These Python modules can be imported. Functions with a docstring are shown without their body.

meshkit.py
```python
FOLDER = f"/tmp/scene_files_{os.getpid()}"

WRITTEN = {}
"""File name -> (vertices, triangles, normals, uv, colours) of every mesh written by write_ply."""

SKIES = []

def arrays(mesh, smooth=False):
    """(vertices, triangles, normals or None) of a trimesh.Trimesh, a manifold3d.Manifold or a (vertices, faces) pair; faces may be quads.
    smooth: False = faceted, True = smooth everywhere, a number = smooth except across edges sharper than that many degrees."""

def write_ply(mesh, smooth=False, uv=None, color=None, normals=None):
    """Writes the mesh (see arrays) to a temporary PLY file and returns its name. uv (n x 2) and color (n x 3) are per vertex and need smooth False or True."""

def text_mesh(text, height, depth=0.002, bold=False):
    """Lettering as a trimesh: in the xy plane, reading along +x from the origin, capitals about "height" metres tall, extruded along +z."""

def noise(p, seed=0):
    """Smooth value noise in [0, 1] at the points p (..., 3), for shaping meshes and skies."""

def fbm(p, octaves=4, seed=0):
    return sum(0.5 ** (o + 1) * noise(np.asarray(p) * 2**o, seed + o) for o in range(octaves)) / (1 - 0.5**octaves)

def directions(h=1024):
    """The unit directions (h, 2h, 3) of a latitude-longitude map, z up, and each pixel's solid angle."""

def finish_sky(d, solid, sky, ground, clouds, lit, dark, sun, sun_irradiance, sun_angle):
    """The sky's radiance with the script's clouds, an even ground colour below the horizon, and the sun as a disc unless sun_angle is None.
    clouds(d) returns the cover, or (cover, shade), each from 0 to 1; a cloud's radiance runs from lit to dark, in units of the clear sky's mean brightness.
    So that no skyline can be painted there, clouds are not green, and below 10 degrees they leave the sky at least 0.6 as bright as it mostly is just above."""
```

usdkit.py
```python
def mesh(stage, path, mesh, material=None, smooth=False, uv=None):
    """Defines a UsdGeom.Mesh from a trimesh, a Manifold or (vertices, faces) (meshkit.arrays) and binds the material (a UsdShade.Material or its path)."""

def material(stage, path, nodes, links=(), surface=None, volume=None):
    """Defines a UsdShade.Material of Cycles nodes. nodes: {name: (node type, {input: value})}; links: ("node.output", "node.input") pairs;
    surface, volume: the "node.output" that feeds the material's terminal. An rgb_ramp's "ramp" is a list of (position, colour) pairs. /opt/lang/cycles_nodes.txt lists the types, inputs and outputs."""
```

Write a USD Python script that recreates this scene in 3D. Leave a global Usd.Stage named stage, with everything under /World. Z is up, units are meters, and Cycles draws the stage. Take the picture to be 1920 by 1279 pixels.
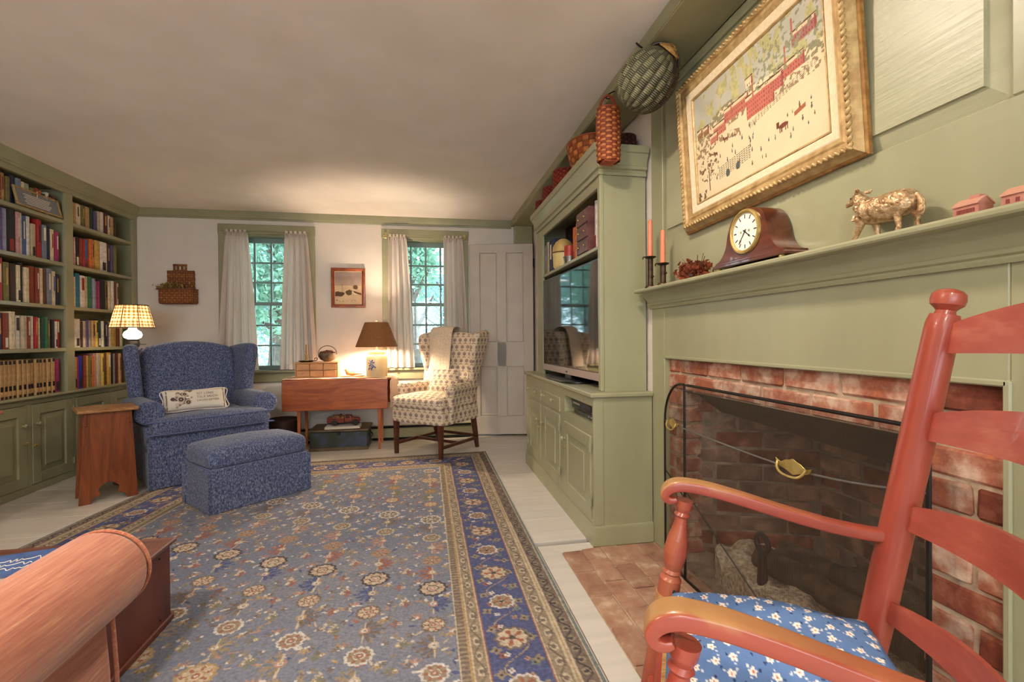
import math, random
import numpy as np, trimesh, usdkit, meshkit
import manifold3d as mf
from shapely.geometry import Polygon
from pxr import Usd, UsdGeom, UsdLux, UsdShade, Sdf, Gf, Vt

random.seed(7); RNG = np.random.default_rng(7)
stage = Usd.Stage.CreateInMemory()
UsdGeom.Xform.Define(stage, '/World')

# ------------------------------------------------------------------ camera
F_PX, YAW, PITCH, ROLL, EYE = 886.2, .17947, .007003, .008026, np.array([0, 0, 1.05])
def view_axes():
    cy, sy, cp, sp, cr, sr = math.cos(YAW), math.sin(YAW), math.cos(PITCH), math.sin(PITCH), math.cos(ROLL), math.sin(ROLL)
    r, f, d = np.array([cy, -sy, 0]), np.array([sy, cy, 0]), np.array([0, 0, -1.])
    f2, d2 = cp * f + sp * d, -sp * f + cp * d
    return cr * r + sr * d2, -sr * r + cr * d2, f2
_r, _d, _f = view_axes()
cam = UsdGeom.Camera.Define(stage, '/World/camera')
cam.CreateProjectionAttr('perspective')
cam.CreateHorizontalApertureAttr(36.0); cam.CreateVerticalApertureAttr(36.0 * 1279 / 1920)
cam.CreateFocalLengthAttr(F_PX / 1920 * 36)
cam.CreateClippingRangeAttr((0.05, 400))
cam.CreateExposureAttr(0.0)
cam.AddTransformOp().Set(Gf.Matrix4d(*[float(x) for x in (*_r, 0, *(-_d), 0, *(-_f), 0, *EYE, 1)]))

# ------------------------------------------------------------------ sky and large lights
sky = UsdLux.DomeLight.Define(stage, '/World/sky')
sky.CreateIntensityAttr(2.9); sky.CreateColorAttr((0.78, 0.92, 1.0))
WARM, SOFT, DAY = (1.0, .66, .36), (1.0, .86, .70), (.86, .93, 1.0)

# ------------------------------------------------------------------ helpers: materials
def lin(c):
    c = np.asarray(c, float) / 255.
    return tuple(np.where(c <= .04045, c / 12.92, ((c + .055) / 1.055) ** 2.4))
UsdGeom.Scope.Define(stage, '/World/Looks')
def mat(name, col, rough=.5, col2=None, scale=8, detail=3, stretch=(1, 1, 1), bump=0, bscale=None, bstretch=None, metallic=0, spec=.5, coat=0,
        sheen=0, attr=False, rand=0, trans=0, ramp=None, emit=0, distort=0, wave=None):
    """principled material; col/col2 (sRGB 0-255) are mixed by noise in object space; rand varies value per object"""
    N = {'p': ('principled_bsdf', {'roughness': rough, 'metallic': metallic, 'specular_ior_level': spec, 'coat_weight': coat, 'sheen_weight': sheen,
                                   'transmission_weight': trans, 'base_color': lin(col)})}
    L = []
    src = None
    need = col2 is not None or bump or ramp or wave
    if need:
        N['tc'] = ('texture_coordinate', {})
        N['m'] = ('mapping', {'scale': stretch}); L.append(('tc.object', 'm.vector'))
    if attr:
        N['at'] = ('attribute', {'attribute': 'Cd'}); src = 'at.color'
        if col2 is not None:
            N['n'] = ('noise_texture', {'scale': scale, 'detail': detail}); L.append(('m.vector', 'n.vector'))
            N['r'] = ('rgb_ramp', {'ramp': [(.3, (.78, .78, .78)), (.7, (1.15, 1.15, 1.15))]}); L.append(('n.fac', 'r.fac'))
            N['mx'] = ('mix', {'mix_type': 'multiply', 'fac': 1.0}); L += [(src, 'mx.color1'), ('r.color', 'mx.color2')]; src = 'mx.color'
    elif wave:
        N['n'] = ('wave_texture', {'scale': wave[0], 'distortion': wave[1], 'detail': 3, 'detail_scale': wave[2], 'bands_direction': wave[3]}); L.append(('m.vector', 'n.vector'))
        N['r'] = ('rgb_ramp', {'ramp': [(0, lin(col)), (1, lin(col2))]}); L.append(('n.fac', 'r.fac')); src = 'r.color'
    elif col2 is not None or ramp:
        N['n'] = ('noise_texture', {'scale': scale, 'detail': detail, 'roughness': .6, 'distortion': distort}); L.append(('m.vector', 'n.vector'))
        rp = [(p, lin(c)) for p, c in ramp] if ramp else [(.36, lin(col)), (.64, lin(col2))]
        N['r'] = ('rgb_ramp', {'ramp': rp}); L.append(('n.fac', 'r.fac')); src = 'r.color'
    if rand:
        N['oi'] = ('object_info', {})
        N['mr'] = ('map_range', {'value': .5, 'from_min': 0., 'from_max': 1., 'to_min': 1 - rand, 'to_max': 1 + rand}); L.append(('oi.random', 'mr.value'))
        N['hv'] = ('hsv', {'hue': .5, 'saturation': 1., 'fac': 1., 'color': lin(col)}); L.append(('mr.result', 'hv.value'))
        if src: L.append((src, 'hv.color'))
        src = 'hv.color'
    if src: L.append((src, 'p.base_color'))
    if emit:
        N['p'][1]['emission_strength'] = emit; N['p'][1]['emission_color'] = lin(col)
        if src: L.append((src, 'p.emission_color'))
    if bump:
        N['bm'] = ('mapping', {'scale': bstretch or stretch}); L.append(('tc.object', 'bm.vector'))
        N['bn'] = ('noise_texture', {'scale': bscale or scale, 'detail': 4}); L.append(('bm.vector', 'bn.vector'))
        N['b'] = ('bump', {'strength': min(1., bump), 'distance': .004 * max(1, bump)}); L += [('bn.fac', 'b.height'), ('b.normal', 'p.normal')]
    return usdkit.material(stage, '/World/Looks/' + name, N, L, surface='p.BSDF')

# ------------------------------------------------------------------ helpers: prims
_used = {}
def numbered(parent, name):
    n = _used.get((parent, name), 0); _used[(parent, name)] = n + 1
    return name if n == 0 else f'{name}_{n:03d}'
def meta(prim, label=None, cat=None, group=None, kind=None):
    for k, v in (('label', label), ('category', cat), ('group', group), ('kind', kind)):
        if v: prim.SetCustomDataByKey(k, v)
    return prim
def put(parent, name, mesh, m, smooth=30, Cd=None):
    path = parent + '/' + numbered(parent, name)
    p = usdkit.mesh(stage, path, mesh, m, smooth=smooth if Cd is None else True)
    if Cd is not None:
        UsdGeom.PrimvarsAPI(p).CreatePrimvar('Cd', Sdf.ValueTypeNames.Color3fArray, 'vertex').Set(Vt.Vec3fArray.FromNumpy(np.asarray(Cd, np.float32)))
    return p
class T:
    """a thing: an Xform at the thing's base; parts are meshes below it. Part meshes come in world axes (world=True) or in the thing's own."""
    def __init__(s, name, label=None, cat=None, base=(0, 0, 0), rz=0, group=None, kind=None):
        s.path = '/World/' + numbered('/World', name); s.base = np.array(base, float); s.rz = rz
        x = UsdGeom.Xform.Define(stage, s.path); x.AddTranslateOp().Set(Gf.Vec3d(*[float(b) for b in base]))
        if rz: x.AddRotateZOp().Set(float(rz))
        s.prim = meta(x.GetPrim(), label, cat, group, kind)
    def part(s, name, mesh, m, parent=None, world=False, smooth=30, label=None, kind=None, Cd=None):
        if world:
            mesh = mesh.copy(); mesh.apply_translation(-s.base)
            if s.rz: mesh.apply_transform(rotm(-s.rz, (0, 0, 1)))
        p = put(parent or s.path, name, mesh, m, smooth, Cd)
        meta(p.GetPrim(), label, None, None, kind)
        return str(p.GetPath())
def solo(name, label, cat, mesh, m, base=(0, 0, 0), rz=0, group=None, kind=None, smooth=30, Cd=None, world=False):
    if world:
        mesh = mesh.copy(); mesh.apply_translation(-np.array(base, float))
    p = put('/World', name, mesh, m, smooth, Cd)
    p.AddTranslateOp().Set(Gf.Vec3d(*[float(b) for b in base]))
    if rz: p.AddRotateZOp().Set(float(rz))
    return meta(p.GetPrim(), label, cat, group, kind)

# ------------------------------------------------------------------ helpers: shapes
def rotm(deg, axis, point=None): return trimesh.transformations.rotation_matrix(math.radians(deg), axis, point)
def rot(m, deg, axis, point=None): m = m.copy(); m.apply_transform(rotm(deg, axis, point)); return m
def mv(m, *t): m = m.copy(); m.apply_translation(t); return m
def cat(*ms): return trimesh.util.concatenate([x for m in ms for x in (m if isinstance(m, (list, tuple)) else [m])])
def tm(v, f): return trimesh.Trimesh(np.asarray(v, float), np.asarray(f, int), process=False)
def _cb_pts(h, b):
    P = []
    for sx in (-1, 1):
        for sy in (-1, 1):
            for sz in (-1, 1):
                for k in range(3):
                    q = [sx * h[0], sy * h[1], sz * h[2]]
                    for j, s_ in enumerate((sx, sy, sz)):
                        if j != k: q[j] -= s_ * b
                    P.append(q)
    return np.array(P)
_hull = trimesh.convex.convex_hull(_cb_pts((1, 1, 1), .2))
from scipy.spatial import cKDTree
_cbf = cKDTree(_cb_pts((1, 1, 1), .2)).query(_hull.vertices)[1][_hull.faces]
def cbox(x0, x1, y0, y1, z0, z1, b=.003):
    """box with chamfered edges"""
    h = np.abs(np.array([x1 - x0, y1 - y0, z1 - z0])) / 2; b = min(b, h.min() * .45)
    return tm(_cb_pts(h, b) + [(x0 + x1) / 2, (y0 + y1) / 2, (z0 + z1) / 2], _cbf)
def box(x0, x1, y0, y1, z0, z1): return mv(trimesh.creation.box((x1 - x0, y1 - y0, z1 - z0)), (x0 + x1) / 2, (y0 + y1) / 2, (z0 + z1) / 2)
def cut(a, *bs):
    A = mf.Manifold(mf.Mesh(np.asarray(a.vertices, np.float32), np.asarray(a.faces, np.uint32)))
    for b in bs: A = A - mf.Manifold(mf.Mesh(np.asarray(b.vertices, np.float32), np.asarray(b.faces, np.uint32)))
    m = A.to_mesh(); return tm(m.vert_properties[:, :3], m.tri_verts)
def spline(pts, n=8, closed=False):
    """Catmull-Rom through pts, n steps per span"""
    P = np.asarray(pts, float); out = []; N = len(P)
    for i in range(N if closed else N - 1):
        p0, p1, p2, p3 = (P[(i + k) % N] if closed else P[min(max(i + k, 0), N - 1)] for k in (-1, 0, 1, 2))
        for t in np.arange(n) / n:
            out.append(.5 * (2 * p1 + (p2 - p0) * t + (2 * p0 - 5 * p1 + 4 * p2 - p3) * t * t + (3 * p1 - p0 - 3 * p2 + p3) * t ** 3))
    if not closed: out.append(P[-1])
    return np.array(out)
def lathe(prof, n=24):
    prof = np.asarray(prof, float); a = np.arange(n) * 2 * np.pi / n
    V = np.stack([np.outer(prof[:, 0], np.cos(a)), np.outer(prof[:, 0], np.sin(a)), np.repeat(prof[:, 1:2], n, 1)], -1).reshape(-1, 3)
    f = []
    for i in range(len(prof) - 1):
        for j in range(n):
            k = (j + 1) % n; A, B, C, D = i * n + j, i * n + k, (i + 1) * n + k, (i + 1) * n + j
            f += [(A, B, C), (A, C, D)]
    if prof[0, 0] > 1e-6 and np.hypot(*(prof[0] - prof[-1])) < .022:      # a ring: the profile closes on itself
        i = len(prof) - 1
        for j in range(n):
            k = (j + 1) % n; f += [(i * n + j, i * n + k, k), (i * n + j, k, j)]
        m = tm(V, f)
        if m.volume < 0: m.invert()
        return m
    m = tm(V, f); V2 = list(m.vertices); F2 = list(map(tuple, m.faces))
    for row, flip in ((0, True), (len(prof) - 1, False)):
        if prof[row, 0] > 1e-6:
            c = len(V2); V2.append((0, 0, prof[row, 1]))
            for j in range(n):
                k = (j + 1) % n; F2.append((c, row * n + k, row * n + j) if flip else (c, row * n + j, row * n + k))
    m = tm(V2, F2); m.merge_vertices(digits_vertex=7); m.update_faces(m.nondegenerate_faces()); return m
def tube(pts, radii, sides=10, flat=1.0, up=None):
    p = np.asarray(pts, float); n = len(p); r = np.broadcast_to(radii, (n,)).astype(float)
    t = np.gradient(p, axis=0); t /= np.linalg.norm(t, axis=1, keepdims=True) + 1e-12
    a = np.array(up, float) if up is not None else (np.array([0, 0, 1.]) if abs(t[0, 2]) < .9 else np.array([1., 0, 0]))
    A = []; 
    for i in range(n):
        a = a - t[i] * (a @ t[i]); a /= np.linalg.norm(a) + 1e-12; A.append(a)
    A = np.array(A); B = np.cross(t, A); ang = np.arange(sides) * 2 * np.pi / sides
    V = (p[:, None] + r[:, None, None] * (flat * np.cos(ang)[None, :, None] * A[:, None] + np.sin(ang)[None, :, None] * B[:, None])).reshape(-1, 3)
    f = []
    for i in range(n - 1):
        for j in range(sides):
            k = (j + 1) % sides; a_, b_, c_, d_ = i * sides + j, i * sides + k, (i + 1) * sides + k, (i + 1) * sides + j
            f += [(a_, b_, c_), (a_, c_, d_)]
    V = list(V); c0 = len(V); V += [p[0], p[-1]]
    for j in range(sides):
        k = (j + 1) % sides; f += [(c0, k, j), (c0 + 1, (n - 1) * sides + j, (n - 1) * sides + k)]
    m = tm(V, f); 
    if m.volume < 0: m.invert()
    return m
def rod(a, b, r, sides=10, r2=None): return tube([a, b], [r, r if r2 is None else r2], sides)
_AX = {'z': [[1, 0, 0], [0, 1, 0], [0, 0, 1]], 'y': [[1, 0, 0], [0, 0, 1], [0, 1, 0]], 'x': [[0, 1, 0], [0, 0, 1], [1, 0, 0]]}
def slab(poly, a0, a1, axis='z', r=0., segs=3):
    """polygon (in the two other axes, in order x<y<z) extruded from a0 to a1 along axis, its rims rounded by r"""
    P = np.asarray(poly, float)
    if len(P) > 2 and np.allclose(P[0], P[-1]): P = P[:-1]
    if Polygon(P).exterior.is_ccw is False: P = P[::-1]
    n = len(P); e = np.roll(P, -1, 0) - P; e /= np.linalg.norm(e, axis=1, keepdims=True) + 1e-12
    nrm = np.stack([e[:, 1], -e[:, 0]], 1); vn = nrm + np.roll(nrm, 1, 0); vn /= np.maximum(.5, (vn * vn).sum(1, keepdims=True) / 2)  # outward, mitred
    rings = []
    th = np.linspace(0, np.pi / 2, segs + 1) if r > 0 else []
    if r > 0:
        for t in th: rings.append((P - vn * r * (1 - math.sin(t)), a0 + r * (1 - math.cos(t))))
        for t in th[::-1]: rings.append((P - vn * r * (1 - math.sin(t)), a1 - r * (1 - math.cos(t))))
    else: rings = [(P, a0), (P, a1)]
    V = np.concatenate([np.c_[q, np.full(n, h)] for q, h in rings]); f = []
    for i in range(len(rings) - 1):
        for j in range(n):
            k = (j + 1) % n; f += [(i * n + j, i * n + k, (i + 1) * n + k), (i * n + j, (i + 1) * n + k, (i + 1) * n + j)]
    import mapbox_earcut as me
    tri = np.asarray(me.triangulate_float64(rings[0][0].astype(np.float64), np.array([n], np.uint32))).reshape(-1, 3)
    off = (len(rings) - 1) * n
    for a, b, c in tri: f += [(a, c, b), (off + a, off + b, off + c)]
    m = tm(V @ np.array(_AX[axis], float), f)
    if m.volume < 0: m.invert()
    return m
def rbox(sx, sy, sz, r, n=10, crown=0., sag=0.):
    """rounded upholstered block centred on the origin; crown bulges the top, sag bulges the sides"""
    g = []
    h = np.array([sx, sy, sz]) / 2
    lin_ = np.linspace(-1, 1, n + 1)
    for ax in range(3):
        for s in (-1, 1):
            u, v = np.meshgrid(lin_, lin_, indexing='ij'); q = np.zeros((n + 1, n + 1, 3)); q[..., ax] = s; q[..., (ax + 1) % 3] = u; q[..., (ax + 2) % 3] = v
            idx = np.arange((n + 1) ** 2).reshape(n + 1, n + 1); A, B, C, D = idx[:-1, :-1].ravel(), idx[1:, :-1].ravel(), idx[1:, 1:].ravel(), idx[:-1, 1:].ravel()
            F = np.r_[np.c_[A, B, C], np.c_[A, C, D]]
            if s < 0: F = F[:, ::-1]
            g.append(tm(q.reshape(-1, 3), F))
    m = cat(g); q = m.vertices * h
    core = np.clip(q, -(h - r), h - r); d = q - core
    # pull edge points on to the rounding
    L = np.linalg.norm(d, axis=1, keepdims=True); q = np.where(L > 1e-9, core + d / np.maximum(L, 1e-9) * r, q)
    nx, ny, nz = (q / h).T
    q[:, 2] += crown * np.maximum(0, nz) * (1 - nx ** 2) * (1 - ny ** 2)
    q[:, 0] += sag * nx * (1 - ny ** 2) * (1 - nz ** 2); q[:, 1] += sag * ny * (1 - nx ** 2) * (1 - nz ** 2)
    m = tm(q, m.faces); m.merge_vertices(digits_vertex=6); return m
def pillow(w, h, t, n=24, p=2.6, corner=.06):
    """pillow in the xz plane, thickness along y, centred"""
    u = np.linspace(-1, 1, n + 1); U, W = np.meshgrid(u, u, indexing='ij')
    prof = np.clip((1 - np.abs(U) ** p) * (1 - np.abs(W) ** p), 0, 1) ** .55
    pin = 1 - corner * ((1 - np.abs(U) ** 2) * np.abs(W) ** 3)
    pin2 = 1 - corner * ((1 - np.abs(W) ** 2) * np.abs(U) ** 3)
    X, Z = U * w / 2 * pin2, W * h / 2 * pin
    f, idx = [], np.arange((n + 1) ** 2).reshape(n + 1, n + 1)
    A, B, C, D = idx[:-1, :-1].ravel(), idx[1:, :-1].ravel(), idx[1:, 1:].ravel(), idx[:-1, 1:].ravel()
    F = np.r_[np.c_[A, B, C], np.c_[A, C, D]]
    fr = tm(np.stack([X, -prof * t / 2, Z], -1).reshape(-1, 3), F); bk = tm(np.stack([X, prof * t / 2, Z], -1).reshape(-1, 3), F[:, ::-1])
    m = cat(fr, bk); m.merge_vertices(digits_vertex=6); return m
def mitre(path, prof, close_ends=True):
    """moulding: prof [(outward offset, z)] swept along a plan polyline (outward = right of travel) with mitred corners"""
    P = np.asarray(path, float); n = len(P); prof = np.asarray(prof, float); k = len(prof)
    d = np.diff(P, axis=0); d /= np.linalg.norm(d, axis=1, keepdims=True); nr = np.stack([d[:, 1], -d[:, 0]], 1)
    V = []
    for i in range(n):
        a, b = nr[max(i - 1, 0)], nr[min(i, n - 2)]; m_ = (a + b) / (1 + a @ b)
        V += [(P[i, 0] + m_[0] * o, P[i, 1] + m_[1] * o, z) for o, z in prof]
    f = []
    for i in range(n - 1):
        for j in range(k):
            q = (j + 1) % k; f += [(i * k + j, (i + 1) * k + j, (i + 1) * k + q), (i * k + j, (i + 1) * k + q, i * k + q)]
    import mapbox_earcut as me
    tri = np.asarray(me.triangulate_float64(prof.astype(np.float64), np.array([k], np.uint32))).reshape(-1, 3)
    off = (n - 1) * k
    for a, b, c in tri: f += [(a, b, c), (off + a, off + c, off + b)]
    m = tm(V, f); m.fix_normals(); 
    if m.volume < 0: m.invert()
    return m
def fine(m, edge):
    v, f = trimesh.remesh.subdivide_to_size(m.vertices, m.faces, edge, max_iter=12); m = tm(v, f); m.merge_vertices(digits_vertex=6); return m
def wobble(m, amp, scale, seed=0):
    """push vertices about by smooth noise"""
    m = m.copy(); p = m.vertices * scale
    m.vertices = m.vertices + amp * 2 * (np.stack([meshkit.noise(p + 17.3 * k, seed + k) for k in range(3)], 1) - .5); return m
def leaf_cloud(centers, normals, size, rng, aspect=.55):
    """leaves: kinked quads (four triangles each) at the given points"""
    n = len(centers); d = rng.normal(size=(n, 3)); d /= np.linalg.norm(d, axis=1, keepdims=True)
    a = np.cross(d, rng.normal(size=(n, 3))); a /= np.linalg.norm(a, axis=1, keepdims=True); b = np.cross(d, a)
    s = size * rng.uniform(.6, 1.3, (n, 1)); 
    P = np.stack([centers - a * s, centers - b * s * aspect + d * s * .2, centers + a * s, centers + b * s * aspect + d * s * .2], 1).reshape(-1, 3)
    i = np.arange(n)[:, None] * 4
    return tm(P, np.r_[i + [0, 1, 2], i + [0, 2, 3]])
# ------------------------------------------------------------------ materials
GREEN = mat('sage_paint', (160, 158, 126), .36, (150, 148, 117), 3, stretch=(1, 1, .25), bump=.12, bscale=40, bstretch=(1, .12, 1))
GREEND = mat('sage_trim_paint', (154, 150, 116), .4, (145, 141, 108), 4, bump=.1, bscale=60)
PLASTER = mat('plaster_paint', (224, 215, 205), .85, (216, 207, 197), 3, bump=.15, bscale=12)
CEIL = mat('ceiling_paint', (238, 230, 222), .9, (230, 222, 213), 2.2, bump=.25, bscale=5)
FLOORP = mat('floor_paint', (214, 208, 200), .32, (204, 198, 190), 5, stretch=(.3, 3, 1), bump=.12, bscale=30, bstretch=(.3, 4, 1), rand=.02)
DOORP = mat('door_paint', (196, 184, 172), .5, (188, 177, 165), 5, bump=.1, bscale=40)
BRASS = mat('brass', (208, 184, 112), .32, (176, 148, 82), 20, metallic=.6)
IRON = mat('black_iron', (34, 30, 28), .5, (46, 38, 32), 30, metallic=.5)
STEEL = mat('grey_steel', (140, 136, 130), .35, metallic=.9)
DARKIN = mat('dark_gap', (20, 16, 12), .9)
REDPAINT = mat('worn_red_paint', (156, 66, 50), .33, ramp=[(.0, (120, 46, 36)), (.42, (152, 63, 48)), (.62, (164, 76, 58)), (.86, (178, 112, 72))], scale=6, stretch=(1, 1, .35), bump=.15, bscale=30, coat=.15)
REDWEAR = mat('red_paint_worn_to_wood', (192, 130, 66), .3, ramp=[(.3, (196, 140, 66)), (.5, (198, 120, 62)), (.66, (190, 84, 64))], scale=9, bump=.1, coat=.2)
WALNUT = mat('clock_mahogany', (104, 52, 32), .25, (74, 34, 22), 5, stretch=(3, .6, 3), distort=1, coat=.4)
PINE = mat('stained_pine', (138, 74, 38), .38, (106, 52, 26), 4, stretch=(4, 4, .5), distort=1.5, bump=.08, coat=.1)
PINETOP = mat('worn_pine_top', (186, 140, 92), .45, (138, 88, 50), 14, stretch=(1, 4, 4), distort=2)
CHERRY = mat('cherry_wood', (186, 100, 48), .33, (150, 72, 32), 3.5, stretch=(.6, 4, 4), distort=2, coat=.25)
CHERRYL = mat('cherry_leg_wood', (190, 108, 54), .33, (160, 82, 40), 5, stretch=(4, 4, .5), coat=.2)
BOXWOOD = mat('maple_wood', (204, 148, 92), .4, (190, 130, 76), 6, stretch=(1, 3, 4), coat=.15)
DARKLEG = mat('dark_walnut_leg', (92, 48, 28), .35, (68, 32, 18), 8, stretch=(3, 3, .5))
TRUNKW = mat('dark_mahogany_box', (110, 52, 38), .4, (80, 34, 26), 5, stretch=(1, 1, .4), bump=.05)
TRUNKTOP = mat('dark_mahogany_lid', (118, 78, 66), .35, (92, 56, 46), 8, stretch=(1, 5, 1))
BLUECHEST = mat('worn_green_black_paint', (46, 52, 44), .6, ramp=[(.3, (34, 38, 34)), (.5, (50, 58, 48)), (.62, (60, 68, 92)), (.75, (96, 70, 44))], scale=5, bump=.1)
CHESTTOP = mat('worn_chest_lid', (112, 92, 66), .6, (84, 68, 48), 9, stretch=(1, 4, 1))
TWEED = mat('blue_tweed', (96, 108, 150), .95, ramp=[(.30, (44, 48, 72)), (.44, (72, 82, 118)), (.54, (98, 108, 140)), (.70, (146, 152, 170))], scale=170, detail=6, stretch=(.8, .8, .45), bump=.5, bscale=120, spec=.1, sheen=.2)
TWEEDP = mat('blue_tweed_piping', (86, 96, 136), .95, (110, 120, 156), 120, spec=.1)
RUST = mat('rust_chenille', (174, 110, 86), .9, ramp=[(.25, (152, 86, 68)), (.5, (172, 108, 84)), (.62, (180, 120, 92)), (.75, (198, 152, 114))], scale=42, detail=5, stretch=(3.5, .22, 3.5), bump=.3, bscale=60, bstretch=(3, .25, 3), spec=.15, sheen=.3)
CREAMF = mat('cream_curtain', (222, 210, 202), .95, (214, 202, 194), 40, spec=.05)
PAINTED = mat('printed_fabric', (255, 255, 255), .95, attr=True, spec=.05, bump=.3, bscale=220)
PRINT = mat('flat_print', (255, 255, 255), .6, attr=True, spec=.2)
RUGM = mat('rug_wool', (255, 255, 255), .98, (1, 1, 1), scale=90, attr=True, spec=.03, bump=.5, bscale=160)
WEAVE = mat('woven_splint', (255, 255, 255), .65, (1, 1, 1), scale=60, attr=True, spec=.3)
GOLD = mat('gilt_frame', (198, 168, 116), .45, (164, 132, 84), 26, metallic=.3, bump=.2, bscale=50)
GOLDD = mat('aged_gilt', (180, 134, 74), .42, (140, 96, 50), 30, metallic=.3)
LINEN = mat('cream_linen_liner', (226, 206, 172), .8, (214, 194, 160), 80)
KNIT = mat('cream_knit', (226, 208, 186), .95, (206, 188, 166), 70, bump=.6, bscale=110, spec=.05)
WAXP = mat('salmon_wax', (224, 132, 96), .45, (218, 124, 90), 10, coat=.1)
WAXT = mat('tan_wax', (176, 116, 72), .5)
PEWTER = mat('dark_iron_holder', (88, 66, 50), .45, (52, 38, 28), 40, metallic=.7)
STONEWARE = mat('stoneware_glaze', (210, 190, 152), .4, (196, 174, 134), 7, coat=.3)
COBALT = mat('cobalt_brushwork', (72, 84, 130), .4)
SHADEB = mat('brown_lampshade', (150, 104, 66), .85, (140, 96, 60), 60, spec=.1)
WHITEIN = mat('white_paper_lining', (236, 226, 206), .9)
GLASSW = mat('milk_glass', (250, 244, 232), .25, emit=1.6)
BULB = mat('lit_bulb', (255, 230, 198), .4, emit=1500)
BULB2 = mat('reading_bulb', (255, 220, 176), .4, emit=170)
WHITEP = mat('white_paper', (226, 220, 210), .8)
CLOCKF = mat('clock_dial', (236, 230, 222), .5)
BLACK = mat('black_lacquer', (18, 17, 18), .3)
TVSCREEN = mat('tv_glass', (6, 6, 8), .05, spec=.6, coat=.25)
TVSILVER = mat('tv_silver_plastic', (170, 160, 160), .35, metallic=.4)
SHEEPB = mat('antique_silver_gilt', (180, 142, 96), .3, ramp=[(.3, (120, 84, 56)), (.5, (190, 154, 112)), (.7, (228, 204, 168))], scale=60, metallic=.5, bump=.9, bscale=150)
BRICKM = mat('old_brick', (160, 106, 84), .85, ramp=[(.22, (116, 66, 54)), (.34, (170, 104, 70)), (.42, (150, 88, 70)), (.50, (166, 114, 92)), (.58, (186, 150, 130)), (.66, (198, 172, 152)), (.8, (176, 128, 100))], scale=11, detail=5, bump=.9, bscale=38, rand=.22, spec=.2)
BRICKD = mat('dark_red_brick', (124, 66, 52), .85, ramp=[(.3, (76, 42, 34)), (.5, (124, 66, 50)), (.62, (150, 96, 76)), (.75, (182, 148, 126))], scale=10, detail=5, bump=.9, bscale=38, rand=.25, spec=.2)
BRICKS = mat('sooty_brick', (134, 104, 88), .9, ramp=[(.3, (78, 62, 56)), (.46, (128, 100, 86)), (.58, (172, 134, 112)), (.72, (186, 112, 82))], scale=7, detail=4, bump=.8, bscale=30, rand=.35, spec=.15)
BRICKH = mat('hearth_brick', (176, 124, 98), .7, ramp=[(.25, (122, 92, 80)), (.42, (160, 118, 98)), (.55, (172, 136, 112)), (.68, (200, 174, 152)), (.8, (168, 134, 104))], scale=8, detail=5, bump=.6, bscale=34, rand=.14, spec=.3)
MORTAR = mat('lime_mortar', (192, 168, 144), .95, (170, 146, 122), 30, bump=.6, bscale=60)
SOOTM = mat('sooty_mortar', (156, 138, 120), .95, (112, 98, 86), 14, bump=.6, bscale=60)
ASH = mat('ash', (206, 192, 166), .95, (132, 116, 98), 60, bump=.8, bscale=90)
LOG = mat('charred_log', (84, 66, 52), .95, (36, 28, 24), 16, bump=.9, bscale=40)
BARK = mat('bark', (92, 82, 72), .95, (70, 62, 56), 10, bump=.8, bscale=20)
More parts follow.
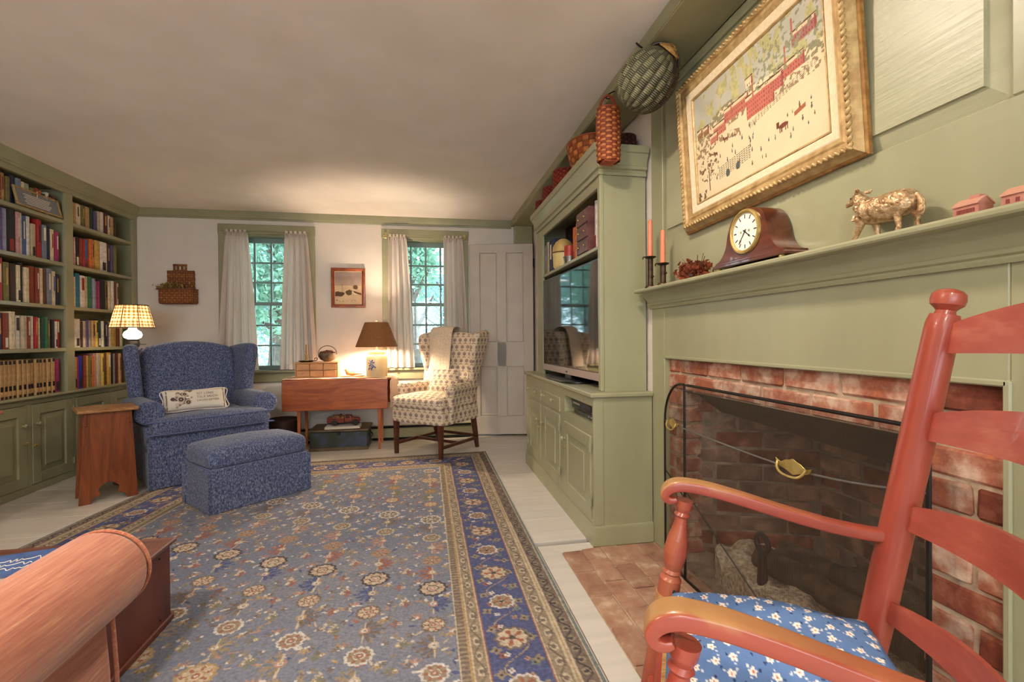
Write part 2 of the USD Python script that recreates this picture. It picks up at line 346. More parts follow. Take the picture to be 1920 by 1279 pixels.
def leaf_mat(name, c1, c2):
    return usdkit.material(stage, '/World/Looks/' + name, {
        'g': ('geometry', {}), 'r': ('rgb_ramp', {'ramp': [(0, lin(c1)), (1, lin(c2))]}), 'd': ('diffuse_bsdf', {}), 't': ('translucent_bsdf', {}), 'm': ('mix_closure', {'fac': .45})},
        [('g.random_per_island', 'r.fac'), ('r.color', 'd.color'), ('r.color', 't.color'), ('d.BSDF', 'm.closure1'), ('t.BSDF', 'm.closure2')], surface='m.closure')
LEAF1 = leaf_mat('leaf_green', (124, 158, 138), (196, 218, 198)); LEAF2 = leaf_mat('leaf_teal', (128, 162, 162), (190, 214, 212)); LEAF3 = leaf_mat('leaf_red', (150, 96, 80), (190, 140, 116))
LEAFD = leaf_mat('dried_leaf', (146, 80, 60), (214, 134, 110))
GRASS = mat('lawn', (92, 124, 96), .95, (112, 142, 108), 3)
PANE = usdkit.material(stage, '/World/Looks/window_glass', {'f': ('fresnel', {'IOR': 1.45}), 't': ('transparent_bsdf', {'color': (.93, .98, .99)}), 'g': ('glossy_bsdf', {'roughness': .02, 'color': (1, 1, 1)}), 'm': ('mix_closure', {})},
    [('f.fac', 'm.fac'), ('t.BSDF', 'm.closure1'), ('g.BSDF', 'm.closure2')], surface='m.closure')
# gingham of the reading lamp's shade: paper with a printed check, lit through
def shade_cloth(name, c1, glow):
    return usdkit.material(stage, '/World/Looks/' + name, {'a': ('attribute', {'attribute': 'Cd'}), 'd': ('diffuse_bsdf', {}), 't': ('translucent_bsdf', {}), 'm': ('mix_closure', {'fac': glow})},
        [('a.color', 'd.color'), ('a.color', 't.color'), ('d.BSDF', 'm.closure1'), ('t.BSDF', 'm.closure2')], surface='m.closure')
GINGHAM = shade_cloth('gingham_shade', None, .6)
# wire cloth of the fire screen: wires (dark) and openings (clear) in a fine square weave
SCREEN = usdkit.material(stage, '/World/Looks/wire_cloth', {
    'tc': ('texture_coordinate', {}), 'sep': ('separate_xyz', {}),
    'my': ('math', {'math_type': 'multiply', 'value2': 330.}), 'mz': ('math', {'math_type': 'multiply', 'value2': 330.}),
    'fy': ('math', {'math_type': 'fraction'}), 'fz': ('math', {'math_type': 'fraction'}),
    'ly': ('math', {'math_type': 'less_than', 'value2': .23}), 'lz': ('math', {'math_type': 'less_than', 'value2': .23}),
    'mx': ('math', {'math_type': 'maximum'}), 't': ('transparent_bsdf', {}), 'd': ('principled_bsdf', {'base_color': lin((90, 76, 64)), 'roughness': .5, 'metallic': .3}), 'm': ('mix_closure', {})},
    [('tc.object', 'sep.vector'), ('sep.y', 'my.value1'), ('sep.z', 'mz.value1'), ('my.value', 'fy.value1'), ('mz.value', 'fz.value1'), ('fy.value', 'ly.value1'), ('fz.value', 'lz.value1'),
     ('ly.value', 'mx.value1'), ('lz.value', 'mx.value2'), ('mx.value', 'm.fac'), ('t.BSDF', 'm.closure1'), ('d.BSDF', 'm.closure2')], surface='m.closure')

# ------------------------------------------------------------------ the room
XL, XR, YB, YF, ZC = -2.70, 1.14, 5.073, -3.2, 2.317
fl = T('floor', 'wide floor boards painted greyish white', kind='structure')
fl.part('subfloor', box(-3.1, XR + .3, YF - .1, YB + .2, -.06, -.025), DARKIN)
y = YB
while y > YF:
    y0 = y - .303
    if y0 > 2.30 or y < .32:
        fl.part('floorboard', cbox(-2.72 if y0 > 2.5 else -2.98, XR, y0 + .0015, y - .0015, -.025, 0, .0012), FLOORP)
    else:
        fl.part('floorboard', cbox(-2.98, .536, y0 + .0015, y - .0015, -.025, 0, .0012), FLOORP)
    y = y0
fl.part('hearth_border', slab([(.539, .05), (.637, .15), (.637, 2.212), (.539, 2.30)], -.025, .001, 'z'), FLOORP)
fl.part('hearth_border', slab([(.5405, 2.301), (.6385, 2.2135), (.811, 2.232), (.811, 2.301)], -.025, .001, 'z'), FLOORP)

solo('ceiling', 'plain off-white plaster ceiling', None, box(-3.1, XR + .3, YF - .1, YB + .2, ZC, ZC + .05), CEIL, kind='structure')

DAYSASHP = mat('daylit_sash_paint', (118, 136, 130), .45)  # sage shifted to grey-teal: cool daylight put into the sash colour
WIN = ((-1.545, 'window_1'), (.002, 'window_2'))
WZ0, WZ1, WHW = .745, 2.098, .362                       # opening: sill, head, half width
wb = box(-3.1, XR + .3, YB, YB + .16, 0, ZC)
wb = cut(wb, *[box(cx - WHW, cx + WHW, YB - .1, YB + .3, WZ0, WZ1) for cx, _ in WIN])
solo('wall_back', 'cream plaster wall with two windows', None, wb, PLASTER, kind='structure', smooth=False)
wr = T('wall_right', 'cream plaster wall behind the television cabinet', None, kind='structure')
wr.part('plaster', box(XR + .012, XR + .2, 2.258, YB, 0, ZC), PLASTER, smooth=False)
wr.part('plaster', cut(box(XR + .05, XR + .2, YF, 2.257, 0, ZC), box(XR - .1, XR + .4, .70, 2.16, -.1, 1.0)), PLASTER, smooth=False)
wl = solo('wall_left', 'cream plaster wall carrying the bookcase', None, box(-3.1, -2.995, YF, YB, 0, ZC), PLASTER, kind='structure')
# the wall behind the camera, unseen; its wide window is added for daylight fill
wf = T('wall_front', 'unseen plaster wall opposite the two windows, its wide window added for daylight fill', None, kind='structure')
wf.part('plaster', cut(box(-3.1, XR + .3, YF - .15, YF, 0, ZC), box(-2.3, .7, YF - .3, YF + .1, .75, 2.1)), PLASTER, smooth=False)
for xx in (-2.3, -1.3, -.3, .7):
    wf.part('mullion', cbox(xx - .03, xx + .03, YF - .12, YF - .05, .75, 2.1), GREEND)
wf.part('mullion', cbox(-2.3, .7, YF - .12, YF - .05, 1.4, 1.45), GREEND)

# back wall crown board and base heater
CROWNP = [(0, 2.233), (.012, 2.233), (.014, 2.246), (.022, 2.25), (.026, 2.262), (.028, ZC), (0, ZC)]
solo('trim_1', 'sage painted crown board along the back wall', None, mitre([(-2.70, YB), (.92, YB)], CROWNP), GREEND, kind='structure')
bb = T('baseboard_back', 'low cream baseboard heater along the back wall', None, base=(0, YB, 0), kind='structure')
bb.part('cover', slab([(YB - .005, .02), (YB - .06, .02), (YB - .06, .115), (YB - .035, .15), (YB - .005, .15)], -2.2, .47, 'x'), GREEND, world=True)
bb.part('outlet_slot', box(-2.19, .46, YB - .066, YB - .058, .128, .150), DARKIN, world=True)
bb.part('intake_slot', box(-2.19, .46, YB - .064, YB - .058, .008, .03), DARKIN, world=True)
# plate beam along the fireplace wall and the corner post below its far end
bm = T('trim_2', 'sage painted ceiling beam above the fireplace wall', None, base=(1.03, 2, 2.255), kind='structure')
bm.part('beam', slab([(.915, 2.262), (.922, 2.255), (1.139, 2.255), (1.139, ZC), (.915, ZC)], YF, YB - .005, 'y'), GREEND, world=True)
bm.part('bead', rod((.917, YF + .02, 2.262), (.917, YB - .03, 2.262), .0045, 8), GREEND, world=True)
solo('trim_3', 'sage painted corner post behind the open door', None, cbox(.945, 1.139, 4.985, YB - .002, 0, 2.253, .006), GREEND, kind='structure')

# ------------------------------------------------------------------ windows
for cx, nm in WIN:
    w = T(nm, 'twelve-over-twelve sash window with sage casing', None, base=(cx, YB, WZ0), kind='structure')
    cw = .445
    fr = [cbox(cx - cw, cx - WHW + .006, YB - .022, YB + .004, WZ0, 2.187, .004), cbox(cx + WHW - .006, cx + cw, YB - .022, YB + .004, WZ0, 2.187, .004),
          cbox(cx - cw - .004, cx + cw + .004, YB - .024, YB + .004, WZ1 - .006, 2.189, .004)]
    w.part('casing', cat(fr), GREEND, world=True)
    w.part('sill', cbox(cx - cw - .03, cx + cw + .03, YB - .05, YB + .10, WZ0 - .026, WZ0, .006), GREEND, world=True)
    w.part('apron', cbox(cx - cw, cx + cw, YB - .02, YB + .002, WZ0 - .118, WZ0 - .026, .004), GREEND, world=True)
    w.part('jamb', cat(cbox(cx - WHW, cx - WHW + .02, YB, YB + .155, WZ0, WZ1), cbox(cx + WHW - .02, cx + WHW, YB, YB + .155, WZ0, WZ1), cbox(cx - WHW, cx + WHW, YB, YB + .155, WZ1 - .018, WZ1)), GREEND, world=True)
    for k, (z0, z1, yy) in enumerate(((1.395, 2.08, YB + .095), (WZ0 + .002, 1.428, YB + .06))):
        hx = WHW - .02
        g0, g1 = (z0 + .033, z1 - .052) if k == 0 else (z0 + .042, z1 - .033)
        sash = w.part('sash', cat(cbox(cx - hx, cx - hx + .03, yy, yy + .032, z0, z1), cbox(cx + hx - .03, cx + hx, yy, yy + .032, z0, z1),
                                  cbox(cx - hx, cx + hx, yy, yy + .032, z0, g0), cbox(cx - hx, cx + hx, yy, yy + .032, g1, z1)), DAYSASHP, world=True)
        gx = hx - .03
        xs = np.linspace(cx - gx, cx + gx, 5); zs = np.linspace(g0, g1, 4)
        for x_ in xs[1:-1]: w.part('muntin', cbox(x_ - .009, x_ + .009, yy + .002, yy + .03, g0, g1, .004), DAYSASHP, parent=sash, world=True)
        for z_ in zs[1:-1]: w.part('muntin', cbox(cx - gx, cx + gx, yy + .003, yy + .029, z_ - .008, z_ + .008, .004), DAYSASHP, parent=sash, world=True)
        for a in range(4):
            for b in range(3):
                w.part('pane', box(xs[a] + .002, xs[a + 1] - .002, yy + .015, yy + .018, zs[b] + .002, zs[b + 1] - .002), PANE, parent=sash, world=True)

# ------------------------------------------------------------------ outside
solo('lawn', 'green lawn outside the windows', None, box(-14, 14, YB + .4, 34, -.6, -.5), GRASS, kind='structure')
def tree(name, label, x, y, h, rad, n, lm, seed, low=.25):
    rg = np.random.default_rng(seed)
    t = T(name, label, 'tree', base=(x, y, -.5), group=None)
    pts = np.array([(0, 0, 0), (.1, .05, h * .3), (-.05, .1, h * .6), (.05, 0, h * .9)])
    t.part('trunk', cat(tube(spline(pts, 5), np.linspace(.16, .04, 16), 8), *[tube(spline([pts[1] * (1 - q) + pts[2] * q, pts[1] * (1 - q) + pts[2] * q + np.array([math.cos(a) * rad * .5, math.sin(a) * rad * .5, h * .15])], 3), np.linspace(.06, .02, 4), 6)
                                for q, a in zip(np.linspace(0, 1, 6), rg.uniform(0, 6.3, 6))]), BARK)
    c = rg.normal(size=(n, 3)); c /= np.linalg.norm(c, axis=1, keepdims=True); c *= rg.uniform(.25, 1, (n, 1)) ** .5
    cl = rg.integers(0, 40, n); cc = rg.normal(size=(40, 3)); cc *= .68 / np.linalg.norm(cc, axis=1, keepdims=True) * rg.uniform(.3, 1, (40, 1)) ** .4
    p = cc[cl] + c * .32
    p = p * [rad, rad, h * .36] + [0, 0, h * (.5 + low * .4)]
    p[:, 2] = np.maximum(p[:, 2], .1)
    t.part('foliage', leaf_cloud(p, None, .07, rg), lm, smooth=False)
tree('maple_tree', 'pale green leafy tree outside the window behind the blue chair', -2.75, 9.4, 5.2, 1.45, 5200, LEAF1, 1)
tree('shade_tree', 'bluish green tree beyond the pale one outside the window behind the blue chair', -4.3, 14.2, 5.6, 2.1, 6000, LEAF2, 2)
tree('ash_tree', 'slender green tree outside the window behind the patterned chair', -.35, 10.0, 5.4, .85, 2600, LEAF1, 4, .5)
tree('red_maple_tree', 'reddish leafed tree outside the window behind the patterned chair', 1.75, 14.2, 5.4, .85, 1700, LEAF3, 5, .6)
tree('garden_tree', 'teal tree behind the neighbouring roof', .9, 19.6, 5.6, 2.5, 4600, LEAF2, 6)
def shrub_row(name, label, x0, x1, y, h, n, lm, seed):
    rg = np.random.default_rng(seed); p = np.c_[rg.uniform(x0, x1, n), y + rg.normal(0, .4, n), -.5 + h * rg.uniform(0, 1, n) ** .7]
    meta(solo(name, label, 'hedge', leaf_cloud(p, None, .08, rg), lm, smooth=False))
shrub_row('hedge', 'long tall bluish green hedge along the far side of the lawn', -12, 6, 24.5, 4.4, 15000, LEAF2, 8)
nh = T('neighbour_house', 'pale grey house with a white gable outside the right-hand window', 'house', base=(.42, 11.6, -.5))
HSG = mat('grey_siding', (96, 116, 126), .8, (88, 108, 118), 4); RFG = mat('slate_roof', (84, 104, 110), .8, (72, 92, 98), 8)
nh.part('wall', slab([(-.9, 0), (.9, 0), (.9, 1.25), (0, 1.75), (-.9, 1.25)], 0, 2.6, 'y'), HSG, smooth=False)
nh.part('roof', cat(slab([(-1.05, 1.17), (0, 1.76), (0, 1.82), (-1.05, 1.23)], -.15, 2.7, 'y'), slab([(1.05, 1.17), (1.05, 1.23), (0, 1.82), (0, 1.76)], -.15, 2.7, 'y')), RFG, smooth=False)
nh.part('bargeboard', cat(slab([(-1.05, 1.13), (0, 1.72), (0, 1.80), (-1.05, 1.22)], -.18, -.15, 'y'), slab([(1.05, 1.13), (1.05, 1.22), (0, 1.80), (0, 1.72)], -.18, -.15, 'y')), WHITEP, smooth=False)
# ------------------------------------------------------------------ bookcase on the left wall
def raised_door(y0, y1, z0, z1, xf, sg, st=.068):
    """(frame, panel) of a framed door facing sg along x with its face at xf"""
    xb = xf - sg * .02; a, b = min(xf, xb), max(xf, xb)
    fr = cat(cbox(a, b, y0, y0 + st, z0, z1, .002), cbox(a, b, y1 - st, y1, z0, z1, .002), cbox(a, b, y0 + st - .001, y1 - st + .001, z0, z0 + st, .002), cbox(a, b, y0 + st - .001, y1 - st + .001, z1 - st, z1, .002))
    bv = min(.045, (y1 - y0) * .13); Y0, Y1, Z0, Z1 = y0 + st - .002, y1 - st + .002, z0 + st - .002, z1 - st + .002
    v, f = [], []
    rings = [(0, .019), (0, .014), (bv, .006), (bv + .001, .001), (bv + .004, .001)]
    for i, dx in rings: v += [(xf - sg * dx, Y0 + i, Z0 + i), (xf - sg * dx, Y1 - i, Z0 + i), (xf - sg * dx, Y1 - i, Z1 - i), (xf - sg * dx, Y0 + i, Z1 - i)]
    for k in range(len(rings) - 1):
        for j in range(4):
            q = (j + 1) % 4; f += [(k * 4 + j, k * 4 + q, k * 4 + 4 + q), (k * 4 + j, k * 4 + 4 + q, k * 4 + 4 + j)]
    n = (len(rings) - 1) * 4; f += [(n, n + 1, n + 2), (n, n + 2, n + 3), (0, 2, 1), (0, 3, 2)]
    p = tm(v, f)
    if p.volume < 0: p.invert()
    return fr, p
def turn_knob(xf, sg, y, z, r=.013):
    return rot(lathe([(0, 0), (.006, 0), (.006, .010), (r, .016), (r, .022), (r * .6, .028), (0, .03)], 12), 90 * sg, (0, 1, 0)).apply_transform(trimesh.transformations.translation_matrix((xf, y, z)))
def butt_hinge(xf, sg, y, z):
    return cat(box(min(xf, xf + sg * .003), max(xf, xf + sg * .003), y - .012, y + .012, z - .022, z + .022), rod((xf + sg * .004, y, z - .026), (xf + sg * .004, y, z + .026), .004, 6))

bk = T('bookcase', 'sage painted built-in bookcase with panelled cupboards below', 'bookcase', base=(-2.84, 4.0, 0))
BY0, BY1, XF, XBK = 2.45, 5.07, -2.70, -2.985
DIVS = [(BY0, BY0 + .05), (3.32, 3.40), (4.16, 4.24), (5.00, BY1)]
for a, b in DIVS:
    bk.part('upright', cbox(XF - .022, XF, a, b, .652, 2.21, .002), GREEN, world=True)
    bk.part('partition', box(XBK, XF - .02, (a + b) / 2 - .011, (a + b) / 2 + .011, .66, 2.21) if b < 5 else box(XBK, XF - .02, 5.03, BY1, .66, 2.21), GREEN, world=True)
bk.part('top_rail', cbox(XF - .022, XF + .001, BY0, BY1, 2.185, 2.26, .002), GREEN, world=True)
bk.part('cornice', mitre([(XF, BY1), (XF, BY0)][::-1], [(0, 2.225), (.010, 2.225), (.013, 2.238), (.020, 2.242), (.034, 2.285), (.040, ZC), (0, ZC)]), GREEN, world=True)
bk.part('top_board', box(XBK, XF - .02, BY0, BY1, 2.21, 2.23), GREEN, world=True)
yy = BY0
while yy < BY1 - .02:
    y2 = min(yy + .20, BY1); bk.part('back_board', cbox(XBK, XBK + .014, yy + .001, y2 - .001, .05, 2.21, .002), GREEN, world=True); yy = y2
SHELF = [1.975, 1.648, 1.320, 1.000]
BAYS = [(BY0 + .05, 3.32), (3.40, 4.16), (4.24, 5.00)]
for a, b in BAYS:
    for z in SHELF: bk.part('shelf', cbox(XBK + .014, XF - .006, a - .035, b + .035 if b < 5 else b + .03, z - .027, z, .003), GREEN, world=True)
bk.part('counter', cbox(XBK, XF + .028, BY0, BY1, .652, .668, .006), GREEN, world=True)
bk.part('base', cat(cbox(XF - .022, XF, BY0, BY1, 0, .052), cbox(XF - .022, XF, BY0, BY1, .612, .652), box(XBK + .014, XF - .02, BY0, BY1, 0, .02),
                    *[cbox(XF - .022, XF, a, b, .05, .615) for a, b in ((BY0, 2.49), (2.93, 2.975), (3.365, 3.40), (3.779, 3.822), (4.207, 4.245), (4.63, 4.665), (5.03, 5.07))]), GREEN, world=True)
for i, (a, b) in enumerate(((2.492, 2.928), (2.977, 3.363), (3.402, 3.777), (3.824, 4.205), (4.247, 4.628), (4.667, 5.028))):
    f, p = raised_door(a, b, .055, .609, XF + .003, 1, .070)
    d = bk.part('door', f, GREEN, world=True); bk.part('panel', p, GREEN, parent=d, world=True)
    left = i % 2 == 0
    ky = b - .035 if left else a + .035
    bk.part('knob', turn_knob(XF + .003, 1, ky, .475), GREEN, parent=d, world=True)
    bk.part('turn_button', cat(cbox(XF + .003, XF + .016, ky - .012 + (.02 if left else -.02), ky + .012 + (.02 if left else -.02), .345 if left else .318, .36 if left else .333, .003)), BRASS, parent=d, world=True)
    for z in (.13, .53): bk.part('hinge', butt_hinge(XF + .003, 1, a - .002 if left else b + .002, z), GREEN, parent=d, world=True)

# ------------------------------------------------------------------ books
CN = {  # colour name: sRGB
 'tan': (196, 158, 108), 'cream': (232, 214, 178), 'white': (232, 226, 218), 'brown': (112, 66, 42), 'red-brown': (142, 62, 42), 'red': (178, 44, 46), 'navy': (38, 42, 76), 'blue-grey': (128, 142, 160),
 'pale green': (168, 182, 148), 'dark green': (34, 66, 56), 'green': (44, 120, 82), 'olive': (122, 116, 66), 'light blue': (140, 184, 204), 'teal blue': (44, 130, 166), 'blue': (76, 104, 162), 'purple': (92, 80, 140), 'lavender': (162, 160, 192),
 'black': (34, 30, 34), 'magenta': (168, 52, 108), 'orange': (214, 112, 52), 'yellow': (220, 196, 96), 'mustard': (206, 166, 84), 'grey': (150, 146, 142), 'pink': (206, 150, 146), 'maroon': (92, 34, 40), 'beige': (198, 180, 152), 'dark brown': (66, 44, 34), 'bright blue': (46, 58, 170)}
BOOKM = {k: mat('book_' + k.replace(' ', '_').replace('-', '_'), c, .55, tuple(int(x * .86) for x in c), 30) for k, c in CN.items()}
def spine_text_mat(n, c): return mat('spine_' + n, c, .6)
SPT = {'pale': spine_text_mat('pale_print', (226, 216, 196)), 'dark': spine_text_mat('dark_print', (52, 40, 40)), 'gilt': spine_text_mat('gilt_print', (190, 150, 80)), 'red': spine_text_mat('red_print', (150, 40, 40)), 'green': spine_text_mat('green_print', (70, 130, 80)), 'blue': spine_text_mat('blue_print', (60, 80, 150))}
ORD = ['first', 'second', 'third', 'fourth', 'fifth', 'sixth', 'seventh', 'eighth', 'ninth', 'tenth', 'eleventh', 'twelfth', 'thirteenth', 'fourteenth', 'fifteenth', 'sixteenth', 'seventeenth', 'eighteenth', 'nineteenth', 'twentieth', 'twenty-first', 'twenty-second', 'twenty-third', 'twenty-fourth']
SHN = ['top shelf', 'second shelf', 'third shelf', 'fourth shelf', 'bottom shelf']
rb = random.Random(11)
def book(label, group, y0, y1, z0, h, col, deco, depth, xs=XF - .035, sg=1, cover=None):
    """a closed book standing upright, its spine facing sg along x at xs"""
    t = T('book', label, 'book', base=(xs - sg * depth / 2, (y0 + y1) / 2, z0), group=group)
    w = (y1 - y0) / 2; d = depth / 2; M = BOOKM[col]
    sp = [(sg * d * 1, -w), (sg * (d + min(.006, w * .4)), -w * .5), (sg * (d + min(.006, w * .4)), w * .5), (sg * d, w)]
    outer = [(-sg * d, -w)] + sp + [(-sg * d, w)]
    inner = [(-sg * d, w - .0022), (sg * (d - .004), w - .0022), (sg * (d - .004), -w + .0022), (-sg * d, -w + .0022)]
    t.part('cover', slab(outer + inner, 0, h, 'z'), M, smooth=False)
    t.part('pages', box(-d + .004, d - .005, -w + .002, w - .002, .004, h - .004), WHITEP)
    e = d + min(.006, w * .4)
    def band(z1, z2, mm, name, k=.5):
        a, b = sg * (e - .001), sg * (e + .0006); t.part(name, box(min(a, b), max(a, b), -w * k, w * k, z1, z2), mm)
    if deco == 'title': band(h * .42, h * .86, SPT[rb.choice(['pale', 'dark', 'gilt']) if col not in ('cream', 'white', 'tan', 'beige', 'yellow') else rb.choice(['dark', 'red', 'blue'])], 'title_strip', .28)
    elif deco == 'block': band(h * .55, h * .93, SPT[rb.choice(['dark', 'red', 'blue', 'pale'])], 'title_block', .5)
    elif deco == 'bands':
        for q in (.12, .3, .72, .88): band(h * q, h * q + .006, SPT['gilt'], 'spine_band', .5)
    elif deco == 'foot': band(h * .05, h * .32, SPT[rb.choice(['dark', 'green', 'red', 'pale'])], 'foot_print', .48)
    elif deco == 'set':
        band(h * .90, h * .995, BOOKM['black'], 'spine_band', .56); band(h * .20, h * .33, BOOKM['black'], 'spine_band', .56); band(h * .0, h * .07, BOOKM['black'], 'spine_band', .56)
        band(h * .245, h * .285, SPT['gilt'], 'volume_number', .2)
    return t
W = dict(n=.026, m=.034, w=.046, x=.058)
# each row: colour, width, height, decoration. Left bay rows read from the divider towards the camera, right bay rows from the divider to the corner.
LEFT = [
 [('dark green', .03, .15, ''), ('brown', .03, .16, ''), ('dark brown', .035, .165, 'title'), ('white', .028, .17, 'title'), ('black', .03, .15, ''), ('orange', .035, .165, ''), ('red-brown', .04, .17, 'title'), ('olive', .03, .16, ''), ('pale green', .045, .18, ''), ('cream', .03, .18, ''), ('blue-grey', .045, .19, ''), ('navy', .045, .195, ''), ('olive', .035, .175, ''), ('tan', .035, .19, 'title'), ('red-brown', .028, .195, 'bands'), ('tan', .034, .2, 'title'), ('tan', .03, .2, ''), ('cream', .03, .2, ''), ('brown', .03, .19, '')],
 [('magenta', .044, .225, 'title'), ('cream', .04, .235, 'title'), ('navy', .034, .25, ''), ('blue-grey', .046, .25, 'block'), ('red', .045, .28, 'title'), ('beige', .048, .235, 'foot'), ('white', .03, .28, ''), ('blue', .04, .275, 'title'), ('white', .022, .288, ''), ('pink', .032, .285, 'title'), ('black', .068, .295, 'foot'), ('lavender', .034, .285, ''), ('purple', .032, .285, ''), ('white', .02, .285, ''), ('light blue', .05, .285, 'title'), ('teal blue', .03, .28, ''), ('cream', .03, .27, ''), ('navy', .035, .27, 'title'), ('red', .035, .26, '')],
 [('navy', .036, .235, 'title'), ('cream', .036, .25, 'title'), ('blue-grey', .052, .265, 'title'), ('brown', .034, .26, ''), ('cream', .034, .26, ''), ('red-brown', .034, .255, 'title'), ('red-brown', .052, .26, ''), ('cream', .046, .245, ''), ('black', .03, .275, ''), ('cream', .034, .25, 'foot'), ('dark brown', .045, .255, ''), ('olive', .048, .255, 'title'), ('red', .048, .285, 'title'), ('cream', .03, .28, ''), ('navy', .03, .28, 'title'), ('light blue', .026, .285, ''), ('pale green', .035, .285, ''), ('tan', .03, .27, ''), ('white', .03, .27, '')],
 [('red', .03, .215, 'block'), ('white', .028, .20, 'foot'), ('black', .03, .21, ''), ('olive', .034, .205, 'title'), ('green', .03, .225, ''), ('dark green', .03, .22, ''), ('cream', .024, .22, ''), ('red', .034, .225, 'title'), ('white', .034, .23, ''), ('red-brown', .03, .22, 'title'), ('beige', .045, .228, ''), ('white', .05, .228, 'block'), ('cream', .05, .25, ''), ('red-brown', .046, .24, 'foot'), ('navy', .034, .24, 'title'), ('orange', .045, .24, 'foot'), ('white', .052, .24, 'block'), ('white', .036, .225, 'block'), ('brown', .03, .23, '')],
 [('magenta', .06, .245, 'foot')] + [('tan', .0365, .255, 'set')] * 17]
RIGHT = [
 [('cream', .044, .17, 'title'), ('tan', .03, .175, ''), ('cream', .04, .175, 'title'), ('white', .028, .175, ''), ('olive', .045, .18, 'title'), ('tan', .05, .178, 'bands'), ('dark green', .048, .19, ''), ('purple', .042, .165, ''), ('beige', .034, .175, ''), ('white', .045, .18, ''), ('maroon', .068, .19, 'title'), ('cream', .034, .18, 'title'), ('tan', .032, .175, ''), ('dark brown', .03, .165, '')],
 [('lavender', .034, .23, ''), ('pink', .032, .225, 'title'), ('black', .046, .235, 'foot'), ('red-brown', .04, .23, ''), ('red', .026, .23, ''), ('blue', .042, .235, 'foot'), ('orange', .048, .25, ''), ('tan', .03, .25, 'title'), ('mustard', .064, .255, ''), ('white', .092, .255, 'foot'), ('dark brown', .044, .25, 'title'), ('purple', .034, .25, ''), ('olive', .05, .25, '')],
 [('dark brown', .034, .235, ''), ('cream', .034, .24, ''), ('teal blue', .055, .27, ''), ('white', .056, .262, 'block'), ('beige', .03, .26, ''), ('green', .052, .265, 'foot'), ('lavender', .028, .25, ''), ('grey', .03, .235, ''), ('magenta', .026, .24, ''), ('black', .07, .25, ''), ('olive', .046, .25, 'title'), ('cream', .034, .25, ''), ('white', .034, .26, ''), ('brown', .034, .26, ''), ('cream', .04, .25, 'title')],
 [('purple', .04, .22, 'title'), ('white', .064, .225, 'foot'), ('dark brown', .03, .21, ''), ('beige', .04, .215, ''), ('purple', .03, .225, 'foot'), ('grey', .032, .22, ''), ('tan', .05, .22, 'title'), ('yellow', .034, .225, 'block'), ('dark green', .046, .23, 'foot'), ('white', .034, .22, ''), ('black', .034, .22, 'title'), ('purple', .03, .215, ''), ('cream', .04, .22, ''), ('mustard', .06, .225, ''), ('brown', .036, .22, ''), ('cream', .04, .22, ''), ('green', .034, .21, '')],
 [('orange', .034, .26, 'foot'), ('tan', .03, .258, 'foot'), ('magenta', .028, .255, ''), ('bright blue', .048, .262, 'foot'), ('red-brown', .03, .27, ''), ('mustard', .036, .262, ''), ('olive', .028, .258, 'title'), ('orange', .034, .255, ''), ('pink', .03, .275, 'title'), ('beige', .054, .28, ''), ('yellow', .038, .275, 'title'), ('brown', .04, .285, ''), ('mustard', .052, .28, 'block'), ('black', .03, .28, ''), ('grey', .028, .27, ''), ('maroon', .045, .275, ''), ('tan', .036, .27, 'title'), ('dark brown', .05, .27, '')]]
TOPS = SHELF + [.668]
for bay, rows in (('left', LEFT), ('right', RIGHT)):
    for r, row in enumerate(rows):
        yc = 4.148 if bay == 'left' else 4.252
        for i, (col, w, h, deco) in enumerate(row):
            yn = yc - w if bay == 'left' else yc + w
            if min(yc, yn) < 3.405 or max(yc, yn) > 4.995: break
            tall = 'tall' if h > .255 else 'short' if h < .2 else 'medium'
            thick = ' thick' if w > .047 else ' slim' if w < .03 else ''
            side = ORD[i] + (' book left of the centre upright' if bay == 'left' else ' book right of the centre upright')
            kind = 'banded tan and black set volume' if deco == 'set' else f'{tall}{thick} {col} book'
            lab = f'{kind}, {side}, {SHN[r]}'
            a, b = sorted((yc, yn))
            book(lab, 'books in the built-in bookcase', a + .0012, b - .0012, TOPS[r] + .0005, h * (1 + rb.uniform(-.01, .01)), col, deco, rb.uniform(.15, .19), XF - .035 - rb.uniform(0, .012))
            yc = yn
# framed certificate leaning in the top left shelf
cf = T('framed_certificate', 'small gilt framed grey certificate leaning on the top left shelf', 'picture frame', base=(XF - .012, 3.935, 1.9755))
def framebars(w, h, t, d, b=.004):   # rectangle frame in yz plane, front towards +x
    return cat(cbox(0, d, -w / 2, -w / 2 + t, 0, h, b), cbox(0, d, w / 2 - t, w / 2, 0, h, b), cbox(0, d, -w / 2 + t - .001, w / 2 - t + .001, 0, t, b), cbox(0, d, -w / 2 + t - .001, w / 2 - t + .001, h - t, h, b))
tl = rotm(-13, (0, 1, 0))
def tilt(m): m = m.copy(); m.apply_transform(tl); return mv(m, .0, 0, .003)
cf.part('frame', tilt(framebars(.40, .135, .012, .014)), GOLD)
cf.part('mat_board', tilt(box(.002, .006, -.19, .19, .010, .126)), mat('grey_mat_board', (128, 134, 142), .6))
cf.part('lettering', tilt(cat(*[box(.006, .0066, -.12 + .01 * (k % 2), .12 - .012 * ((k * 7) % 3), .092 - k * .013, .098 - k * .013) for k in range(6)])), WHITEP)

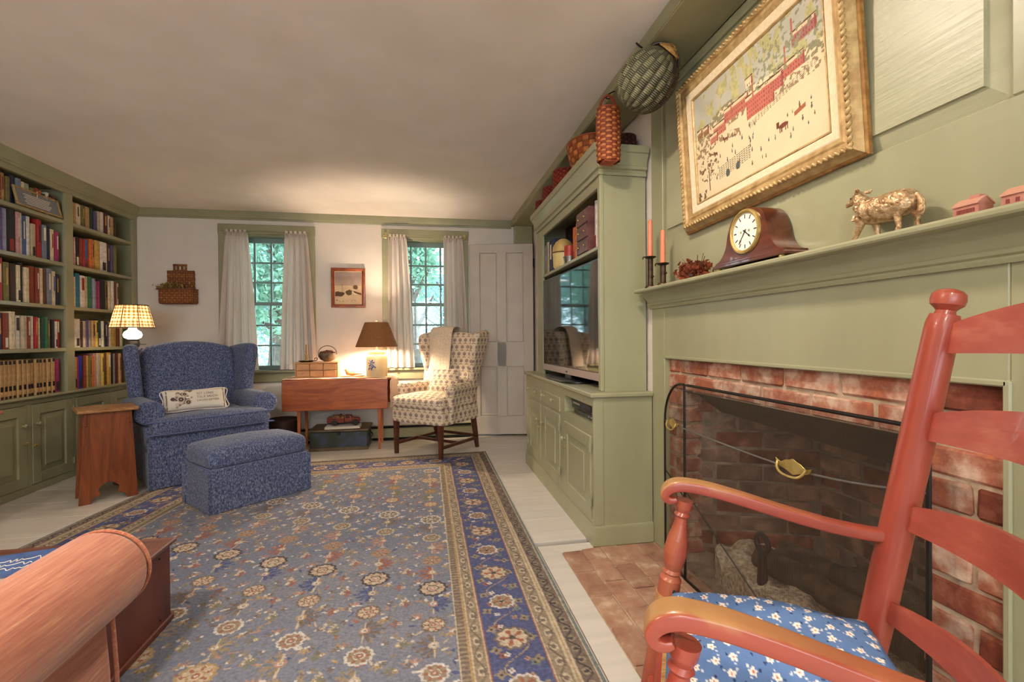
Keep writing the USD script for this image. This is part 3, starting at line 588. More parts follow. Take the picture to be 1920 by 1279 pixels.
# ------------------------------------------------------------------ floor lamp behind the blue chair
LX, LY = -2.385, 4.40
def frustum_panels(r0, r1, z0, z1, n=8, per=9, rows=22):
    """six-or-eight sided lampshade of thin cloth; returns mesh and panel-local uv"""
    V, UV, Fc = [], [], []
    for k in range(n):
        a0, a1 = 2 * np.pi * k / n, 2 * np.pi * (k + 1) / n; off = len(V)
        for i in range(rows + 1):
            t = i / rows; r = r0 + (r1 - r0) * t
            p0, p1 = np.array([r * math.cos(a0), r * math.sin(a0)]), np.array([r * math.cos(a1), r * math.sin(a1)])
            for j in range(per + 1):
                q = p0 + (p1 - p0) * j / per; V.append((*q, z0 + (z1 - z0) * t)); UV.append((j / per * np.linalg.norm(p1 - p0) - np.linalg.norm(p1 - p0) / 2, (z1 - z0) * t))
        for i in range(rows):
            for j in range(per):
                A = off + i * (per + 1) + j; Fc += [(A, A + 1, A + per + 2), (A, A + per + 2, A + per + 1)]
    return tm(V, Fc), np.array(UV)
fla = T('floor_lamp', 'iron floor lamp with a pleated cream and brown gingham shade', 'lamp', base=(LX, LY, 0))
fla.part('base', lathe([(0, 0), (.125, 0), (.125, .012), (.06, .026), (.02, .05), (0, .05)], 28), IRON)
fla.part('stem', cat(rod((0, 0, .04), (0, 0, 1.02), .009, 12), lathe([(0, .52), (.016, .53), (.016, .56), (0, .57)], 12)), IRON)
fla.part('burner', lathe([(0, .985), (.026, .985), (.046, 1.005), (.05, 1.03), (.042, 1.05), (.05, 1.06), (0, 1.06)], 20), STEEL)
fla.part('switch_key', cat(rod((.04, 0, 1.02), (.085, 0, 1.02), .004, 6), mv(lathe([(0, -.004), (.011, -.004), (.011, .004), (0, .004)], 10), .088, 0, 1.02)), STEEL)
fla.part('globe', lathe([(.03, 1.06), (.058, 1.075), (.066, 1.098), (.058, 1.122), (.034, 1.14), (.026, 1.16), (0, 1.16)], 24), GLASSW)
fla.part('harp', cat(rod((0, 0, 1.15), (0, 0, 1.34), .004, 6), *[rod((0, 0, 1.335), (.1 * math.cos(a), .1 * math.sin(a), 1.335), .002, 5) for a in np.arange(4) * np.pi / 2]), STEEL)
fla.part('bulb', mv(trimesh.creation.icosphere(2, .024), 0, 0, 1.225), BULB2)
sm_, uv_ = frustum_panels(.158, .112, 1.158, 1.342, 8, 16, 30)
ck = ((uv_[:, 0] / .0135).astype(int) - (uv_[:, 0] < 0)) % 2 + (uv_[:, 1] / .0135).astype(int) % 2
gc = np.array([lin((238, 224, 196)), lin((190, 150, 104)), lin((112, 76, 48))])[np.clip(ck, 0, 2)]
fla.part('shade', sm_, GINGHAM, Cd=gc)
fla.part('shade_piping', cat(*[tube([(r * math.cos(a), r * math.sin(a), z) for a in np.linspace(0, 2 * np.pi, 9)], .003, 6) for r, z in ((.159, 1.158), (.113, 1.342))],
                             *[rod((.159 * math.cos(a), .159 * math.sin(a), 1.158), (.113 * math.cos(a), .113 * math.sin(a), 1.342), .0022, 5) for a in np.arange(8) * np.pi / 4]), mat('brown_piping', (70, 46, 30), .8))
fla.part('cord', tube(spline([(.11, 0, .012), (.2, -.05, .01), (.24, -.2, .2), (.25, -.28, .01), (.3, -.3, .005)], 8), .003, 6), IRON)


# ------------------------------------------------------------------ boot-jack stool
sd = T('stool_table', 'tall stained pine stool table with arched board legs beside the blue chair', 'side table', base=(-2.13, 3.62, 0), rz=36.8)
def sarc(): # leg board outline (x,z) with an ogee arch cut in the foot
    a = [(-.150, 0), (-.122, .585), (.122, .585), (.150, 0), (.092, 0)]
    arch = spline([(.092, 0), (.078, .035), (.045, .05), (.052, .09), (.0, .125), (-.052, .09), (-.045, .05), (-.078, .035), (-.092, 0)], 5)
    return a + [tuple(p) for p in arch[1:]]
sd.part('board_leg', slab(sarc(), -.118, -.096, 'y', .002), PINE)
sd.part('board_leg', slab(sarc(), .096, .118, 'y', .002), PINE)
sd.part('apron', cbox(-.122, -.104, -.125, .125, .50, .585), PINE); sd.part('apron', cbox(.104, .122, -.125, .125, .50, .585), PINE)
sd.part('top', wobble(fine(cbox(-.155, .155, -.15, .15, .585, .607, .005), .05), .0025, 14, 3), PINETOP)
et = T('end_table', 'corner of a small pinkish wood table at the left edge', 'side table', base=(-2.42, 2.86, 0))
et.part('top', cbox(-.24, .24, -.24, .05, .672, .690, .006), mat('pinkish_wood', (178, 112, 84), .4, (150, 90, 66), 6, stretch=(1, 5, 1)))
for sx in (-.18, .10):
    for sy in (-.2, -.03): et.part('leg', tube([(sx, sy, 0), (sx, sy, .672)], [.012, .018], 10), CHERRYL)

# ------------------------------------------------------------------ blue wing chair and ottoman
bc = T('wing_armchair', 'wide blue tweed wing armchair with rolled arms and a skirt', 'armchair', base=(-1.565, 3.90, 0), rz=37.1)
bc.part('base', mv(rbox(.80, .74, .27, .03, 8), 0, .40, .245), TWEED)
bc.part('seat_cushion', cat(mv(rbox(.785, .30, .125, .045, 14, crown=.02), 0, .135, .432), mv(rbox(.60, .50, .125, .045, 14, crown=.02), 0, .44, .432)), TWEED)
bc.part('cushion_piping', cat(*[tube(spline([(-.375, .27, z), (-.38, .03, z), (-.355, -.005, z), (.355, -.005, z), (.38, .03, z), (.375, .27, z)], 6), .006, 6) for z in (.388, .478)]), TWEEDP)
# skirt: four flat panels with kick pleats at the corners
for nm, x0, x1, y0, y1 in (('front', -.395, .395, -.004, .012), ('back', -.395, .395, .79, .806)):
    bc.part('skirt', cbox(x0, x1, y0, y1, .012, .30, .006), TWEED)
for s in (-1, 1):
    bc.part('skirt', cbox(min(s * .387, s * .403), max(s * .387, s * .403), .02, .785, .012, .30, .006), TWEED)
    bc.part('kick_pleat', cat(slab([(s * .395, -.002), (s * .415, -.012), (s * .412, .03), (s * .39, .02)], .012, .295, 'z'), slab([(s * .36, -.004), (s * .385, -.016), (s * .392, -.002)], .012, .295, 'z')), TWEED)
for s in (-1, 1):   # arms: rolled section in xz swept along y
    roll = [(s * .30, .24), (s * .30, .50)] + [(s * (.385 + .095 * math.cos(a)), .535 + .085 * math.sin(a)) for a in np.linspace(np.pi * .98, -np.pi * .62, 20)] + [(s * .415, .43), (s * .402, .24)]
    arm = bc.part('arm', slab(roll, .075, .66, 'y', .022, 4), TWEED)
    bc.part('arm_piping', tube(spline([(x, .088, z) for x, z in [(s * (.385 + .088 * math.cos(a)), .535 + .078 * math.sin(a)) for a in np.linspace(np.pi * .98, -np.pi * .62, 14)]], 2), .005, 6), TWEEDP, parent=arm)
back = slab([(-.335, .46)] + [(-.345, .86), (-.335, .965)] + [tuple(p) for p in spline([(-.30, 1.015), (-.15, 1.05), (0, 1.06), (.15, 1.05), (.30, 1.015)], 4)] + [(.335, .965), (.345, .86), (.335, .46)], 0, .15, 'y', .05, 5)
back.apply_transform(rotm(-10, (1, 0, 0), (0, 0, .45)))
bc.part('backrest', mv(back, 0, .595, 0), TWEED)
ob = slab([(-.36, .10), (-.36, .95), (-.30, 1.0), (.30, 1.0), (.36, .95), (.36, .10)], 0, .05, 'y', .02, 3); ob.apply_transform(rotm(-8, (1, 0, 0), (0, 0, .1)))
bc.part('outside_back', mv(ob, 0, .72, 0), TWEED)
for s in (-1, 1):
    wing = spline([(.52, .60), (.50, .72), (.47, .86), (.46, .97), (.50, 1.015), (.62, 1.02), (.80, 1.00), (.86, .97), (.83, .80), (.80, .60)], 4, True)
    w_ = slab(wing, -.048, .048, 'x', .038, 5); w_.apply_transform(rotm(s * 9, (0, 0, 1), (0, .8, 0)))
    w_.vertices[:, 0] += s * (.365 + .03 * np.clip((w_.vertices[:, 2] - .6) / .4, 0, 1) - .015)
    bc.part('wing', w_, TWEED)
pl = T('lumbar_pillow', 'cream oblong pillow with dark printed roses and lettering on the blue armchair', 'pillow', base=(-1.755, 4.02, .592), rz=34)
pm = fine(pillow(.42, .165, .10, 26, 3.0, .05), .008); pm.apply_transform(rotm(-24, (1, 0, 0)))
q = pillow_uv = rot(pm, 24, (1, 0, 0)).vertices
Cd = np.tile(lin((224, 216, 204)), (len(q), 1)); rr = np.random.default_rng(5)
def blot(Cd, q, cx, cz, r, c, soft=0.):
    Cd[(q[:, 0] - cx) ** 2 + (q[:, 2] - cz) ** 2 < r * r] = lin(c)
for k in range(34):
    a, b = rr.normal(-.085, .032), rr.normal(-.005, .03); blot(Cd, q, a, b, rr.uniform(.006, .016), [(150, 128, 118), (206, 190, 176), (96, 76, 72), (180, 160, 148)][k % 4])
for a, b, r in ((-.10, -.005, .016), (-.055, -.03, .014), (-.075, .035, .011)):
    blot(Cd, q, a, b, r + .008, (196, 180, 168)); blot(Cd, q, a, b, r, (70, 54, 54)); blot(Cd, q, a, b, r * .45, (168, 146, 136))
for a, b in ((-.04, .06), (-.055, .07), (-.03, .068)): blot(Cd, q, a, b, .011, (116, 112, 86))
for a in (-.185, .185): Cd[np.abs(q[:, 0] - a) < .003] = lin((120, 112, 100))
pl.part('cover', pm, PAINTED, Cd=Cd)
def lay(m, tilt_, dy):     # flat text (xy) -> upright on the pillow's face
    m = rot(m, 90, (1, 0, 0)); m = mv(m, 0, dy, 0); return rot(m, tilt_, (1, 0, 0))
for k, (s_, h) in enumerate((('SIT LONG', .017), ('TALK MUCH', .017), ('LAUGH OFTEN', .015))):
    w_ = meshkit.text_mesh(s_, h, .0012)
    pl.part('lettering', lay(mv(w_, .0, .024 - k * .027, 0), -24, -.0495), mat('brown_print_%d' % k, (120, 100, 90), .8))
pl.part('piping', tube(spline([(x * .207, 0, z * .08) for x, z in ((-1, -1), (0, -.97), (1, -1), (.985, 0), (1, 1), (0, .97), (-1, 1), (-.985, 0))], 5, True) @ np.array(rotm(-24, (1, 0, 0)))[:3, :3].T, .004, 6), CREAMF)

ot = T('ottoman', 'blue tweed skirted ottoman in front of the wing armchair', 'ottoman', base=(-1.18, 3.435, 0), rz=42.8)
ot.part('frame', cbox(-.29, .29, -.185, .185, .0125, .30, .01), TWEED)
ot.part('cushion', mv(rbox(.615, .40, .13, .045, 16, crown=.035), 0, 0, .325), TWEED)
ot.part('piping', tube(spline([(-.303, -.196, .268), (.303, -.196, .268), (.303, .196, .268), (-.303, .196, .268)], 1, True).tolist() + [(-.303, -.196, .268)], .006, 6), TWEEDP)
for s in (-1, 1):
    ot.part('skirt', slab([(s * .198, .272), (s * .204, .27), (s * .212, .0115), (s * .202, .0115)], -.302, .302, 'x'), TWEED)
    ot.part('skirt', slab([(s * .300, .272), (s * .307, .27), (s * .316, .0115), (s * .306, .0115)], -.198, .198, 'y'), TWEED)
    for s2 in (-1, 1): ot.part('kick_pleat', slab([(s * .298, s2 * .198), (s * .322, s2 * .206), (s * .322, s2 * .16), (s * .304, s2 * .155)], .0115, .255, 'z'), TWEED)
# ------------------------------------------------------------------ curtains
def curtain(name, label, x0, x1, xb0, xb1, folds, seed, ztop=2.105, zbot=.752, group=None):
    """tab-gathered panel; fold waves grow towards the hem. y = distance in front of the wall"""
    rg = np.random.default_rng(seed); nz, nx = 60, 90
    t = np.linspace(0, 1, nx); z = np.linspace(ztop, zbot, nz)
    ph = np.cumsum(rg.uniform(.7, 1.3, nx)); ph = ph / ph[-1] * folds * 2 * np.pi
    V = []
    for i, zz in enumerate(z):
        k = i / (nz - 1); e = k ** .8
        a, b = x0 + (xb0 - x0) * e, x1 + (xb1 - x1) * e
        amp = .012 + .02 * min(1, k * 1.6)
        wob = .15 * math.sin(k * 3 + seed)
        x = a + (b - a) * t + .006 * np.sin(2 * ph + k * 2)
        yv = -.047 - amp * (np.sin(ph + wob) * .8 + .35 * np.sin(.5 * ph + 1.3 + k * 1.5)) - .010 * k
        if k < .03: yv = -.047 - .010 * np.sin(ph * 2.0)
        V.append(np.c_[x, YB + np.minimum(yv, -.028), np.full(nx, zz)])
    F = []
    idx = np.arange(nz * nx).reshape(nz, nx); A, B, C, D = idx[:-1, :-1].ravel(), idx[:-1, 1:].ravel(), idx[1:, 1:].ravel(), idx[1:, :-1].ravel()
    F = np.r_[np.c_[A, C, B], np.c_[A, D, C]]
    V = np.concatenate(V); bk_ = V + [0, .003, 0]
    n = len(V); m = tm(np.r_[V, bk_], np.r_[F, F[:, ::-1] + n])
    t_ = T(name, label, 'curtain', base=((x0 + x1) / 2, YB - .05, ztop), group=group)
    t_.part('panel', m, CURT, world=True, smooth=True)
    tb = [cbox(xx - .012, xx + .012, YB - .066, YB - .036, ztop - .005, ztop + .022, .003) for xx in np.linspace(x0 + .02, x1 - .02, 5)]
    for b_ in tb: t_.part('tab', b_, CURT, world=True)
    t_.part('hem', tube([(x, y, zbot + .05) for x, y in V[-nx:, :2] - [0, .001]], .0015, 4), CREAMF, world=True)
CURT = usdkit.material(stage, '/World/Looks/curtain_cotton', {'n': ('noise_texture', {'scale': 180., 'detail': 2.}), 'tc': ('texture_coordinate', {}), 'r': ('rgb_ramp', {'ramp': [(.3, lin((228, 216, 206))), (.7, lin((238, 227, 218)))]}),
    'd': ('diffuse_bsdf', {}), 't': ('translucent_bsdf', {}), 'm': ('mix_closure', {'fac': .42})}, [('tc.object', 'n.vector'), ('n.fac', 'r.fac'), ('r.color', 'd.color'), ('r.color', 't.color'), ('d.BSDF', 'm.closure1'), ('t.BSDF', 'm.closure2')], surface='m.closure')
curtain('curtain', 'left cotton curtain of the window behind the blue chair', -1.915, -1.715, -1.985, -1.63, 4.5, 1, group=None)
curtain('curtain', 'right cotton curtain of the window behind the blue chair', -1.375, -1.165, -1.425, -1.085, 4.5, 2)
curtain('curtain', 'left cotton curtain of the window behind the table lamp', -.375, -.195, -.405, -.125, 4, 3)
curtain('curtain', 'right cotton curtain beside the open grey door', .185, .385, .175, .435, 4, 4)
for i, (cx, _) in enumerate(WIN):
    cr = T('curtain_rod', ('thin rod with brackets over the window behind the blue chair', 'thin rod with brackets over the window behind the patterned chair')[i], 'curtain rod', base=(cx, YB - .05, 2.115))
    cr.part('rod', rod((cx - .41, YB - .051, 2.118), (cx + .41, YB - .051, 2.118), .005, 10), GREEND, world=True)
    for s in (-1, 1):
        cr.part('bracket', cat(cbox(cx + s * .405 - .012, cx + s * .405 + .012, YB - .03, YB - .0215, 2.09, 2.15, .003), rod((cx + s * .405, YB - .025, 2.118), (cx + s * .405, YB - .055, 2.118), .006, 8)), BRASS if i else GREEND, world=True)
        cr.part('finial', mv(trimesh.creation.icosphere(2, .012), cx + s * .418, YB - .051, 2.118), GREEND, world=True)

# ------------------------------------------------------------------ open door against the back wall
dr = T('door_1', 'grey four-panel door standing open against the back wall', None, base=(1.128, 4.93, 0), rz=math.degrees(math.atan2(-.14, .66)), kind='structure')
DW, DH = .675, 2.05
f = [cbox(-DW, -DW + .105, -.018, .018, .02, DH, .003), cbox(-.105, 0, -.018, .018, .02, DH, .003), cbox(-DW / 2 - .05, -DW / 2 + .05, -.018, .018, .2, DH - .08, .003)]
for z0, z1 in ((.02, .215), (.745, 1.005), (1.955, DH)): f.append(cbox(-DW + .10, -.10, -.018, .018, z0, z1, .003))
door_body = dr.part('frame', cat(f), DOORP)
for x0, x1 in ((-DW + .103, -DW / 2 - .048), (-DW / 2 + .048, -.103)):
    for z0, z1 in ((.213, .747), (1.003, 1.957)):
        v = []; fc = []
        for i, yy in ((0, -.006), (.012, -.013), (.03, -.010)): v += [(x0 + i, yy, z0 + i), (x1 - i, yy, z0 + i), (x1 - i, yy, z1 - i), (x0 + i, yy, z1 - i)]
        for k in range(2):
            for j in range(4): q = (j + 1) % 4; fc += [(k * 4 + j, k * 4 + q, k * 4 + 4 + q), (k * 4 + j, k * 4 + 4 + q, k * 4 + 4 + j)]
        v += [(a, .01, b) for a, b in ((x0, z0), (x1, z0), (x1, z1), (x0, z1))]; fc += [(8, 9, 10), (8, 10, 11), (12, 14, 13), (12, 15, 14)] + [t for j in range(4) for t in ((j, 12 + j, 12 + (j + 1) % 4), (j, 12 + (j + 1) % 4, (j + 1) % 4))]
        dr.part('panel', tm(v, fc), DOORP, smooth=False)
for z in (.25, 1.8): dr.part('hinge', rod((.004, -.012, z), (.004, -.012, z + .09), .007, 8), IRON)

# ------------------------------------------------------------------ back wall hangings
wbk = T('wall_basket', 'woven brown wall pocket basket holding pale dried flowers', 'basket', base=(-2.33, YB, 1.40))
def weave_colors(n, a, b, seed, c1, c2):
    """light and dark splints over a grid: a, b are running coordinates in splint units"""
    k = (np.floor(a).astype(int) + np.floor(b).astype(int)) % 2
    rg = np.random.default_rng(seed); j = rg.uniform(.85, 1.12, 4001)[(np.floor(b).astype(int) * 7 + 13) % 4001]
    edge = np.minimum(np.abs(a - np.round(a)), np.abs(b - np.round(b))) < .12
    c = np.where(k[:, None] == 0, np.array(lin(c1)), np.array(lin(c2))) * j[:, None]
    return np.where(edge[:, None], c * .45, c), k
def woven_shell(prof, n=72, rows=24, oval=(1, 1), wv=None, c1=(176, 104, 60), c2=(120, 62, 38), stakes=28, bands=14, seed=0, relief=.003, arc=(0, 2 * np.pi), ribs=0):
    """basket wall lathed from a (radius, z) profile with splints standing proud; closed bottom"""
    P = spline(prof, max(2, rows // (len(prof) - 1))); L = np.r_[0, np.cumsum(np.linalg.norm(np.diff(P, axis=0), axis=1))]; L /= L[-1]
    n_ = stakes * 6; ang = np.linspace(arc[0], arc[1], n_ + 1)
    t = np.linspace(0, 1, bands * 5 + 1); R, Z = np.interp(t, L, P[:, 0]), np.interp(t, L, P[:, 1])
    A, Tt = np.meshgrid(ang, t); a, b = A / (arc[1] - arc[0]) * stakes, Tt * bands
    col, k = weave_colors(0, a.ravel() + 1e-4, b.ravel() + 1e-4, seed, c1, c2)
    bulge = (np.abs(np.sin(np.pi * a)) * (1 if not ribs else .4) + np.abs(np.sin(np.pi * b)) * .6) * relief + (k.reshape(a.shape)) * relief * .5
    rr_ = np.repeat(R[:, None], n_ + 1, 1) + bulge
    V = np.stack([rr_ * np.cos(A) * oval[0], rr_ * np.sin(A) * oval[1], np.repeat(Z[:, None], n_ + 1, 1)], -1).reshape(-1, 3)
    idx = np.arange(V.shape[0]).reshape(a.shape); q0, q1, q2, q3 = idx[:-1, :-1].ravel(), idx[:-1, 1:].ravel(), idx[1:, 1:].ravel(), idx[1:, :-1].ravel()
    F = np.r_[np.c_[q0, q1, q2], np.c_[q0, q2, q3]]
    Vi = V.copy(); Vi[:, :2] *= .95; off = len(V)
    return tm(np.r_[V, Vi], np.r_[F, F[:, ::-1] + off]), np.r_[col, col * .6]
def weave_box(w, d, h, s=.02, c1=(156, 98, 56), c2=(140, 84, 46), seed=1, b=.008):
    m = fine(cbox(-w / 2, w / 2, -d / 2, d / 2, 0, h, b), s / 3.2); q = m.vertices; n = m.vertex_normals
    a = np.where(np.abs(n[:, 0]) > .7, q[:, 1], q[:, 0]) / s + 100; bb = np.where(np.abs(n[:, 2]) > .7, q[:, 1], q[:, 2]) / s + 100
    col, k = weave_colors(0, a, bb, seed, c1, c2)
    m.vertices = q + n * (k[:, None] * .0025); return m, col
m_, c_ = weave_box(.30, .10, .135, .022, seed=2); wbk.part('pocket', mv(m_, .005, -.056, 0), WEAVE, Cd=c_)
m_, c_ = weave_box(.235, .02, .20, .022, seed=3); wbk.part('back_panel', mv(m_, .01, -.016, .12), WEAVE, Cd=c_)
m_, c_ = weave_box(.125, .016, .07, .018, seed=4)
wbk.part('crest', cat(cbox(-.06, .06, -.02, -.006, .315, .33, .003), cbox(-.06, .06, -.02, -.006, .365, .385, .003), *[cbox(x - .009, x + .009, -.02, -.006, .32, .38, .003) for x in (-.05, -.018, .018, .05)]), mat('basket_splint', (146, 90, 48), .7, (110, 62, 34), 20))
wbk.part('rim', cat(tube(spline([(-.15, -.11, .135), (.155, -.11, .135), (.155, -.01, .135), (-.15, -.01, .135)], 1, True).tolist() + [(-.15, -.11, .135)], .008, 6)), mat('basket_rim', (120, 66, 36), .6))
rg_ = np.random.default_rng(3); pc = rg_.normal(size=(420, 3)) * [.055, .022, .022] + [-.045, -.065, .155]
wbk.part('dried_flowers', leaf_cloud(pc, None, .012, rg_, .8), leaf_mat('dried_pale', (176, 146, 92), (222, 204, 160)), smooth=False)

sp = T('small_painting', 'small winter landscape in a chestnut wood frame between the windows', 'picture', base=(-.78, YB, 1.372))
def picture_frame(w, h, t, d, m, th, prof=None):
    pr = prof or [(0, 0), (t, 0), (t, d * .55), (t * .75, d * .7), (t * .5, d), (t * .12, d * .9), (0, d * .6)]
    out = []
    for pts in (((0, 0), (w, 0), (w, h), (0, h)),):
        P = np.array(pts, float); c = [w / 2, h / 2]; V, F = [], []; k = len(pr)
        for i, p in enumerate(P):
            s = np.sign(np.array(c) - p)
            for o, dd in pr: V.append((p[0] + s[0] * o, -dd, p[1] + s[1] * o))
        for i in range(4):
            n_ = (i + 1) % 4
            for j in range(k):
                q = (j + 1) % k; F += [(i * k + j, n_ * k + j, n_ * k + q), (i * k + j, n_ * k + q, i * k + q)]
        m_ = tm(V, F); m_.fix_normals()
        if m_.volume < 0: m_.invert()
        out.append(m_)
    return out[0]
sp.part('frame', mv(picture_frame(.335, .405, .034, .026, CHERRY, 0), -.1675, -.002, 0), mat('chestnut_frame', (150, 74, 34), .35, (112, 50, 22), 10, stretch=(2, 2, 2), coat=.3))
def grid_xz(x0, x1, z0, z1, nx, nz, y):
    x, z = np.linspace(x0, x1, nx), np.linspace(z0, z1, nz); X, Z = np.meshgrid(x, z)
    idx = np.arange(nx * nz).reshape(nz, nx); A, B, C, D = idx[:-1, :-1].ravel(), idx[:-1, 1:].ravel(), idx[1:, 1:].ravel(), idx[1:, :-1].ravel()
    return tm(np.c_[X.ravel(), np.full(X.size, y), Z.ravel()], np.r_[np.c_[A, B, C], np.c_[A, C, D]])
gm = grid_xz(-.133, .133, .034, .371, 90, 110, -.010); u, v = (gm.vertices[:, 0] + .133) / .266, (gm.vertices[:, 2] - .034) / .337
nz_ = meshkit.fbm(np.c_[u * 6, v * 9, u * 0], 4, 3); nf = meshkit.fbm(np.c_[u * 22, v * 22, u * 0], 3, 5)
C_ = np.array(lin((142, 128, 124))) * (1 - (v > .5)[:, None]) * 0 + np.where((v > .56)[:, None], np.array(lin((146, 128, 120))) * (.8 + .4 * nz_[:, None]) + (np.clip((.8 - v) * 2.4, 0, 1) * .35)[:, None] * np.array([1, .72, .45]), np.array(lin((216, 190, 156))) * (.85 + .3 * nz_[:, None]))
def stamp(C, msk, c): C[msk] = np.array(lin(c)) * (.7 + .6 * nf[msk][:, None])
stamp(C_, ((u - .12) / .25) ** 2 + ((v - .31) / .075) ** 2 < 1 + nf - .5, (84, 60, 42)); stamp(C_, ((u - .52) / .12) ** 2 + ((v - .36) / .085) ** 2 < 1 + nf - .5, (92, 74, 50)); stamp(C_, ((u - .76) / .09) ** 2 + ((v - .52) / .075) ** 2 < .9 + nf - .5, (96, 72, 50))
stamp(C_, (np.abs(u - .86 + (v - .3) * .4) < .13) & (np.abs(v - .325 - (.9 - u) * .25) < .03), (92, 66, 46)); stamp(C_, (np.abs(u - .72) < .10) & (np.abs(v - .33 + (u - .72) * .35) < .022), (236, 220, 196))
stamp(C_, (np.abs(u - .28) < .008) & (v > .3) & (v < .62), (86, 66, 50)); stamp(C_, (np.abs(v - .10 - .02 * np.sin(u * 20)) < .012) & (u < .8) & (nf > .5), (130, 104, 76))
sp.part('canvas', gm, PRINT, Cd=C_)
sp.part('sight_edge', mv(picture_frame(.27, .341, .008, .012, None, 0), -.135, -.002, .032), LINEN)

# ------------------------------------------------------------------ drop-leaf table and what stands on it
TY = 4.60
tb = T('drop_leaf_table', 'cherry drop-leaf table with its front leaf hanging down', 'table', base=(-.83, 4.80, 0))
tb.part('top', cbox(-1.275, -.335, TY + .012, 4.985, .664, .686, .006), CHERRY, world=True)
lf = fine(cbox(-1.295, -.362, TY - .012, TY + .006, .393, .680, .007), .06)
lf.vertices[:, 1] -= .006 * np.cos((lf.vertices[:, 0] + .83) * 3); tb.part('leaf', lf, CHERRY, world=True)
tb.part('leaf', cbox(-1.285, -.36, 4.988, 5.004, .40, .680, .006), CHERRY, world=True)
tb.part('apron', cat(cbox(-1.17, -.44, TY + .05, TY + .068, .57, .664), cbox(-1.17, -.44, 4.92, 4.938, .57, .664), cbox(-1.17, -1.152, TY + .05, 4.938, .57, .664), cbox(-.458, -.44, TY + .05, 4.938, .57, .664)), CHERRYL, world=True)
for x in (-1.165, -.447):
    for yv in (TY + .055, 4.935): tb.part('leg', tube([(x, yv, 0), (x, yv, .4), (x, yv, .664)], [.013, .021, .023], 4, up=(1, 1, 0)), CHERRYL, world=True, smooth=False)
for x in (-1.22, -.39): tb.part('hinge', cbox(x - .03, x + .03, TY + .01, TY + .02, .660, .664, .001), BRASS, world=True)
# runner over the table top, hanging at the right-hand end
nx_, ny_ = 80, 24; xs_ = np.linspace(-1.29, -.335, 60); ys_ = np.linspace(TY - .006, 4.98, ny_)
path_ = [(x, .6885) for x in xs_] + [(-.326, .686), (-.318, .675), (-.313, .655)] + [(-.311 - .002 * math.sin(k), .64 - .017 * k) for k in range(15)]
V_, F_ = [], []
for i, (x, z) in enumerate(path_):
    for j, yv in enumerate(ys_):
        fr = 1 - min(1, (yv - ys_[0]) / .02); dq = min(1, max(0, (.684 - z) / .03)); V_.append((x + dq * (-.030 + .055 * min(1, j / 10) + .004 * math.sin(j * .9)), yv + (.006 * math.sin(x * 11) - .004 if j == 0 else 0), z + .0015 * math.sin(x * 23 + j) * (z > .68) - (.004 if j == 0 else 0)))
for i in range(len(path_) - 1):
    for j in range(ny_ - 1): A = i * ny_ + j; F_ += [(A, A + ny_, A + ny_ + 1), (A, A + ny_ + 1, A + 1)]
rn = tm(V_, F_); rn2 = tm(np.array(V_) + [.0012, 0, .0015], np.array(F_)); rn.invert()
solo('table_runner', 'pale pink cotton runner over the drop-leaf table top', 'tablecloth', cat(rn, rn2), mat('pink_cotton', (226, 200, 182), .95, (216, 188, 170), 50, spec=.05), base=(-.8, 4.8, .6885), world=True, smooth=True)
TT = .6915
ch = T('spice_chest', 'small maple chest of six drawers on the table', 'chest', base=(-1.01, 4.73, TT), rz=1.5)
ch.part('carcass', cat(cbox(-.188, .188, -.075, .075, 0, .012), cbox(-.192, .192, -.08, .078, .132, .145, .003), cbox(-.188, -.178, -.075, .075, 0, .135), cbox(.178, .188, -.075, .075, 0, .135), cbox(-.188, .188, .065, .075, 0, .135), cbox(-.18, .18, -.070, .06, .068, .074)), BOXWOOD)
for i in range(3):
    for j in range(2):
        x0 = -.177 + i * .1185; dd = ch.part('drawer', cbox(x0 + .001, x0 + .116, -.079, .05, .013 + j * .061, .067 + j * .063, .003), BOXWOOD)
        ch.part('knob', rot(lathe([(0, 0), (.004, 0), (.006, .005), (.004, .009), (0, .01)], 10), 90, (1, 0, 0)).apply_transform(trimesh.transformations.translation_matrix((x0 + .058, -.079, .04 + j * .062))), BOXWOOD, parent=dd)
ZT = TT + .1455
cs = T('chamberstick', 'dark saucer chamberstick with a thin tan candle on the spice chest', 'candle holder', base=(-1.115, 4.735, ZT))
cs.part('saucer', lathe([(0, .002), (.045, 0), (.068, .008), (.072, .012), (.066, .012), (.045, .006), (0, .006)], 28), PEWTER)
cs.part('stem', lathe([(.022, .006), (.014, .014), (.01, .03), (.015, .036), (.01, .044), (.012, .062), (.016, .066), (.016, .07), (0, .07)], 16), BRASS)
cs.part('handle', tube(spline([(.066, 0, .01), (.09, 0, .014), (.098, 0, .03), (.082, 0, .036), (.07, 0, .022)], 6), .0035, 6), PEWTER)
solo('candle', 'thin tan taper candle in the chamberstick on the spice chest', 'candle', lathe([(0, .0), (.007, 0), (.006, .088), (.003, .094), (0, .095)], 12), WAXT, base=(-1.115, 4.735, ZT + .0705))
wb_ = T('wire_basket', 'round wire basket with a hoop handle on the spice chest', 'basket', base=(-.925, 4.735, ZT))
bp = [(.03, .003), (.062, .02), (.082, .05), (.083, .066), (.074, .082)]
wb_.part('bowl', lathe([(0, .002)] + bp + [(.071, .082), (.079, .066), (.078, .051), (.06, .024), (.03, .007), (0, .007)], 28), mat('grey_tin', (120, 104, 86), .5, (86, 70, 54), 30, metallic=.3))
wb_.part('hoop_handle', tube([(.083 * math.cos(a), 0, .075 + .075 * math.sin(a)) for a in np.linspace(-.1, np.pi + .1, 26)], .0028, 6), IRON)
rg_ = np.random.default_rng(9); pp = T('potpourri', 'heap of dried brown pods filling the wire basket', 'dried flowers', base=(-.925, 4.735, ZT + .05), kind='stuff')
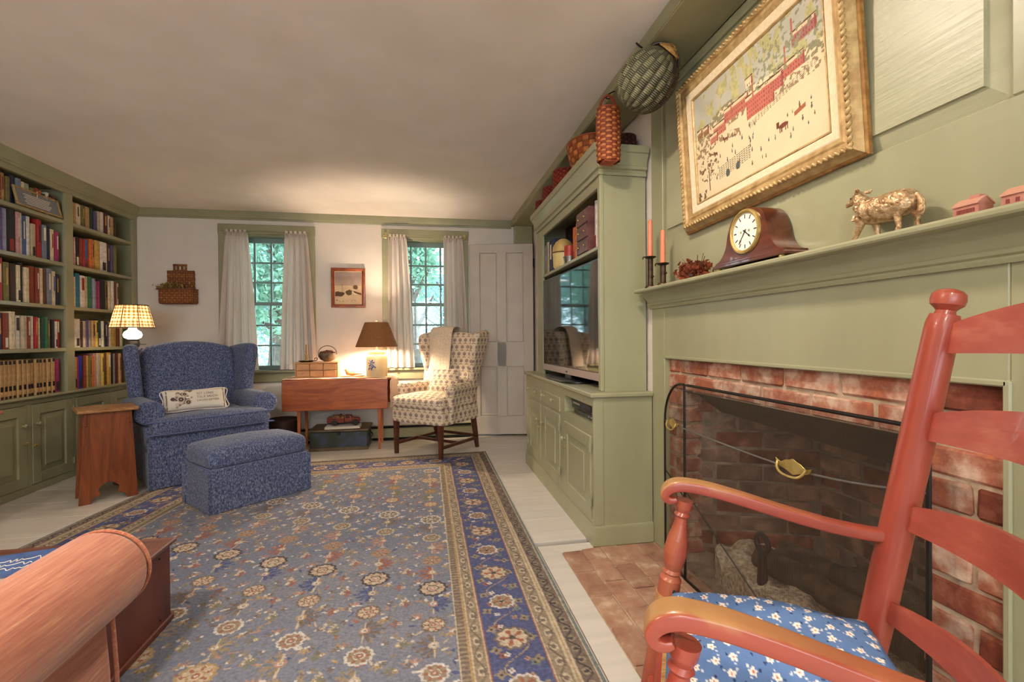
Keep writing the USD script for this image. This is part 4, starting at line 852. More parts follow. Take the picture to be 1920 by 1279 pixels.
pods = [mv(trimesh.creation.icosphere(1, rg_.uniform(.008, .014)), *(np.array([r * math.cos(a), r * math.sin(a), .022 + .02 * (1 - (r / .07) ** 2) + rg_.uniform(0, .008)]))) for r, a in zip(.066 * rg_.uniform(0, 1, 70) ** .5, rg_.uniform(0, 6.28, 70))]
pp.part('pods', cat(*pods), mat('dried_pod', (132, 74, 44), .7, (84, 44, 28), 60))
# table lamp made from a stoneware crock
LTX, LTY = -.468, 4.70
tl_ = T('table_lamp', 'stoneware crock lamp with a brown tapered shade on the drop-leaf table', 'lamp', base=(LTX, LTY, TT))
tl_.part('crock', lathe([(0, 0), (.094, 0), (.098, .006), (.100, .06), (.099, .165), (.093, .192), (.074, .205), (.070, .214), (.078, .222), (.080, .236), (.074, .242), (.060, .242), (.06, .23), (0, .23)], 40), STONEWARE)
def on_crock(pts, r): return cat(*[tube([(.1005 * math.cos(a), .1005 * math.sin(a), z) for a, z in q], rr_, 6) for q, rr_ in zip(pts, r)])
A0 = -2.0
fl_, fr__ = [], []
for k in range(7):
    a_ = k * 2 * math.pi / 7 + .3; fl_.append([(A0 + .32 * .1 * math.cos(a_), .128 + .01 * math.sin(a_)), (A0 + .32 * math.cos(a_), .128 + .036 * math.sin(a_))]); fr__.append([.003, .0075])
fl_ += [spline([(A0, .118), (A0 + .06, .09), (A0 + .02, .06)], 4), spline([(A0 + .05, .085), (A0 + .25, .10), (A0 + .42, .085)], 4), spline([(A0 + .04, .075), (A0 - .2, .085), (A0 - .3, .066)], 4)]; fr__ += [.003, .006, .006]
tl_.part('cobalt_flower', on_crock(fl_, fr__), COBALT)
tl_.part('stem', cat(lathe([(.02, .23), (.02, .25), (.008, .255), (.008, .30), (.014, .295), (.014, .315), (0, .315)], 14)), BRASS)
tl_.part('bulb', lathe([(.012, .315), (.014, .325), (.028, .350), (.03, .370), (.022, .390), (0, .40)], 18), BULB)
tl_.part('harp', tube(spline([(.03, 0, .31), (.055, 0, .38), (.05, 0, .46), (0, 0, .512), (-.05, 0, .46), (-.055, 0, .38), (-.03, 0, .31)], 6), .0025, 6), BRASS)
tl_.part('finial', lathe([(.006, .505), (.008, .515), (.004, .525), (.007, .532), (0, .54)], 12), BRASS)
tl_.part('shade', lathe([(.197, .282), (.110, .515), (.108, .515), (.195, .282)], 56), SHADEB)
tl_.part('lining', lathe([(.1945, .283), (.1075, .5145), (.107, .5145), (.194, .283)], 56), WHITEIN)
tl_.part('spider', cat(*[rod((0, 0, .508), (.107 * math.cos(a), .107 * math.sin(a), .508), .002, 5) for a in (0, 2.1, 4.2)]), BRASS)

bd = T('bird_figure', 'small carved wooden bird on the table beside the crock lamp', 'figurine', base=(-.705, 4.70, TT), rz=8)
body = mf.Manifold.batch_hull([mf.Manifold.sphere(r, 20).translate(p) for p, r in (((-.03, 0, .034), .02), ((.01, 0, .028), .019), ((.04, 0, .022), .008))])
head = mf.Manifold.batch_hull([mf.Manifold.sphere(r, 18).translate(p) for p, r in (((-.04, 0, .05), .014), ((-.044, 0, .062), .013))]) + mf.Manifold.batch_hull([mf.Manifold.sphere(.004, 10).translate((-.054, 0, .062)), mf.Manifold.sphere(.0015, 8).translate((-.068, 0, .06))])
tail = mf.Manifold.batch_hull([mf.Manifold.sphere(.008, 12).translate((.035, 0, .024)), mf.Manifold.sphere(.004, 10).translate((.095, .01, .022)), mf.Manifold.sphere(.004, 10).translate((.095, -.01, .022))])
bd.part('body', tm(*(lambda m: (m.vert_properties[:, :3], m.tri_verts))((body + head + tail).refine_to_length(.006).to_mesh())), mat('carved_bird_wood', (196, 152, 92), .5, (150, 104, 58), 30))
bd.part('base', cat(slab(spline([(-.09, .01), (-.02, .03), (.10, .016), (.105, -.012), (0, -.028), (-.08, -.018)], 5, True), 0, .008, 'z', .002), rod((-.005, .008, .006), (-.005, .008, .02), .003, 6), rod((.01, -.008, .006), (.01, -.008, .02), .003, 6)), BOXWOOD)

# under the table
tc_ = T('wooden_chest', 'low worn green-black wooden chest on the floor under the table', 'chest', base=(-.82, 4.835, 0), rz=0)
tc_.part('body', wobble(fine(cbox(-.258, .258, -.17, .17, .012, .176, .006), .05), .002, 20, 4), BLUECHEST)
tc_.part('lid', wobble(fine(cbox(-.272, .272, -.182, .182, .178, .198, .006), .06), .002, 14, 7), CHESTTOP)
tc_.part('plinth', cbox(-.266, .266, -.178, .178, 0, .03, .005), CHESTTOP)
tc_.part('lock_plate', cbox(-.014, .014, -.176, -.168, .145, .176, .002), IRON)
for s in (-1, 1): tc_.part('handle', tube(spline([(s * .261, -.06, .13), (s * .285, -.05, .10), (s * .285, .05, .10), (s * .261, .06, .13)], 5), .006, 6), IRON)
bkk = T('white_book', 'flat white book on the chest under the toy truck', 'book', base=(-.79, 4.76, .2005), rz=2)
bkk.part('cover', cat(cbox(-.16, .16, -.085, .085, 0, .003, .001), cbox(-.16, .16, -.085, .085, .019, .022, .001), cbox(-.16, -.157, -.085, .085, 0, .022, .001)), WHITEP)
bkk.part('pages', box(-.156, .156, -.081, .081, .0032, .0188), mat('page_edges', (214, 200, 176), .9))
RT = mat('worn_red_tin', (150, 58, 40), .5, (106, 48, 30), 18); DKT = mat('toy_tyre', (44, 36, 32), .7)
tt = T('toy_truck', 'antique red toy stake truck carrying a load on the white book', 'toy truck', base=(-.78, 4.75, .2235), rz=-3)
tt.part('chassis', cbox(-.15, .14, -.026, .026, .022, .032, .002), DKT)
tt.part('cargo_bed', cat(cbox(-.155, .005, -.036, .036, .032, .038), cbox(-.155, -.149, -.036, .036, .03, .075), *[cbox(-.155, .005, s * .036 - .002, s * .036 + .002, z, z + .011, .001) for s in (-1, 1) for z in (.036, .051, .066)]), RT)
tt.part('load', cat(*[mv(trimesh.creation.icosphere(1, r), x, y_, z) for x, y_, z, r in ((-.13, 0, .07, .022), (-.095, .01, .076, .026), (-.055, -.008, .08, .026), (-.02, .004, .076, .024), (-.075, -.016, .09, .016), (-.035, .012, .096, .014))]), mat('dried_gourds', (150, 108, 64), .6, (104, 66, 36), 20))
tt.part('cab', slab([(.008, .034), (.075, .034), (.075, .07), (.062, .098), (.008, .098)], -.034, .034, 'y', .004), RT)
tt.part('cab_window', cat(box(.018, .056, -.0345, .0345, .072, .092)), DKT)
tt.part('bonnet', slab([(.075, .034), (.143, .034), (.145, .062), (.135, .07), (.075, .074)], -.026, .026, 'y', .006), RT)
for x in (-.085, .108):
    for s in (-1, 1):
        wv_ = rot(lathe([(0, -.007), (.018, -.007), (.027, -.006), (.029, 0), (.027, .006), (.018, .007), (0, .007)], 18), 90, (1, 0, 0)); tt.part('wheel', mv(wv_, x, s * .034, .029), DKT)
tt.part('fender', cat(*[tube([(x + .036 * math.cos(a), s * .034, .029 + .036 * math.sin(a)) for a in np.linspace(.2, np.pi - .2, 10)], .006, 6, flat=.4) for x in (.108,) for s in (-1, 1)]), RT)
tray = T('dark_tray', 'dark oval wooden tray bowl on the floor left of the table', 'tray', base=(-1.345, 4.80, 0))
tray.part('bowl', lathe([(0, .0), (.10, 0), (.135, .29), (.145, .30), (.135, .30), (.1, .24), (0, .24)], 32), mat('dark_tray_wood', (66, 40, 30), .5, (44, 26, 20), 10))
tray.part('paper', cbox(-.05, .03, -.05, .02, .241, .246), WHITEP)

# ------------------------------------------------------------------ patterned wing chair
def motif(px, pz, s=.066):
    """small sprig print on cream: returns colours for planar coordinates"""
    i = np.floor(pz / s).astype(int); a = (px / s + .5 * (i % 2)) % 1 - .5; b = pz / s - i - .5
    c = np.tile(np.array(lin((222, 204, 178))), (len(px), 1))
    leaf = ((np.abs(a) - .17) / .12) ** 2 + ((b + .02 - np.abs(a) * .6) / .2) ** 2 < 1
    stem = (np.abs(a) < .045) & (b < .22) & (b > -.34)
    bud = (a / .13) ** 2 + ((b - .27) / .15) ** 2 < 1
    low = (np.abs(b + .3 + np.abs(a) * .5) < .06) & (np.abs(a) < .26)
    c[leaf] = lin((150, 134, 134)); c[stem | low] = lin((146, 122, 106)); c[bud] = lin((164, 128, 112)); c[(a / .055) ** 2 + ((b - .27) / .06) ** 2 < 1] = lin((206, 170, 140))
    return c
def sprig(m, s=.066):
    q, n = m.vertices, np.abs(m.vertex_normals)
    top = n[:, 2] > .72; side = ~top & (n[:, 0] > n[:, 1])
    return motif(np.where(top, q[:, 0], np.where(side, q[:, 1] * 1., q[:, 0])), np.where(top, q[:, 1], q[:, 2]), s)
wc = T('wing_chair', 'small sprig-patterned wing chair on walnut legs', 'armchair', base=(-.10, 4.25, 0), rz=-41.6)
def wpart(name, m, edge=.0065, **k):
    if name in ('arm', 'backrest', 'outside_back', 'wing'):
        m = m.copy(); v_ = m.vertices; v_[:, 0] *= 1 - .17 * np.clip((v_[:, 1] - .15) / .4, 0, 1) * np.clip((1.08 - v_[:, 2]) / .45, 0, 1) - .05 * np.clip((v_[:, 1] - .15) / .4, 0, 1); m.vertices = v_
    m = fine(m, edge); return wc.part(name, m, PAINTED, Cd=sprig(m), **k)
wpart('seat_rail', mv(rbox(.60, .53, .15, .02, 8), 0, .275, .365))
wpart('seat_cushion', mv(rbox(.595, .50, .11, .045, 14, crown=.03), 0, .235, .475))
wb2 = slab([(-.275, .42)] + [(-.285, .9)] + [tuple(p) for p in spline([(-.28, 1.02), (-.20, 1.10), (0, 1.125), (.20, 1.10), (.28, 1.02)], 5)] + [(.285, .9), (.275, .42)], 0, .10, 'y', .035, 4)
wb2.apply_transform(rotm(-9, (1, 0, 0), (0, 0, .42))); wpart('backrest', mv(wb2, 0, .47, 0))
for s in (-1, 1):
    wg = spline([(.50, .56), (.455, .70), (.425, .86), (.42, 1.01), (.45, 1.085), (.55, 1.11), (.655, 1.12), (.675, 1.06), (.62, .80), (.575, .56)], 4, True)
    g = slab(wg, -.04, .04, 'x', .03, 4); g.vertices[:, 0] += s * (.285 + .045 * np.clip((g.vertices[:, 2] - .56) / .5, 0, 1)); g.apply_transform(rotm(s * 6, (0, 0, 1), (s * .29, .6, 0)))
    wpart('wing', g)
    ar = slab([(s * .235, .44), (s * .235, .585)] + [(s * .285 + .055 * math.cos(a), .595 + .045 * math.sin(a)) for a in np.linspace(np.pi if s > 0 else 0, 0 if s > 0 else np.pi, 12)] + [(s * .325, .56), (s * .31, .30), (s * .262, .30)], .10, .60, 'y', .03, 4)
    wpart('arm', ar)
os_ = slab([(-.275, .30), (-.29, 1.0), (-.22, 1.10), (.22, 1.10), (.29, 1.0), (.275, .30)], 0, .03, 'y', .012, 3); os_.apply_transform(rotm(-9, (1, 0, 0), (0, 0, .42))); wpart('outside_back', mv(os_, 0, .555, 0))
for s in (-1, 1):
    wc.part('leg', tube([(s * .262, .03, 0), (s * .262, .03, .30)], [.020, .028], 4, up=(1, 1, 0)), DARKLEG, smooth=False)
    wc.part('leg', tube([(s * .235, .60, 0), (s * .245, .56, .14), (s * .25, .52, .30)], [.019, .024, .028], 4, up=(1, 1, 0)), DARKLEG, smooth=False)
    wc.part('stretcher', cbox(s * .25 - .011, s * .25 + .011, .04, .58, .085, .112), DARKLEG)
wc.part('stretcher', cbox(-.25, .25, .28, .302, .088, .112), DARKLEG); wc.part('stretcher', cbox(-.24, .24, .565, .587, .105, .13), DARKLEG)
# knitted throw over the back, down to the seat
def strip(path, w, ncol=46, thick=.006, cable=.004):
    P = spline(path, 10); d = np.gradient(P, axis=0); d /= np.linalg.norm(d, axis=1, keepdims=True); sd_ = np.array([1., 0, 0]); nn = np.cross(d, sd_); nn /= np.linalg.norm(nn, axis=1, keepdims=True)
    u_ = np.linspace(-.5, .5, ncol); L_ = np.r_[0, np.cumsum(np.linalg.norm(np.diff(P, axis=0), axis=1))]
    V = np.array([[P[i] + sd_ * u * w * (1 + .05 * math.sin(L_[i] * 9)) + nn[i] * (thick * .5 + cable * abs(math.sin(u * 7 * np.pi)) * (.7 + .3 * math.sin(L_[i] * 160 + (1 if u > 0 else 0))) + .006 * math.sin(u * 5 + L_[i] * 4)) for u in u_] for i in range(len(P))])
    idx = np.arange(len(P) * ncol).reshape(len(P), ncol); A, B, C, D = idx[:-1, :-1].ravel(), idx[:-1, 1:].ravel(), idx[1:, 1:].ravel(), idx[1:, :-1].ravel()
    F = np.r_[np.c_[A, B, C], np.c_[A, C, D]]; Vv = V.reshape(-1, 3); V2 = (V - nn[:, None] * thick).reshape(-1, 3)
    return tm(np.r_[Vv, V2], np.r_[F, F[:, ::-1] + len(Vv)])
bt = math.tan(math.radians(9))
fpath = [(-.15, .68, .80), (-.15, .70, 1.02), (-.15, .68, 1.135), (-.15, .60, 1.16), (-.15, .545, 1.12), (-.148, .505, .95), (-.146, .475, .80), (-.144, .45, .66), (-.142, .43, .56)]
st = strip(fpath, .29)
solo('knitted_throw', 'cream cable-knit throw draped over the back of the sprig-patterned chair', 'blanket', st, KNIT, base=(-.10, 4.25, 0), rz=-41.6, smooth=True)
p2 = fine(pillow(.30, .24, .10, 24, 3.0, .05), .007); cd2 = motif(p2.vertices[:, 0], p2.vertices[:, 2], .058); p2.apply_transform(rotm(-22, (1, 0, 0)))
p2p = T('square_pillow', 'sprig-patterned square pillow leaning on the patterned chair', 'pillow', base=(-.10 + .35 * math.cos(math.radians(48.4)) + .03, 4.25 + .35 * math.sin(math.radians(48.4)), .645), rz=-32)
p2p.part('cover', p2, PAINTED, Cd=cd2)
p2p.part('piping', tube(spline([(x * .148, 0, z * .117) for x, z in ((-1, -1), (0, -.97), (1, -1), (.985, 0), (1, 1), (0, .97), (-1, 1), (-.985, 0))], 5, True) @ np.array(rotm(-22, (1, 0, 0)))[:3, :3].T, .003, 6), CREAMF)
# ------------------------------------------------------------------ television cabinet
mc = T('media_cabinet', 'sage painted two-part cabinet holding the television', 'cabinet', base=(.98, 3.06, 0))
CX = .822
body = cut(cbox(CX, 1.138, 2.256, 3.872, 0, .745, .002), box(CX - .05, 1.10, 2.276, 2.762, .602, .700))
mc.part('carcass', body, GREEN, world=True, smooth=False)
mc.part('niche_lining', cat(box(1.096, 1.1, 2.277, 2.761, .602, .70)), DARKIN, world=True)
mc.part('counter', cbox(.803, 1.139, 2.240, 3.888, .745, .768, .008), GREEN, world=True)
mc.part('plinth', mitre([(1.138, 3.872), (CX, 3.872), (CX, 2.256), (1.138, 2.256)], [(0, 0), (.010, 0), (.010, .088), (.004, .100), (0, .100)]), GREEN, world=True)
mc.part('corner_board', cat(cbox(CX - .002, CX + .05, 2.2525, 2.258, .10, .745, .002)), GREEN, world=True)
for a, b, ks in ((2.862, 3.284, (2.987, 3.238)), (3.362, 3.762, (3.467, 3.729))):
    d = mc.part('drawer', cbox(CX - .006, CX + .01, a, b, .582, .672, .003), GREEN, world=True)
    for k in ks: mc.part('knob', turn_knob(CX - .006, -1, k, .64, .012), WHITEP if False else GREEN, parent=d, world=True)
for a, b, kn, hg in ((2.292, 2.758, 2.782 - .05, 2.285), (2.86, 3.286, 3.255, 2.853), (3.362, 3.764, 3.395, 3.77)):
    z1 = .545 if a < 2.5 else .565
    f, p = raised_door(a, b, .125, z1, CX - .008, -1, .065)
    d = mc.part('door', f, GREEN, world=True); mc.part('panel', p, GREEN, parent=d, world=True)
    mc.part('knob', turn_knob(CX - .008, -1, kn, .445), GREEN, parent=d, world=True)
    mc.part('turn_button', cbox(CX - .02, CX - .008, kn - .01, kn + .01, .385, .40, .003), BRASS, parent=d, world=True)
    for z in (.215, .49): mc.part('hinge', butt_hinge(CX - .008, -1, hg, z), GREEN, parent=d, world=True)
XU = .887; UY0, UY1 = 2.32, 3.715
mc.part('side', cat(box(XU + .01, 1.138, UY0, UY0 + .02, .768, 1.93)), GREEN, world=True); mc.part('side', box(XU + .01, 1.138, UY1 - .02, UY1, .768, 1.93), GREEN, world=True)
mc.part('face_frame', cat(cbox(XU - .002, XU + .02, UY0 - .004, UY0 + .034, .768, 1.93, .004), cbox(XU, XU + .02, 3.552, UY1, .768, 1.93, .002), cbox(XU + .0005, XU + .02, UY0 + .03, 3.56, 1.83, 1.93, .002)), GREEN, world=True)
mc.part('back_panel', box(1.120, 1.137, UY0 + .02, UY1 - .02, .768, 1.93), mat('cabinet_inside', (92, 66, 44), .7, (80, 56, 38), 6), world=True)
mc.part('top', box(XU, 1.138, UY0, UY1, 1.93, 1.945), GREEN, world=True)
mc.part('shelf', cbox(XU + .004, 1.12, UY0 + .02, UY1 - .02, 1.510, 1.530, .003), GREEN, world=True)
mc.part('crown', mitre([(1.138, UY1), (XU - .002, UY1), (XU - .002, UY0 - .004), (1.138, UY0 - .004)], [(0, 1.885), (.008, 1.885), (.010, 1.900), (.004, 1.904), (.006, 1.912), (.018, 1.918), (.020, 1.932), (.014, 1.936), (.020, 1.958), (.034, 1.985), (.036, 1.992), (.044, 1.996), (.047, 2.03), (0, 2.03)]), GREEN, world=True)
mc.part('top_board', box(XU - .04, 1.138, UY0 - .03, UY1 + .03, 2.018, 2.028), GREEN, world=True)

tv = T('television', 'black flat-screen television in the cabinet reflecting a window', 'television', base=(.912, 2.985, .7685), rz=2.2)
tv.part('housing', cat(cbox(-.004, .045, -.545, .545, .036, .718, .006)), BLACK)
tv.part('screen', box(-.0055, -.003, -.527, .527, .088, .702), TVSCREEN)
tv.part('lower_bezel', cbox(-.009, .0, -.543, .543, .038, .082, .003), TVSILVER)
tv.part('badge', box(-.0098, -.0085, -.02, .02, .052, .060), BLACK)
tv.part('stand', cat(slab(spline([(-.075, -.25), (-.10, 0), (-.075, .25), (.08, .25), (.09, 0), (.08, -.25)], 5, True), 0, .014, 'z', .004), cbox(.0, .03, -.06, .06, .01, .05)), BLACK)
vc = T('video_player', 'black video player in the cabinet niche', 'video player', base=(.96, 2.52, .6025))
vc.part('case', cbox(-.10, .13, -.215, .215, .028, .088, .003), BLACK); vc.part('case', cbox(-.09, .13, -.205, .20, .0, .026, .003), BLACK)
vc.part('display', box(-.1015, -.099, -.12, .05, .050, .072), mat('dim_display', (30, 40, 70), .2)); vc.part('tray_slot', box(-.1015, -.099, .07, .19, .055, .066), TVSILVER)
for k in range(4): vc.part('button', rod((-.104, -.19 + .015 * k, .045), (-.1, -.19 + .015 * k, .045), .004, 8), TVSILVER)
for k in range(3): vc.part('button', box(-.0915, -.089, -.15 + .04 * k, -.13 + .04 * k, .008, .016), TVSILVER)

ZS = 1.5305
row = [('red-brown', 3.692, .024, .235), ('white', 3.666, .066, .24), ('beige', 3.598, .088, .25), ('navy', 3.508, .13, .25)]
for i, (c, y1, w, h) in enumerate(row):
    book(f'{c} book standing {ORD[i]} from the far end of the cabinet shelf', 'books on the television cabinet shelf', y1 - w + .001, y1 - .001, ZS, h, c, 'title' if i == 3 else '', .15, XU + .045, -1)
jr = T('glass_jar', 'pale yellow lidded jar on the cabinet shelf', 'jar', base=(.965, 3.245, ZS))
jr.part('body', lathe([(0, 0), (.058, 0), (.072, .02), (.075, .09), (.078, .115), (0, .115)], 28), mat('yellow_glaze', (222, 198, 130), .3, (206, 180, 112), 8))
jr.part('band', lathe([(.0785, .112), (.081, .116), (.0785, .122)], 28), mat('brown_band', (120, 84, 50), .5))
jr.part('lid', lathe([(.078, .122), (.074, .16), (.055, .195), (.025, .215), (0, .22)], 28), mat('straw_lid', (214, 182, 116), .6, (190, 156, 92), 20))
pc_ = T('pillar_candle', 'red pillar candle in a pewter cup on the cabinet shelf', 'candle', base=(.945, 3.03, ZS))
pc_.part('cup', lathe([(0, 0), (.04, 0), (.036, .02), (.044, .05), (.044, .055), (0, .055)], 20), STEEL); pc_.part('wax', lathe([(0, .055), (.036, .055), (.036, .125), (.03, .128), (0, .125)], 20), mat('red_wax', (170, 52, 40), .4))
for i, (c, y1, w, h, lx) in enumerate((('orange', 2.96, .06, .225, .05), ('mustard', 2.897, .06, .24, .05), ('olive', 2.834, .05, .215, .05))):
    book(f'{c} book standing {ORD[i]} right of the red pillar candle', 'books on the television cabinet shelf', y1 - w + .001, y1 - .001, ZS, h, c, 'foot', .12, XU + .06, -1)
md = T('miniature_chest', 'small dark reddish chest of drawers on the cabinet shelf', 'chest', base=(.985, 2.66, ZS))
MDW = mat('dark_rose_wood', (110, 66, 66), .4, (84, 48, 50), 8, stretch=(1, 3, 3))
md.part('case', cbox(-.075, .09, -.105, .105, 0, .265, .003), MDW)
for k in range(3):
    dd = md.part('drawer', cbox(-.083, -.07, -.098, .098, .012 + k * .083, .088 + k * .083, .003), MDW)
    for s in (-1, 1): md.part('knob', mv(trimesh.creation.icosphere(1, .006), -.087, s * .05, .05 + k * .083), BRASS, parent=dd)
book('tall white patterned book at the near end of the cabinet shelf', 'books on the television cabinet shelf', 2.515, 2.55, ZS, .285, 'white', 'foot', .13, XU + .06, -1)
book('tall cream book at the near end of the cabinet shelf', 'books on the television cabinet shelf', 2.478, 2.513, ZS, .27, 'cream', '', .13, XU + .06, -1)

# baskets on the cabinet
ZB = 2.0305
def open_basket(name, label, x, y, prof, c1, c2, stakes, bands, seed, oval=(1, 1), rz=0, handle=0):
    t = T(name, label, 'basket', base=(x, y, ZB), rz=rz)
    m, c = woven_shell(prof, wv=None, c1=c1, c2=c2, stakes=stakes, bands=bands, seed=seed, oval=oval); t.part('woven_wall', m, WEAVE, Cd=c)
    t.part('bottom', lathe([(0, .002), (prof[0][0], .002), (prof[0][0], .006), (0, .006)], 20).apply_transform(np.diag([oval[0], oval[1], 1, 1])), mat(name + '_base_splint', c2, .7))
    r, z = prof[-1]; t.part('rim', tube([(r * 1.01 * oval[0] * math.cos(a), r * 1.01 * oval[1] * math.sin(a), z) for a in np.linspace(0, 2 * np.pi, 41)], .006, 6), mat(name + '_rim_splint', c2, .6))
    if handle: t.part('handle', tube([(0, r * oval[1] * math.cos(a), z + handle * math.sin(a)) for a in np.linspace(0, np.pi, 24)], .005, 6, flat=1.6), mat(name + '_handle_splint', c1, .6))
open_basket('round_basket', 'small dark red round basket at the far end of the cabinet top', .925, 3.66, [(.05, 0), (.058, .04), (.055, .095)], (140, 48, 36), (96, 30, 24), 20, 8, 1)
open_basket('round_basket', 'dark red round basket second from the far end of the cabinet top', .955, 3.42, [(.075, 0), (.09, .05), (.085, .125)], (150, 56, 38), (110, 34, 26), 26, 9, 2)
open_basket('round_basket', 'dark red drum basket third from the far end of the cabinet top', .96, 3.10, [(.085, 0), (.10, .05), (.098, .14)], (160, 58, 38), (118, 36, 26), 28, 10, 3)
open_basket('ribbed_basket', 'wide orange-brown ribbed basket on the cabinet top', .975, 2.73, [(.06, 0), (.11, .035), (.15, .10), (.165, .18)], (198, 120, 58), (150, 74, 38), 22, 7, 4, oval=(.75, 1.0))
open_basket('dark_basket', 'dark plum basket behind the long basket on the cabinet top', 1.075, 2.42, [(.045, 0), (.055, .04), (.05, .10)], (86, 40, 40), (60, 26, 28), 18, 8, 5)
# long tapered basket on a hook at the cabinet corner
lb = T('long_basket', 'tall narrow orange woven basket hanging at the cabinet corner', 'basket', base=(.885, 2.195, 1.905))
m_, c_ = woven_shell([(.047, 0), (.05, .06), (.052, .16), (.047, .255)], c1=(182, 108, 58), c2=(128, 58, 36), stakes=12, bands=20, seed=6, oval=(1.05, .9), relief=.004); lb.part('woven_wall', m_, WEAVE, Cd=c_)
lb.part('bottom', rot(lathe([(0, -.008), (.046, -.006), (.051, .004), (.05, .016), (0, .016)], 4), 45, (0, 0, 1)), mat('long_basket_base', (176, 80, 44), .6, (140, 56, 32), 30))
lb.part('rim', tube([(.049 * 1.05 * math.cos(a), .049 * .9 * math.sin(a), .256) for a in np.linspace(0, 2 * np.pi, 30)], .005, 6), mat('long_basket_rim', (150, 60, 36), .6))
lb.part('loop_handle', tube(spline([(-.045, 0, .255), (-.03, .0, .30), (0, 0, .325), (.03, 0, .30), (.045, 0, .255)], 6), .006, 6), mat('long_basket_handle', (140, 52, 32), .6))
lb.part('hook', tube(spline([(.034, 0, .348), (.02, 0, .342), (.0, 0, .330), (-.012, 0, .318), (-.004, 0, .308), (.008, 0, .312)], 5), .003, 6), IRON)
# big ribbed egg basket under the beam: a gourd of ribs meeting in two wrapped ears
gb = T('gathering_basket', 'large dark green ribbed egg basket hanging from the ceiling beam', 'basket', base=(.925, 1.86, 2.125), rz=0)
def egg(nu=110, nv=150, lobes=20):
    th = np.linspace(0, np.pi, nv); ph = np.linspace(0, 2 * np.pi, nu * 2 + 1)
    Tn, Pn = np.meshgrid(th, ph, indexing='ij')
    rib = np.abs(np.sin(Pn * lobes / 2)); wv = np.sin(Tn * 96 + (np.floor(Pn * lobes / (2 * np.pi)) % 2) * np.pi)
    r = (1 - .07 * (1 - rib)) + .018 * wv * rib
    R_ = .118 * np.sin(Tn) ** .8 * r
    X, Y_, Z = R_ * np.cos(Pn), R_ * np.sin(Pn) * .95, -.125 * np.cos(Tn)
    k = (wv > 0).ravel()
    c = np.where(k[:, None], np.array(lin((120, 116, 86))), np.array(lin((42, 40, 30)))) * (.35 + .65 * np.clip(rib.ravel()[:, None] * 1.6, 0, 1))
    dk = np.cos(Pn.ravel() - .5) > .1
    pass
    idx = np.arange(Tn.size).reshape(Tn.shape); A, B, C, D = idx[:-1, :-1].ravel(), idx[:-1, 1:].ravel(), idx[1:, 1:].ravel(), idx[1:, :-1].ravel()
    return tm(np.c_[X.ravel(), Y_.ravel(), Z.ravel()], np.r_[np.c_[A, B, C], np.c_[A, C, D]]), c
em, ec = egg()
if em.volume < 0: em.invert()
ax = rotm(34, (0, 1, 0)) @ rotm(38, (1, 0, 0))
em.apply_transform(ax); shade_side = (em.vertices[:, 0] + .35 * em.vertices[:, 1]) > .022; ec[shade_side] = ec[shade_side] * np.array([.42, .30, .34]); gb.part('ribbed_bowl', em, WEAVE, Cd=ec)  # right-hand side darkened in the vertex colours, as shade
ear = cat(*[tube([(.022 * r_ * math.cos(a), .022 * r_ * math.sin(a), .118 + .012 * (3 - r_)) for a in np.linspace(0, 2 * np.pi, 9)], .006, 5) for r_ in (2.0, 1.5, 1.0, .5)]); ear.apply_transform(ax)
gb.part('wrapped_ear', ear, mat('tan_ear_wrap', (190, 146, 84), .7, (120, 76, 44), 40))
hd = tube([(.07 * math.cos(a), .02, .095 + .05 * math.sin(a)) for a in np.linspace(0, np.pi, 20)], .006, 7); hd.apply_transform(ax)
gb.part('handle', hd, mat('dark_handle', (60, 34, 28), .5))
gb.part('hook', tube(spline([(-.05, .0, .155), (-.03, 0, .14), (.0, 0, .128), (.03, 0, .118)], 5), .004, 6), IRON)

# ------------------------------------------------------------------ fireplace
FO = (.748, 2.129, .953)    # opening in the panelling: y0, y1, z1
fp = T('fireplace', 'sage panelled brick fireplace with a mantel shelf', 'fireplace', base=(XR, 1.45, 0))
XP = XR + .022
def fb(n, *a, b=.003): return fp.part(n, cbox(*a, b), GREEN, world=True)
PY0, PY1 = -.9, 2.257
fb('stile', XR, XP, FO[1], PY1, 0, 1.21); fb('stile', XR, XP, PY0, FO[0] - .001, 0, 1.21)
fb('frieze_board', XR + .0005, XP, FO[0] - .001, FO[1] + .001, FO[2], 1.21)
for y0, y1, z0, z1 in ((FO[0] - .006, FO[0] + .009, 0, FO[2] + .004), (FO[1] - .009, FO[1] + .004, 0, FO[2] + .004), (FO[0], FO[1], FO[2] - .010, FO[2] + .004)):
    fb('bead', XR - .006, XP + .02, y0, y1, z0, z1, b=.004)
fp.part('cornice', mitre([(XR, PY0), (XR, PY1 - .004), (1.16, PY1 - .004)][::-1], [(0, 1.190), (.010, 1.190), (.014, 1.198), (.011, 1.204), (.018, 1.208), (.021, 1.216), (.017, 1.220), (.022, 1.236), (.036, 1.254), (.050, 1.260), (.052, 1.2685), (0, 1.2685)]), GREEN, world=True)
fp.part('mantel_shelf', slab([(1.042, 1.273), (1.046, 1.2685), (1.139, 1.2685), (1.139, 1.286), (1.046, 1.286), (1.041, 1.280)], PY0, PY1 + .003, 'y', .003), GREEN, world=True)
